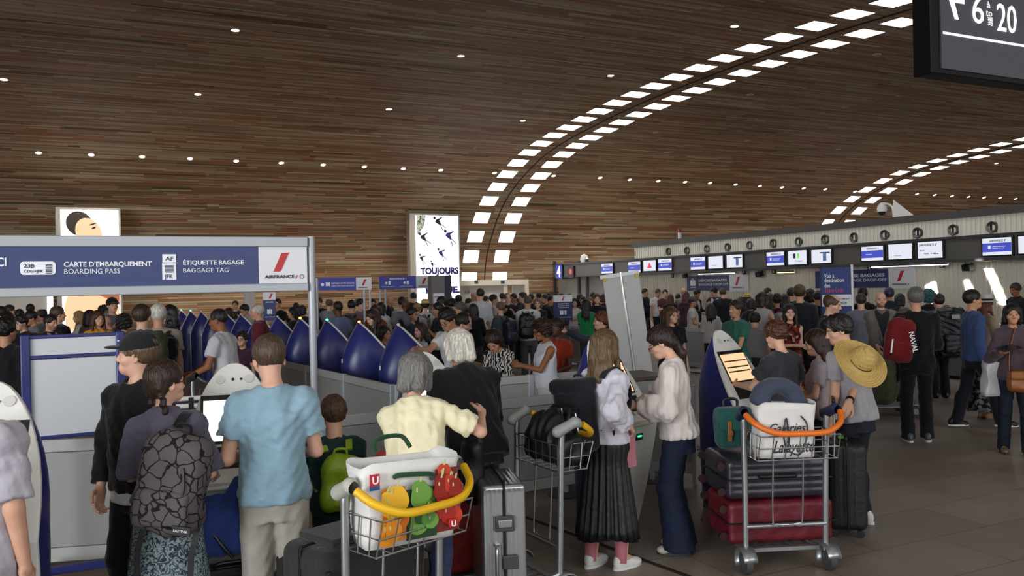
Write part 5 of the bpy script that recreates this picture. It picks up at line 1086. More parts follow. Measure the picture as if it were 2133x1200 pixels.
plate('print_ground',o,-.16,-.05,.03,.26,mat('print_deep_orange','c8761c',.4),y=-.118,t=.003); plate('print_ground',o,-.05,.10,.02,.24,mat('print_deep_green','1d3a1c',.4),y=-.118,t=.003); plate('print_ground',o,.10,.215,.03,.31,mat('print_deep_red','6e1a14',.4),y=-.118,t=.003)
rg=random.Random(5)
for i in range(33):
    reg=i%3; x0,x1,cs=((-.165,-.055,('e8a81e','d88818','f0b830','c86a14')),(-.05,.09,('2c5a24','4a8030','1f4a1e','6a9a40')),(.10,.215,('a82a1a','c8402a','8a1e14','b83420')))[reg]
    pep(rg.uniform(x0+.02,x1-.02),rg.uniform(.07,.22 if reg<2 else .29),rg.uniform(.08,.14),rg.choice(cs),-.1225-.0004*i)
plate('store_mark',o,-.215,-.17,.28,.33,mat('mark_red','b81e24',.4),y=-.118); plate('store_mark',o,-.215,-.17,.262,.28,mat('mark_blue','1f4a80',.4),y=-.118); text(o,'U',.045,-.207,.29,LW,-.125,.02); plate('store_mark',o,.15,.195,.05,.085,mat('mark_red','b81e24',.4),y=-.142); text(o,'U',.035,.16,.052,LW,-.148,.02)
for s in(-1,1): t=B(); t.tube(smooth_pts([(-.09,s*.10,.38 if s>0 else .3),(-.07,s*.13-.01*s,.43 if s>0 else .31),(.06,s*.14,.43 if s>0 else .3),(.09,s*.10,.38 if s>0 else .27)],5),.011,8); t.ob('bag_handle',CLOTH,o,col='23452a')
# second yellow trolley
trB=Vector((-.17,5.14,0)); rB=R_(118.8); trolley('luggage trolley with yellow handle and black bag beside the silver suitcase',trB,rB,'e8b416','8f8f8e',length=.5)
LB=lambda x,y,z: trB+Matrix.Rotation(rB,3,'Z')@Vector((x,y,z))
b_=thing('holdall','slouching black holdall in the basket of the second yellow trolley','bag',LB(-.02,-.47,.785),rB)
pr=[rbox((0,0.02,.10),(.23,.10,.09),.05),ell((.03,.03,.2),(.17,.09,.12))]; solid('holdall_body',pr,.009,SHINE,b_,'171718',k=.06,folds=.012,seed=3,wl=.1); t=B(); t.tube(smooth_pts([(-.14,.02,.2),(-.08,-.06,.33),(.08,-.05,.34),(.15,.02,.22)],5),.011,8); t.ob('carry_strap',BLK,b_)
al=px(1042,985,4.72); o=suitcase('ribbed silver aluminium suitcase with three latches beside the yellow shirt woman',tuple(px(1036,985,4.98))[:2]+(0,),(.46,.255,.78),R_(-80),'b4b6b8',mat('ribbed_aluminium','b9bcbf',.3,.9),ribs=-9,wheels=None,handle=False,bev=.03)
for z in(.12,.56): t=B(); t.bb((.231,-.055,z-.045),(.245,.055,z+.045)); t.ob('latch_frame',mat('latch_grey','55585c',.4,.6),o,bev=.006); t=B(); t.bb((.244,-.04,z-.02),(.252,.04,z+.025)); t.ob('latch',MET,o,bev=.004)
t=B(); t.bb((.231,-.02,.30),(.245,.075,.38)); t.ob('latch_frame',mat('latch_grey','55585c',.4,.6),o,bev=.006); t=B(); t.tube(smooth_pts([(.235,-.04,.22),(.275,-.055,.24),(.28,-.055,.42),(.235,-.04,.44)],5),.012,8); t.ob('carry_handle',MET,o)
o=suitcase('red suitcase standing behind the yellow T-shirt person',LB(.17,.12,.15),(.34,.2,.5),R_(30),'7a1f1c',wheels=None)
# orange trolley on the right
trC=Vector((1.73,5.84,0)); rC=R_(5); trolley('luggage trolley with orange handle loaded with red and dark suitcases',trC,rC,'d86a1c','232a48',length=.66)
LC=lambda x,y,z: trC+Matrix.Rotation(rC,3,'Z')@Vector((x,y,z))
o=suitcase('wine red suitcase lying lowest on the orange handled trolley',LC(.06,-.27,.15),(.48,.28,.72),0,'5c1420',SHINE,flat=None,wheels='b',wheelcol='30090d',handle=False)
def lay(o,loc,rz): # lie on its broad side, long axis across the trolley, wheels to the left
    M_=Matrix.Translation(loc)@Matrix.Rotation(rz,4,'Z')@Matrix(((0,0,1,0),(1,0,0,0),(0,1,0,0),(0,0,0,1))); o.matrix_world=M_
lay(o,LC(-.40,0.0,.29),rC)
o=suitcase('dark ribbed hard suitcase lying on top of the wine red one',(0,0,0),(.50,.27,.70),0,'25222a',mat('dark_shell','2a2730',.3,spec=.6),ribs=-6,wheels='b',wheelcol='2c0a0e',handle=False); lay(o,LC(-.40,.03,.575),rC)
t=B(); t.tube(smooth_pts([(-.25,0.02,.28),(-.268,.02,.3),(-.268,.02,.5),(-.25,.02,.52)],4),.012,8); t.ob('carry_handle',BLK,o)
o=sack('paper_bag','white department store paper bag with black script in the orange trolley basket','bag',LC(-.06,-.47,.785),rC,.36,.16,.34,mat('paper_white','d2cfcb',.6),taper=1.04)
for s_,x0,x1,z,h_ in(('Galeries',-.14,.1,.16,.06),('Lafayette',-.11,.16,.035,.075)):
    f_=fit(o,s_,x0,x1,z,h_,PK,y=-.092,bold=.006); f_.data.shear=.45
t=B(); t.tube(smooth_pts([(.0,-.09,.04),(.06,-.095,.02),(.1,-.095,.08),(.12,-.09,.2),(.08,-.09,.26)],5),.005,6); t.ob('tower_flourish',PK,o)
t=B(); t.tube(smooth_pts([(-.02,-.09,.05),(-.035,-.093,.15),(-.015,-.09,.25),(0,-.09,.12),(-.01,-.09,.05)],5),.005,6); t.ob('tower_flourish',PK,o)
np_=thing('neck_pillow','grey blue horseshoe neck pillow on the white paper bag','pillow',LC(-.07,-.45,1.06),rC); np_.scale=(.88,.95,.70)
pts=smooth_pts([(-.10,.0,.0),(-.135,.03,.10),(-.09,.05,.2),(0,.06,.235),(.09,.05,.2),(.135,.03,.10),(.10,0,.0)],3); solid('pillow_body',[rcone(a,b,.066 if i>2 else .055,.066) for i,(a,b) in enumerate(zip(pts[:-1],pts[1:]))],.009,CLOTH,np_,'3c4152',k=.02,folds=.003,seed=2)
t=B(); t.tube([(0,-.06,.02),(.01,-.085,-.02),(.0,-.09,-.05)],.003,5); t.ob('cord',BLK,np_)
bp=thing('canvas_backpack','teal canvas backpack with two tan buckle straps on the dark suitcase','backpack',LC(-.19,.10,.735),R_(8)); solid('pack_body',[rbox((0,0,.13),(.125,.075,.13),.045)],.009,CLOTH,bp,'1f4c48',folds=.004,k=.02); solid('flap',[rbox((0,-.02,.235),(.13,.075,.05),.04),rbox((0,-.085,.19),(.12,.014,.06),.012)],.008,CLOTH,bp,'235450',k=.03)
for x in(-.06,.05): t=B(); t.bb((x-.014,-.108,.06),(x+.014,-.095,.2)); t.bb((x-.02,-.114,.10),(x+.02,-.104,.13)); t.ob('buckle_strap',LEATH,bp,col='8a5526',bev=.003)
t=B(); t.tube(smooth_pts([(-.05,.03,.27),(-.045,.03,.33),(.045,.03,.33),(.05,.03,.27)],4),.011,8); t.ob('grab_handle',BLK,bp)
o=suitcase('upright black suitcase with raised handle behind the orange trolley',tuple(gx(1764,1106)*1),(.42,.27,.64),R_(72),'1b1b1d',ribs=-4,wheels='b',bev=.05); 
for x in(-.09,.09): t=B(); t.cyl((x,.08,.68),(x,.08,.98),.008,8); t.ob('pull_rod',MET,o)
t=B(); t.tube(smooth_pts([(-.09,.08,.98),(-.08,.08,1.0),(.08,.08,1.0),(.09,.08,.98)],4),.014,8); t.ob('pull_grip',BLK,o); t=B(); t.bb((-.05,.0,.705),(.03,.05,.725)); t.ob('green_tag',mat('tag_green','6a9a2a',.5),o)
# blue holdall on a dark suitcase, behind the braided woman
o=suitcase('dark navy soft suitcase under the blue holdall by the loading kiosk',tuple(px(487,1190,4.45)*1)[:2]+(0,),(.40,.28,.44),R_(20),'15161c',CLOTH,wheels=None)
b_=thing('duffel_bag','blue fabric holdall leaning beside the loading kiosk','bag',tuple(px(483,1130,4.45))[:2]+(.505,),R_(20)); pr=[rbox((0,0,.15),(.19,.11,.14),.07),ell((.07,0,.30),(.10,.08,.12)),ell((-.1,0,.2),(.1,.1,.12))]; solid('bag_body',pr,.009,CLOTH,b_,'2c3f7c',k=.06,folds=.008,seed=11,wl=.12); t=B(); t.tube(smooth_pts([(-.12,-.1,.2),(-.05,-.135,.1),(.0,-.13,.03)],5),.009,6); t.ob('strap',BLK,b_)
# trolley pushed by the man in the white polo, with bags
trD=px(402,800,9.0); trD.z=0; trolley('trolley pushed by the man in the white polo shirt',trD,R_(58),'3a3a3e','2a2a2e'); o=suitcase('dark blue grey bag lying on the white polo man trolley',trD+Vector((-.1,.06,.15)),(.5,.3,.62),R_(58),'3a3f4c',CLOTH,wheels=None,handle=False)
# metal rack bars left of the loading kiosk
P0=px(398,830,6.9); o=thing('trolley_rack','pale tubular rack seen left of the loading kiosk','rack',(P0.x,P0.y,0),R_(20))
for z in(.62,.98,1.04): t=B(); t.cyl((-.3,0,z),(.3,0,z),.02,10); t.ob('rail',WHT,o)
for x in(-.28,0,.28): t=B(); t.bb((x-.02,-.02,0),(x+.02,.02,1.05)); t.ob('upright',BLK if x==0 else AL,o)
# trolley with green rucksack near the black jacket man, two empty ones by the information board
trE=gx(1838,862); trolley('trolley carrying a big olive rucksack behind the straw hat',trE,R_(80),'3a3a3e','2a2a2e')
b_=thing('olive_rucksack','large olive green rucksack lying on the trolley behind the straw hat','backpack',trE+Vector((.0,0,.15)),R_(60)); solid('pack_body',[rbox((0,0,.30),(.20,.17,.30),.09),ell((0,-.12,.2),(.15,.1,.15)),ell((.02,0,.58),(.17,.15,.1))],.011,CLOTH,b_,'4a4a34',k=.05,folds=.007,seed=21); t=B(); t.bb((.08,-.235,.14),(.14,-.2,.3)); t.ob('mesh_pocket',mat('pocket_pale','8a8670',.6),b_,bev=.01)
for i,(x,y,d) in enumerate(((1222,700,19.3),(1246,700,20.2))): P0=px(x,y,d); trolley(('empty trolley with orange handle below the green shirt woman','empty orange handled trolley right of another by the information board')[i],(P0.x,P0.y,0),R_(15),'d86a1c','232a48')
# light stanchion
for i,(x,y,d) in enumerate(((1178,1031,None),(1432,934,None))):
    P0=gx(x,y); o=thing('stanchion',('slim steel post with round base left of the skirt girl','steel post with round black base left of the orange screen kiosk')[i],'post',P0); t=B(); t.cyl((0,0,.01),(0,0,.94),.03,14); t.ob('post_tube',AL,o); t=B(); t.lathe([(.16,0),(.16,.012),(.03,.03)],n=24); t.ob('base_disc',ANTH,o)
# downlights in the vault
WASH=130
dl=[(490,62),(960,116),(1272,157),(8,165),(412,196),(810,227),(1089,251),(80,318),(190,322),(296,326),(396,330),(492,335),(586,339),(673,343),(759,347),(840,351),(918,354),(1030,360),(1153,366),(1250,370),(1312,374),(1371,377),(1427,379),(1479,381),(1530,54),(1532,384),(1583,387),(1629,390),(1674,392),(1719,394),(1781,399),(1851,402),(1910,404),(1947,406),(1983,408),(2017,410),(2050,411),(2083,412),(2115,414),(2076,340)]
dull=[(1827,113),(1562,197),(1761,223),(1366,276),(1556,293),(1746,311),(1957,249)]
l0=None; LG=glow('downlight_glow','fff3e0',9); LD=mat('downlight_off','8a8074',.5)
M_=Matrix.Identity(3)
for i,(x,y) in enumerate(dl+dull):
    h_=vault_hit(x,y)
    if h_ is None: continue
    a,s=h_; b0,z0=sec(s-.05); b1,z1=sec(s+.05); bq,z=sec(s); t_=RV(0,b1-b0,z1-z0).normalized(); n_=t_.cross(VV).normalized()
    if n_.z>0: n_=-n_
    if abs(n_.z)<.3 and n_.dot(UU)>0: n_=-n_
    o=bpy.data.objects.new('ceiling_downlight',None); C.objects.link(o); o.location=RV(a,bq,z)+n_*.004; o.rotation_euler=n_.to_track_quat('Z','Y').to_euler()
    tag(o,'small round lit downlight set in the wooden vault' if i<len(dl) else 'small round unlit fitting set in the wooden vault','lamp','lit downlights in the vault' if i<len(dl) else 'unlit fittings in the vault')
    if l0 is None or i==len(dl):
        t=B(); t.lathe([(.068,.0),(.08,.012),(.092,.006),(.092,-.01)],n=18); c1=t.ob('trim_ring',mat('downlight_ring','c8c0b0',.4),o); t=B(); t.lathe([(.001,.004),(.068,.004),(.068,-.01),(.001,-.01)],n=18); c2=t.ob('lens',LG if i<len(dl) else LD,o); l0=(c1,c2)
    else:
        for c_ in l0: q_=c_.copy(); C.objects.link(q_); q_.parent=o
    if i<len(dl) and 314<y<416 and i%2==0:      # this lamp's own light, washing down the curved wall
        L_=light('SPOT','downlight_beam',RV(a,bq,z)+n_*.06,RV(a,bq+.6,0),WASH,(1,.92,.8),.08); L_.data.spot_size=R_(125); L_.data.spot_blend=.9
# ---------------------------------------------------------------- the people near the photographer
def ribbon(pts,wv,w_,t):
    b=B(); P=[Vector(p) for p in pts]; rings=[]
    for i,p in enumerate(P):
        tg=(P[min(i+1,len(P)-1)]-P[max(i-1,0)]).normalized(); wd=Vector(wv); wd=(wd-tg*wd.dot(tg)).normalized(); n=tg.cross(wd); rings.append([p+wd*w_/2+n*t/2,p-wd*w_/2+n*t/2,p-wd*w_/2-n*t/2,p+wd*w_/2-n*t/2])
    return b.loft(rings)
def backpack(label,P,W_,H_,D_,col,m=None,off=(0,0,0),pocket=True,strapcol='151517',straps=(1,-1),name='backpack',group=None,h=.012,folds=.006,poc_col=None,fat=0,roll=0):
    """hangs on a person's back; built in the person's torso frame"""
    k=P.k; T=P.TM; o=thing(name,label,'backpack',P.torso(off[0],.125+off[1],.42*P.bf+off[2]),0,group)
    M_=Matrix.Rotation(P.face,4,'Z')@Matrix(T.tolist()).to_4x4()@Matrix.Rotation(R_(roll),4,'Y'); o.rotation_euler=M_.to_euler(); m=m or SHINE
    D0=D_/2+fat
    pr=[rbox((0,D0,-H_/2),(W_/2,D_/2,H_/2),min(.06,D_*.45)),ell((0,D0,-.03),(W_/2*.92,D_/2*.9,.08)),ell((0,D0+D_*.2,-H_*.72),(W_/2*.98,D_*.52,H_*.26))]
    solid('pack_body',pr,h,m,o,col,k=.05,folds=folds,seed=NP+3,wl=.12)
    if pocket: solid('front_pocket',[rbox((0,D0+D_*.58,-H_*.70),(W_*.36,D_*.16,H_*.2),.03)],h,m,o,poc_col or col,folds=folds*.6,seed=NP)
    t=B(); t.tube(smooth_pts([(-.035,D0*.5,.02),(-.03,D0*.5,.065),(.03,D0*.5,.065),(.035,D0*.5,.02)],3),.008,6); t.ob('grab_loop',CLOTH,o,col=strapcol)
    for s in straps:
        q=[(s*.09,.12,.44),(s*.10,.07,.49),(s*.11,-.0,.505),(s*.115,-.075,.46),(s*.12,-.125,.36),(s*.135,-.10,.24),(s*.15,-.02,.17),(s*.14,.07,.12)]
        pts=smooth_pts([( (x-off[0]*0)*k, (y-.125)*k+ (0 if y<.1 else 0), (z*P.bf-.42*P.bf)*k ) for x,y,z in q],4); 
        r=ribbon([Vector(p)-Vector((off[0],off[1],off[2]))*k for p in pts],(1,0,.0),.05*k,.012); r.ob('shoulder_strap',CLOTH,o,col=strapcol)
    return o
PF={}
PF['tee']=person('person in light blue T-shirt seen from behind at the white loading kiosk',557,699,4.4,-165,hair=('short','4b3a2b'),skin='p',top=('tee','86a4b4'),bot=('shorts','a9a49a',CLOTH,1.25),aL=(508,945,4.5),aR='bent',yaw=14,nod=18,shoe='40352c',curlL='grip')
PF['boy']=person('small boy in dark teal T-shirt with a lime green backpack',693,823,4.85,-158,hair=('short','4a3421'),skin='p',top=('tee','173433'),bot=('shorts','24303a'),aL='bent',aR='down',yaw=10,nod=4,kid=1)
PF['yel']=person('grey haired person in pale yellow T-shirt seen from behind, elbow raised',868,736,4.75,172,'f','p',('bob','6e6b68'),('tee','e6dcb8'),('jeans','3b4460'),aR=(1003,862,4.85),aL='low',lean=17,side=8,nod=12,fat=1.25,poleR=(-.9,.1,-.6),hem=-.11,sleeve=.8)
PF['whi']=person('white haired person in black jacket leaning towards a kiosk',950,688,5.75,-152,'m','r',('bob','cfc8bc'),('jacket','141416'),('trousers','1b1c20'),aL='bent',aR='bent',lean=24,nod=6,fat=1.12)
PF['cap']=person('young man in black cap and black hoodie looking left',292,691,4.55,-28,skin='p',hair=('short','5a4632'),top=('hoodie','131315'),bot=('trousers','121214'),cap='1c1c1e',aR='pocket',aL='down',yaw=-56,nod=-2,under='c9c9cc',hem=-.075)
PF['bra']=person('woman with two braids and grey shirt carrying a crackle print backpack',340,750,4.15,184,'f','p',('braids','2f1f16'),('crop','55505f'),('skirt','888888',pattern('paisley_cloth','paisley','2f3c44','93a2a6',26),.06,.27,3),aL='bent',aR='bent',yaw=-40,glasses='2a1d18',collar='55505f',sleeve=.95,hem=.03)
PF['ski']=person('girl with long striped blond hair, white blouse and black pleated skirt',1262,687,5.66,132,'f','p',('long','5e4a30',.36),('blouse','c9c5d0'),('skirt','18181a',SHINE,.245,.215,22),aR=(1308,885,5.5),aL='strap',yaw=8,nod=10,shoe='d9d7d4',sock=1,feet=((.10,.06),(-.09,-.06)))
PF['lac']=person('girl in white lace blouse and wide dark jeans reading at a kiosk',1362,683,6.0,-108,'f','p',('lowpony','24150f',.2),('blouse','d2c9c4'),('wide','1b2236'),aL=(1322,845,5.85),aR=(1318,848,6.15),nod=28,glasses='3a1f16',shoe='b9b2a8',lean=4,hem=-.07)
PF['aub']=person('auburn haired person in dark grey T-shirt touching the orange kiosk screen',1612,669,6.75,-148,'f','p',('mid','4a2817'),('tee','303036'),('jeans','1c1e26'),aL=(1532,800,6.95),aR='down',lean=6,nod=12,curlL='point',fat=1.08)
PF['pnk']=person('woman in pinkish grey T-shirt between the auburn person and the straw hat',1694,687,7.25,-112,'f','a',('half','2c1b13',.22),('tee','a09398'),('trousers','1d1d22'),aL='bent',aR='bent',nod=14,fat=1.1)
PF['hat']=person('young man in grey T-shirt with the straw hat hanging on his back',1740,657,6.6,-143,'m','a',('mid','17110e'),('tee','9a979c'),('jeans','23262f'),aR=(1768,842,6.3),aL='down',yaw=40,nod=12,lean=10,shoe='d8d6d2',sock=1)
PF['blk']=person('grey haired man in black jacket with a red backpack on one shoulder',1907,598,9.75,168,'m','r',('short','5f5c59'),('jacket','0e0e10'),('trousers','111114'),aL='bent',aR='bent',shoe='4a5258',sock=1,lod=0,feet=((.11,.03),(-.10,-.02)))
PF['pol']=person('man in blue long sleeved polo striding to the right',2024,603,10.5,82,'m','b',('short','15100e'),('long','33466e'),('trousers','14161d'),aL='down',aR='down',shoe='17181b',sock=1,lod=1,feet=((.09,.22),(-.09,-.30)),collar='33466e')
PF['flo']=person('woman with white hat, red hair and long floral skirt beside the blue polo man',2052,617,11.2,95,'f','p',('long','5b2515',.25),('tee','8f7f66'),('skirt','888888',pattern('floral_skirt','floral','1a1c20','6f747a',22,'3a3e44'),.12,.26,10),aL='bent',aR='bent',yaw=-4,shoe='8a6a4a')
PF['mau']=person('woman in mauve hooded top holding a tablet, tan bag at her hip',2108,633,8.95,-14,'f','b',('half','14100e',.12),('hoodie','4c3d45'),('jeans','1c222e'),aR=(2086,733,8.72),aL='bent',yaw=-8,shoe='6a563c',lod=0,feet=((.10,-.12),(-.09,.12)),curlR='grip')
PF['edg']=person('person in pale lilac grey shirt cut off by the left edge',-75,735,3.4,172,'m','a',('short','dark'),('tee','a9a4ae'),('trousers','0f0f12'),aL='bent',aR='down',fat=1.1,sleeve=.85,hem=-.2)
PF['dkl']=person('man in black with thick dark hair at the left edge behind the kiosk',10,663,8.2,172,'m','b',('mid','15100e'),('long','0d0d0f'),('trousers','0e0e10'),lod=1)
# accessories of the near people
def addtube(par,name,pts,r,m,col=None,world=True,n=6):
    t=B(); t.tube(pts,r,n); o=t.ob(name,m,None,col=col)
    return o
# cap emblem, track stripes
P=PF['cap']; t=B(); c_=[P.hk*0]; e=lambda x,y,z: Vector((P.pk+P.HM@(A_(x,y,z)*P.hk)).tolist())
pts=[e(.098*math.sin(a),.014-.116*math.cos(a),.232+.006*math.sin(4*(a-.2))) for a in np.linspace(.25,.62,7)]
t.tube(pts,[.003,.005,.0045,.004,.003,.0025,.0015],5); t.ob('cap_emblem',LW,P.o)
for dx in(-.012,.004,.02):
    t=B(); s=-1; q=[]
    for z in np.linspace(.86,.1,12): q.append((s*(.155 if z>.7 else .155-.02*(.7-z)/.6)*P.k-.004,dx+.0,z*P.k))
    t.tube(q,.004,5); t.ob('side_stripe',LW,P.o)
backpack('grey backpack with a black crackle pattern on the braided woman',PF['bra'],.31,.43,.17,'777777',pattern('crackle','cells','1a191b','5d5657',17),off=(-.14,.0,-.03),strapcol='141416',straps=(-1,),fat=.0,roll=-9,pocket=True,folds=.007)
o=[x for x in bpy.data.objects if x.name.startswith('backpack') and x.get('label','').startswith('grey backpack with a black crackle')][0]
t=B(); t.bb((-.14,.208,-.40),(-.06,.218,-.36)); t.ob('brand_patch',BLK,o); text(o,'EASTPAK',.016,-.065,-.386,LW,.2195,0,rot=(PI/2,0,PI))
for x in(-.13,.12): r=ribbon([(x,.05,-.40),(x+.01,.06,-.55),(x,.04,-.70),(x+.015,.05,-.8)],(1,0,0),.028,.004); r.ob('dangling_strap',BLK,o)
t=B(); t.tube(smooth_pts([(-.06,.185,-.1),(-.08,.2,-.2),(-.06,.2,-.27)],4),.006,5); t.ob('zip_pull',BLK,o)
t=B(); t.tube(smooth_pts([(.0,.15,-.08),(.03,.165,-.06),(.06,.165,-.07),(.08,.155,-.12)],4),.007,5); t.ob('zip_pull',BLK,o)
backpack('lime green child backpack on the small boy',PF['boy'],.22,.27,.10,'7f9a1e',off=(-.02,-.02,-.06),strapcol='8aa428',h=.009,poc_col='98b32c')
o=backpack('tall black canvas backpack with buckled lid on the skirt girl',PF['ski'],.27,.44,.19,'14151c',CLOTH,off=(.10,-.01,-.02),strapcol='14151a',straps=(-1,),roll=6,pocket=False,h=.009)
solid('lid',[rbox((0,.105,.0),(.14,.11,.055),.05)],.009,CLOTH,o,'12131a',k=.02,folds=.003,seed=4)
for x,z in((.02,-.15),(.02,-.40)): t=B(); t.bb((x-.022,.215,z-.022),(x+.022,.228,z+.022)); t.ob('buckle',MET,o,bev=.004); t=B(); t.bb((-.12,.20,z-.016),(.12,.218,z+.016)); t.ob('cross_strap',CLOTH,o,col='101016')
t=B(); t.tube(smooth_pts([(-.09,.2,-.14),(-.105,.205,-.25),(-.10,.2,-.38)],4),.006,5); t.ob('zipper',MET,o)
o=backpack('red backpack with white lettering hung on the black jacket man',PF['blk'],.30,.46,.15,'6a1519',CLOTH,off=(.19,-.02,-.0),strapcol='5a1216',straps=(1,),roll=-8,h=.011)
text(o,'NAVAL',.075,-.06,-.10,LW,.178,.02,rot=(PI/2,1.25,PI)); t=B(); t.bb((.09,.17,-.36),(.105,.185,-.2)); t.ob('white_stripe',LW,o)
# straw hat, worn on the back by its cord
P=PF['hat']; c_=px(1793,752,6.22); o=thing('straw_hat','wide brimmed natural straw hat hanging behind the grey T-shirt man','hat',c_); o.rotation_euler=(R_(48),R_(24),0)
STR=mat('straw','b89a58',.75,bump=.5,bs=90,var=.12,vs_=60); n=40; t=B(); rings=[]
for r,z in((.001,.125),(.035,.122),(.07,.105),(.088,.07),(.095,.03),(.10,.004),(.13,-.006),(.165,-.012),(.20,-.014),(.213,-.012),(.213,-.017),(.165,-.018),(.105,-.004),(.09,.03),(.07,.095),(.001,.115)): rings.append([(r*math.cos(2*PI*j/n),r*math.sin(2*PI*j/n),z+(.014*math.sin(2*2*PI*j/n+.6)*(r/.2)**2 if r>.12 else 0)) for j in range(n)])
t.loft(rings,caps=False); t.ob('hat_body',STR,o); t=B()
for r,z in((.115,-.002),(.133,-.004),(.15,-.008),(.167,-.010),(.184,-.011),(.2,-.012)): t.tube([(r*math.cos(a),r*math.sin(a),z+.014*math.sin(2*a+.6)*(r/.2)**2) for a in np.linspace(0,2*PI,40,endpoint=False)],.0035,4,closed=True)
for r,z in((.085,.078),(.07,.107),(.045,.121),(.093,.05)): t.tube([(r*math.cos(a),r*math.sin(a),z) for a in np.linspace(0,2*PI,30,endpoint=False)],.0035,4,closed=True)
t.ob('braid_ridges',STR,o); t=B(); t.tube([(.098*math.cos(a),.098*math.sin(a),.012) for a in np.linspace(3.6,5.6,16)],.004,5); t.ob('cord',BLK,o)
# watch and cross strap on the hat man
W_=P.wr[-1]; f=(P.wr[-1]-P.el[-1]); f=f/np.linalg.norm(f); t=B(); t.cyl(Vector((W_-f*.03).tolist()),Vector((W_-f*.012).tolist()),.033,14); t.ob('wristwatch',BLK,P.o)
q=[P.Pk+P.TM@(A_(x,y,z)*P.k) for x,y,z in((.11,.02,.50),(.06,.135,.42),(-.03,.15,.30),(-.12,.13,.17),(-.18,.05,.08))]; ribbon(smooth_pts([Vector(p.tolist()) for p in q],4),(.6,0,.8),.028,.012).ob('cross_strap',LEATH,P.o,col='2a1c18')
# tablet, tan bag, carrier bag of the mauve woman; hats
P=PF['mau']; h_=P.w(P.J['hand',-1]); o=thing('tablet','black tablet held flat by the woman in the mauve top','tablet',h_+Vector((0,-.02,.03)),R_(10)); o.rotation_euler=(R_(12),R_(-8),R_(10)); t=B(); t.bb((-.11,-.075,0),(.11,.075,.008)); t.ob('case',BLK,o,bev=.003); t=B(); t.bb((-.10,-.066,.008),(.10,.066,.0095)); t.ob('screen',mat('tablet_glass','20242c',.1),o)
c_=P.torso(.06,-.19,-.02); o=thing('shoulder_bag','tan leather shoulder bag in front of the woman in the mauve top','bag',c_,R_(-10)); solid('bag_body',[rbox((0,0,-.05),(.17,.05,.11),.04),ell((0,-.01,-.1),(.16,.065,.07))],.01,LEATH,o,'8a4f1f',k=.04,folds=.005,seed=8); solid('flap',[rbox((0,-.03,.01),(.165,.05,.05),.03)],.01,LEATH,o,'93561f'); ribbon(smooth_pts([(-.15,0,.03),(-.14,.02,.25),(-.05,.10,.50)],4),(0,1,0),.03,.008).ob('strap',LEATH,o,col='7a4519')
c_=px(2066,782,9.0); o=sack('carrier_bag','white plastic carrier bag between the polo man and the mauve woman','bag',(c_.x,c_.y,.62),R_(10),.22,.12,.36,mat('carrier_white','b9b7b8',.35),taper=.7); ribbon(smooth_pts([(-.06,0,.35),(-.03,0,.45),(.03,0,.45),(.06,0,.35)],3),(0,1,0),.03,.004).ob('bag_handle',mat('carrier_white','b9b7b8',.35),o)
def worn_hat(P,col,band,rb=.19,name='hat'):
    t=B(); n=28; rings=[]; M_=Matrix((P.HM).tolist())
    for r,z in((.001,.32),(.06,.315),(.088,.285),(.098,.225),(.115,.218),(rb,.208),(rb,.203),(.105,.212),(.09,.24),(.001,.30)): rings.append([Vector((P.pk+P.HM@(A_(r*math.cos(2*PI*j/n),.014+r*1.1*math.sin(2*PI*j/n),z)*P.hk)).tolist()) for j in range(n)])
    t.loft(rings,caps=False); h_=t.ob(name,STR if col is None else CLOTH,P.o,col=col)
    if band:
        t=B(); t.loft([[Vector((P.pk+P.HM@(A_(r*math.cos(2*PI*j/n),.014+r*1.1*math.sin(2*PI*j/n),z)*P.hk)).tolist()) for j in range(n)] for r,z in((.102,.222),(.098,.25))],caps=False); t.ob('hat_band',CLOTH,h_,col=band,solid=.003)
worn_hat(PF['flo'],'b7b3ac','17171a')
# socks and shoe lettering of the skirt girl
P=PF['ski']
for s in(1,-1): a=P.an[s]; t=B(); t.tube([Vector((a+A_(0,.02,-.03)).tolist()),Vector((a+A_(0,.012,.04)).tolist()),Vector((a+A_(0,.008,.115)).tolist())],[.042,.04,.043],14); t.ob('sock',CLOTH,P.o,col='b06a72')
# things held by hands
def card(label,name,cat,P,s,col,w_=.10,h_=.15,tilt=(60,0,0),off=(0,0,0)):
    o=thing(name,label,cat,P.w(P.J['hand',s])+Vector(off)); o.rotation_euler=[R_(a) for a in tilt]; t=B(); t.bb((-w_/2,-h_/2,0),(w_/2,h_/2,.006)); t.ob('cover',mat('paper_'+col,col,.6),o,smooth=False); return o
card('dark red passport held by the blue T-shirt man','passport','passport',PF['tee'],1,'4a2a28',.09,.13,(70,0,20)); card('white printed slip held by the lace blouse girl','boarding_slip','paper',PF['lac'],1,'d8d4cc',.08,.19,(40,10,60))
t=card('pink folder held beside the pleated skirt','folder','folder',PF['ski'],-1,'b5707c',.10,.24,(86,0,40),(0,.02,-.12))
o=thing('red_jacket_bundle','rust red jacket bundled under the yellow T-shirt arm','jacket',px(812,975,4.75)); solid('cloth_bundle',[ell((0,0,0),(.12,.09,.10)),ell((-.06,.02,-.08),(.09,.08,.10)),ell((.08,0,-.06),(.08,.08,.08))],.01,CLOTH,o,'8a2a1c',k=.06,folds=.014,seed=5,wl=.08)
o=thing('black_jacket_bundle','black bag hanging between the yellow T-shirt and the black jacket','bag',px(985,960,5.0)); solid('bag_body',[rbox((0,0,-.05),(.07,.09,.19),.05)],.01,SHINE,o,'121214',k=.04,folds=.008,seed=6)
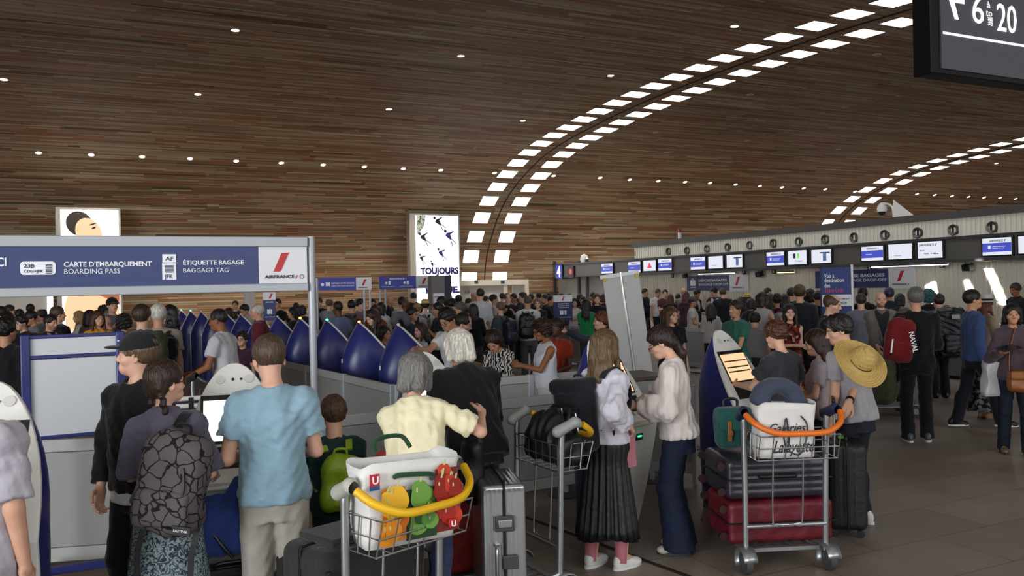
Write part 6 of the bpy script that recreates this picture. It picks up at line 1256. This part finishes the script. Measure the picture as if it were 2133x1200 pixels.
# ---------------------------------------------------------------- the middle distance
PM_={}
def p_(key,*a,**k): PM_[key]=person(*a,**k); return PM_[key]
p_('cart','man in white polo shirt pushing a trolley to the left',452,643,9.4,-96,'m','d',('crop','1b1512'),('polo','bfbec4'),('trousers','1d2026'),aL=(392,786,9.15),aR=(396,784,9.5),lean=9,curlL='grip',curlR='grip',nod=5,lod=1)
p_('mbo','boy in glasses and plum T-shirt behind the white polo man',505,691,12.2,-8,'m','a',('mid','17110e'),('tee','43273a'),('trousers','22242c'),glasses='111111',kid=1)
p_('red','white haired man in dark red jacket passing the kiosk row',533,633,13.0,-82,'m','r',('ring','b8b3aa'),('jacket','5e1f2b'),('jeans','39445c'),nod=8,lean=6,lod=1)
p_('oli','brown haired man in olive jacket seen from behind the cap man',295,634,8.9,176,'m','p',('short','3a2a1c'),('jacket','33331f'),('trousers','22221f'),lod=1)
p_('tan','white haired man in beige vest beside the olive jacket',329,633,9.7,-155,'m','r',('short','c4bfb6'),('tee','a09482'),('trousers','33302b'),lod=1)
o=backpack('big black travel backpack behind the cap man',PM_['tan'],.36,.56,.24,'121214',CLOTH,off=(.0,.02,.02),h=.012,folds=.012)
p_('gla','young man in white T-shirt and glasses bending to the nearest row kiosk',925,644,9.2,-38,'m','b',('mid','14110f'),('tee','c9c9ca'),('jeans','20242e'),aR=(868,728,9.0),aL='low',nod=24,lean=12,glasses='111111',lod=1)
p_('prof','balding man with glasses and beard in profile facing right',972,653,9.8,82,'m','a',('recede','1d1714'),('tee','bdbdbd'),('jeans','252a33'),nod=18,lean=8,glasses='111111',beard=('dark',.65),lod=1,aL='bent',aR='bent')
p_('zeb','brown bob woman in zebra print bending over her phone',1023,693,9.2,-22,'f','b',('bob','241610'),('long','888888',pattern('zebra','stripe','17171a','b9b4ae',9)),('trousers','17181d'),aL='phone',aR='phone',lean=24,nod=28,lod=1)
p_('tank','woman in white sleeveless top and glasses looking at her phone',1122,666,9.25,-72,'f','d',('curly','2e170e'),('tank','c0c0c8'),('trousers','b9b4b0'),aL=(1085,762,9.1),aR=(1078,758,9.3),nod=20,glasses='111111',fat=1.15,curlL='grip',curlR='grip',lod=0)
p_('ora','person in orange red T-shirt behind the sleeveless white top',1160,661,10.1,-35,'m','e',('short','17130f'),('tee','98301c'),('jeans','1b1d24'),aL='bent',aR='bent',lod=1)
p_('poi','red haired woman in denim sleeve stretching an arm to the left',1254,650,10.6,-98,'f','p',('mid','5a2c14'),('long','39424f'),('jeans','20242c'),aL=(1178,690,10.5),aR='down',curlL='point',lod=1)
p_('vne','woman with long brown hair in black V-neck T-shirt facing us',1398,639,11,14,'f','p',('long','543a24',.22),('tee','0f0f11'),('jeans','1b1e27'),yaw=18,nod=4,lod=0,aL='down',aR='low')
p_('gre','woman in green T-shirt with tied hair looking left',1534,625,11,-52,'f','b',('lowbun','2a1b13'),('tee','2c5d50'),('jeans','22262f'),aL='low',aR='low',yaw=-12,lod=0)
p_('dre','woman in red floral dress with long dark hair facing us',1645,634,12,-10,'f','p',('long','17110e',.3),('dress','888888',pattern('red_floral','floral','3a1410','7c2a1c',24,'9a8a78')),('skirt','888888',pattern('red_floral','floral','3a1410','7c2a1c',24,'9a8a78'),.25,.28,8),aR='cross',aL='cross',yaw=-4,lod=0)
p_('big','bending person in pale grey T-shirt behind the green T-shirt woman',1572,651,12.6,160,'m','p',('short','dark'),('tee','85818a'),('trousers','2b2b30'),lean=30,fat=1.25,lod=1)
p_('sle','brown bob woman in pale sleeveless top stretching her arm',1588,609,13.4,125,'f','a',('bob','2b1b13'),('tank','a7a2a7'),('trousers','2a2a30'),aR=(1640,655,13),lod=1)
p_('pin','dark haired woman with white pack and pink straps seen from behind',1618,611,14.2,176,'f','b',('short','1b1410'),('tee','15161c'),('trousers','1c1c22'),lod=1)
backpack('white daypack with pink straps in the right hand queue',PM_['pin'],.27,.40,.15,'aaa6a4',CLOTH,strapcol='a02a78',h=.014)
p_('khk','man in khaki cap and dark jacket seen from behind',1665,593,13.2,158,'m','a',('short','3a2a1c'),('jacket','1f2127'),('trousers','1b1b20'),cap='5d4a2a',lod=1)
p_('bld','bald man in black T-shirt in front of the blue flag banner',1737,613,10.4,62,'m','p',('ring','4a3626'),('tee','121214'),('trousers','17171b'),nod=14,beard=('brown',.3),fat=1.2,lod=0)
p_('brd','bald bearded man in light grey jacket facing us',1834,608,12.7,-12,'m','p',('bald','dark'),('jacket','6c665f'),('trousers','141416'),under='26282b',beard=('2a1c12',.9),aR='low',aL='low',lod=0)
p_('bun','woman in black with a bun at the second drop-off sign',1797,599,15.5,150,'f','c',('bun','17110e'),('tee','0f0f11'),('trousers','131316'),aR='hip')
p_('tea','person with teal dyed hair beside the grey haired black jacket man',1934,604,14.2,170,'f','p',('curly','1f4a50'),('jacket','15161b'),('trousers','15161b'))
p_('hug','person hidden behind a huge black hiking backpack',1955,612,13.2,178,'m','a',('short','dark'),('jacket','101216'),('trousers','111317'))
o=backpack('huge black hiking backpack right of the grey haired man',PM_['hug'],.44,.72,.30,'0f1218',SHINE,off=(-.02,.02,.12),h=.016,folds=.014); t=B(); t.bb((-.06,.36,-.12),(.06,.375,-.06)); t.ob('grey_badge',mat('slot_grey','8a8a8a',.4),o)
p_('agt','check-in agent with tied hair behind the counter at the right edge',2113,590,16.2,-75,'f','d',('lowbun','2a1a12'),('jacket','111114'),('trousers','111114'),under='1a1a1e',nod=14,lod=1)
p_('gir','light brown haired girl in front of the grey haired black jacket man',1882,641,12,175,'f','p',('long','5a452e',.2),('tee','3a3a40'),('trousers','1f1f24'))
p_('nav','person in a navy hood queuing at the second drop-off sign',1852,600,16,160,'m','b',('mid','1f2636'),('hoodie','1d2434'),('trousers','15161a'))
p_('gry','man in pale grey T-shirt right of the blue flag banner',1793,611,13.5,165,'m','p',('short','2b1f18'),('tee','6c6e7a'),('trousers','23242a'),aR='bent')
p_('dk1','dark haired person between the navy hood and the grey haired man',1874,612,15.4,170,'f','b',('bob','1a1310'),('tee','2a2228'),('trousers','17171b'))
# ---------------------------------------------------------------- the crowd further back
AR=('down','bent','phone','pocket','low','cross','strap')
def crowd(rows,side):
    rg=random.Random(side)
    for lb,x,y,d,fc,sx,sk,hr,tp,*rest in rows:
        k=rest[0] if rest else {}
        k.setdefault('aL',rg.choice(AR)); k.setdefault('aR',rg.choice(AR)); k.setdefault('nod',rg.choice((0,5,10))); k.setdefault('bot',('trousers',rg.choice(('1c1e25','22242c','2a2d3a','35322e','15161a')))); k.setdefault('yaw',rg.choice((-12,0,12)))
        bp=k.pop('pack',None); wh=k.pop('hat',None)
        P=person(lb,x,y,d,fc,sx,sk,hr,tp,**k)
        if bp: backpack(bp[0],P,.30,.44,.18,bp[1],h=.018,strapcol=bp[2] if len(bp)>2 else '151517')
        if wh: worn_hat(P,*wh)
T=lambda c:('tee',c)
Lg=lambda c:('long',c)
J_=lambda c,u=None:('jacket',c)
crowd([
('dark haired man at the left edge of the far left crowd',3,638,15.2,170,'m','b',('short','dark'),T('2a2a30')),
('dark haired man in front of the white partition, head turned right',21,635,18,110,'m','a',('short','dark'),Lg('1f2026')),
('black haired person just behind the thick haired man in black',17,650,14.5,175,'f','b',('bob','black'),T('33333a')),
('black haired person between two men near the white partition',41,644,17,178,'m','b',('short','black'),T('24262c')),
('dark haired man next to the wall notice of the white partition',63,633,19,-150,'m','a',('short','black'),T('d0d0d0')),
('young man with dark fringe in black T-shirt looking down at us',41,656,12.7,-15,'m','a',('mid','black'),T('141416'),dict(nod=16)),
('dark haired man in grey patterned shirt, head bowed left',60,648,14.1,-50,'m','b',('short','black'),T('6d6c72'),dict(nod=18)),
('balding man in patterned shirt in profile facing left',84,643,15.4,-85,'m','b',('ring','dark'),T('7a787c'),dict(beard=('dark',.35))),
('bearded man in dark blazer and white shirt facing right',107,655,12.4,75,'m','a',('short','black'),('blazer','131418'),dict(under='c9c8cc',beard=('black',.7),aR='phone',aL='bent')),
('brown haired man in black T-shirt left of the beauty poster',119,638,13,150,'m','p',('short','4a3624'),T('121214')),
('long blond haired girl beside a bright phone, in front of the poster',163,648,16,-60,'f','p',('long','8a7046',.3),T('b5aeb0')),
('dark haired woman next to the long blond girl',189,646,15.5,160,'f','b',('long','black',.2),T('5a4038')),
('auburn woman in mustard yellow top',204,647,12.4,40,'f','a',('long','3f2214',.2),T('c08a2c')),
('bald older man in dark jacket bending left',215,659,13.1,-60,'m','r',('bald','grey'),J_('15161a'),dict(nod=14,lean=14)),
('person with round black hair before the poster shoulder',217,637,18,178,'f','e',('afro','black'),T('8a8a90')),
('close cropped man in pale grey seen from behind before the poster',226,645,16.5,170,'m','p',('crop','6a5a48'),T('a5a5aa')),
('tall man in black cap and grey T-shirt before the poster',233,620,14.6,60,'m','a',('short','black'),T('5f6068'),dict(cap='141416')),
('dark curly haired woman in pale top behind the blue rolling board',259,656,12.1,172,'f','b',('curly','black'),T('a19f9f')),
('dark haired woman in black facing left behind the white haired man',351,636,12.2,-70,'f','a',('long','black',.25),Lg('141416')),
],1)
crowd([
('brown haired man far behind the first blue kiosks',490,626,22,20,'m','a',('short','3a2a1c'),T('3a3538')),
('long black haired woman in grey-blue among the kiosks',477,641,20.3,175,'f','b',('long','black',.3),T('8d93a2')),
('dark fringed man with glasses looking down behind the kiosks',507,635,18,-50,'m','a',('mid','black'),T('b9b7b6'),dict(nod=20,glasses='111111')),
('grey haired man in white shirt facing left behind the kiosks',564,643,17.2,-70,'m','a',('short','2b2824'),Lg('c2c2c6'),dict(nod=14)),
('young man with glasses in black T-shirt beside the small blue board',578,622,20,-25,'m','a',('fade','black'),T('101218'),dict(glasses='111111')),
('black bob haired woman in black behind the orange-lit kiosk',610,641,16.6,-60,'f','b',('bob','black'),T('141416')),
('dark haired person far behind the gantry post',617,631,21,170,'m','c',('short','black'),T('2b2022')),
('person in navy left of the gantry post',630,636,18.6,175,'f','b',('bob','1a1d2c'),T('1d2338')),
('man in black tracksuit top right of the gantry post',664,620,21,10,'m','a',('short','brown'),J_('111114'),dict(nod=14)),
('balding man in light grey shirt behind the kiosks',686,622,19.2,165,'m','p',('ring','5a4a3a'),T('7d7f86')),
('dark skinned man in grey blue shirt turning left',703,627,14.3,-150,'m','e',('crop','black'),T('58607c'),dict(aR='down')),
('man in mauve T-shirt with a grey backpack',733,625,17,172,'m','a',('short','black'),T('6a5058'),dict(pack=('grey backpack on the man in mauve','3a3b40'))),
('woman with dark hair and red hair band facing right',751,623,18.5,70,'f','p',('mid','black'),T('7a6870')),
('long brown haired woman looking down at the second kiosk',771,646,12.3,-35,'f','p',('long','2c1a12',.35),T('241c1c'),dict(nod=24)),
('dark haired man with glasses below the left sign posts',777,623,21,0,'m','a',('short','black'),T('2b2b30'),dict(glasses='222222')),
('auburn haired woman in rust orange top seen from behind',782,635,15.4,170,'f','p',('long','3c2216',.25),Lg('7c3c22')),
('black haired woman in white shirt seen from behind near the sign posts',794,630,17.5,165,'f','b',('long','black',.15),Lg('b9b9be')),
('bald man in black in profile below the welcome sign',813,616,22,80,'m','r',('bald','dark'),T('121216')),
('man in white polo seen from behind below the welcome sign',837,618,18,172,'m','b',('short','black'),('polo','c3c3c8')),
('bald dark skinned man in dark suit',845,624,15.9,165,'m','e',('bald','black'),J_('14151c')),
('tall dark haired man below the logo end of the welcome sign',861,609,23,175,'m','a',('short','black'),T('26262c')),
('short blond haired woman in white',869,633,16.7,170,'f','p',('mid','8f6f3c'),T('c0c0c4')),
('person in straw hat with grey backpack seen from behind',886,626,17.6,175,'m','p',('short','dark'),Lg('c3c3c7'),dict(hat=(None,None,.2),pack=('grey slim backpack on the straw hat person','6a675f'))),
('boy with glasses in dark navy beside a grey neck pillow',857,641,13.8,60,'m','b',('mid','black'),T('1c222e'),dict(glasses='111111')),
('black haired child behind the second nearest kiosk',800,679,11.5,70,'f','b',('bob','black'),T('1b1c22')),
('brown haired girl in white top at the nearest kiosk',876,673,12.2,-60,'f','p',('long','2d1c13',.2),T('b7b7bb')),
('dark haired man in black right of the totem',918,618,15.2,-60,'m','a',('short','black'),T('141418'),dict(nod=12)),
('black haired boy just below the totem notice',912,630,14.5,-80,'m','b',('short','black'),T('202028')),
('red headed bald man far behind the black cap',936,612,24,160,'m','r',('bald','grey'),T('3a3438')),
('man in black cap and black T-shirt seen from behind',941,621,16.4,175,'m','a',('short','black'),T('101014'),dict(cap='0f0f12')),
('person in an olive cap behind the black cap man',955,615,20,170,'m','b',('short','dark'),T('3b3b36'),dict(cap='4a4536')),
('grey haired man in grey shirt facing left',957,629,14.2,-65,'m','b',('mid','4a4641'),Lg('5b5c62')),
],2)
crowd([
('tall man in white shirt and dark trousers seen from behind',1001,601,19.5,172,'m','a',('short','black'),Lg('b9bac2'),dict(aL='down',aR='down')),
('bald pink headed man left of the tall white shirt man',988,608,22,150,'m','r',('bald','grey'),T('a8a49c')),
('dark haired woman close to the poster edge',977,621,24,60,'f','a',('long','dark',.15),T('8a8078')),
('long dark haired woman in black coat seen from behind',986,633,15.8,176,'f','a',('long','1f1511',.3),Lg('0f0f12')),
('brown haired woman peeking right of the tall white shirt man',1012,617,21.7,40,'f','p',('bob','2f2018'),T('38343a')),
('young man in white T-shirt with dark hair, profile right',1028,613,20.5,80,'m','a',('short','black'),T('b9b9ba'),dict(pack=('black backpack on the white T-shirt young man in profile','17191c'))),
('dark haired man in blue-grey far behind by the doorway frame',1046,610,25,175,'m','a',('short','black'),T('5d6b7a')),
('sandy haired boy in grey denim with a navy backpack facing left',1042,629,16,-120,'m','p',('short','6a4f34'),T('3f4650'),dict(pack=('navy backpack on the sandy haired boy','1b2130'))),
('balding man in black vest facing us',1057,611,21,5,'m','p',('recede','5a4a3a'),T('17191f')),
('dark haired man in pale top beside the balding man',1069,611,22,-40,'m','b',('short','black'),T('98948f')),
('small woman in pale top behind the green trimmed backpack',1077,621,23.3,-20,'f','a',('bob','dark'),T('9a9288')),
('young man with swept hair facing left by the doorway',1089,609,21.5,-75,'m','a',('mid','dark'),T('8a8a8c')),
('grey buzz cut man in white shirt with a black and green backpack',1099,616,16.5,172,'m','b',('crop','4a4640'),Lg('b9bbc0'),dict(bot=('trousers','4a4a4c'),pack=('black backpack with lime green trim','121418','3a5a10'))),
('dark haired person left of the buzz cut man',1084,630,19.5,170,'f','b',('bob','black'),T('202227')),
('black haired man far behind the buzz cut man',1106,612,24,175,'m','c',('short','black'),T('1d1e24')),
('ash blond woman in dark top facing us',1120,621,18.5,-10,'f','p',('bob','6d5d48'),T('1b1c22')),
('dark haired man in black before the wooden wall',1122,609,25,175,'m','b',('short','black'),T('141519')),
('black haired man turned left near the information board',1134,613,22.4,-60,'m','b',('short','black'),T('15161a')),
('red faced man further back near the information board',1142,610,24.5,-20,'m','r',('short','black'),T('2a2326')),
('person in black jacket with pale letter, left of the information board',1148,616,21.3,60,'m','b',('short','black'),J_('111217')),
('dark haired person peering over the information board, left',1170,611,24,170,'m','b',('short','dark'),T('33343a')),
('dark haired person peering over the information board, right',1186,612,24.5,175,'m','a',('short','dark'),T('2b2c33')),
('dark haired girl in white shirt right of the information board',1197,621,21.5,10,'f','a',('bob','black'),T('b9b5b6')),
('dark haired woman by the grey door',1208,612,25,160,'f','b',('long','black',.2),T('2a2028')),
('small dark person below the grey door',1214,618,22.5,-30,'f','b',('bob','black'),T('3a2a2a')),
('woman with long black hair in bright green top',1221,623,17,165,'f','b',('long','black',.4),T('11703c')),
('fair man close behind the green top woman',1228,618,21.3,-20,'m','p',('crop','6a4a30'),T('3a3a42')),
('long black haired woman right of the cream door',1235,609,24.5,170,'f','b',('long','black',.3),T('24222a')),
('woman with tied auburn hair in black top with orange trim',1243,612,18.8,0,'f','a',('lowbun','4a2a18'),J_('121216')),
('person in a dark red headscarf beside the folded panel',1257,612,22,160,'f','a',('bob','3a1522'),Lg('3a1522')),
],3)
crowd([
('man in navy right beside the folded panel',1343,601,27,60,'m','b',('short','black'),J_('15192a')),
('man in white T-shirt with a camera strap looking down',1371,602,26.5,15,'m','b',('short','3a2a20'),T('c0bcb8'),dict(nod=18)),
('man in brown-red top beside the white T-shirt man',1385,603,25.5,-20,'m','a',('short','dark'),T('4a2224')),
('brown haired woman in dark jacket seen from behind right of the white T-shirt man',1396,613,22.5,172,'f','p',('long','4a3020',.2),J_('191a20')),
('person in blue denim shirt near the red haired woman',1412,612,24,165,'m','b',('short','black'),Lg('2c3f66')),
('red haired woman left of the baggage drop-off sign',1428,607,22,170,'f','p',('long','47201a',.3),T('3a2230')),
('bald man under the left loudspeaker',1424,599,23,170,'m','r',('bald','grey'),T('77706a')),
('boy in grey flat cap, glasses and white shirt facing right',1443,618,18.8,75,'m','c',('short','black'),T('aaa6a0'),dict(cap='44444a',glasses='111111',aL='bent',aR='bent')),
('black haired man in dark suit at the drop-off counter',1453,603,24,50,'m','c',('mid','black'),('blazer','12141c'),dict(under='b8b8bc',nod=20)),
('curly dark haired man in suit looking down left',1485,599,22.5,-40,'m','a',('mid','black'),('blazer','14151b'),dict(under='b8b8bc',nod=24)),
('brown haired agent in dark suit seen from behind under the drop-off sign',1505,600,21.5,165,'m','a',('short','4a3424'),J_('15161c')),
('long dark haired girl in pale jacket seen from behind the grey barrier',1480,632,17,172,'f','b',('long','black',.3),J_('9f9a98')),
('person in straw hat in the right hand queue',1556,612,20.5,170,'f','p',('bob','dark'),T('3a3034'),dict(hat=(None,None,.18))),
('black haired woman left of the bob haired woman in the right queue',1543,619,19,175,'f','b',('bob','black'),T('1d1d24')),
('black haired person below the straw hat in the right queue',1563,622,17.8,178,'f','b',('bob','black'),T('241f26')),
('black haired man standing tall before the ribbed wall',1600,600,21.5,40,'m','b',('short','black'),T('23252c')),
('long dark haired woman between the pale top and the pink straps',1604,612,16.6,170,'f','b',('long','black',.25),T('2a2228')),
('long dark haired woman left of the khaki cap',1634,613,16,165,'f','b',('long','1b1310',.3),T('2c2430')),
('dark haired person behind the khaki cap',1648,600,17.5,170,'m','a',('mid','black'),T('1e1f26')),
('black haired person right of the khaki cap with an orange strap',1688,605,15.6,120,'m','c',('curly','black'),T('1a1c22')),
('black haired man left of the flag banner seen from behind',1703,606,15.2,172,'m','b',('short','black'),T('16171d')),
],4)
# grey neck pillow beside the navy boy
o=thing('travel_pillow','grey neck pillow carried on a shoulder beside the boy in glasses','pillow',px(836,672,13.55)); o.scale=(.75,.75,.75); pts=smooth_pts([(-.12,.0,-.02),(-.15,.03,.08),(-.08,.05,.15),(.02,.05,.15),(.11,.03,.09),(.13,0,.0)],3); solid('pillow_body',[rcone(a,b,.075,.075) for a,b in zip(pts[:-1],pts[1:])],.014,CLOTH,o,'55555a',k=.03)
# ---------------------------------------------------------------- lettering becomes plain mesh
fit_all()
dg=bpy.context.evaluated_depsgraph_get()
for o in [x for x in bpy.data.objects if x.type=='FONT']:
    me=bpy.data.meshes.new_from_object(o.evaluated_get(dg)); n=bpy.data.objects.new('print',me); C.objects.link(n); n.parent=o.parent
    n.location=o.location; n.rotation_euler=o.rotation_euler; n.scale=o.scale; bpy.data.objects.remove(o); n.name='lettering'
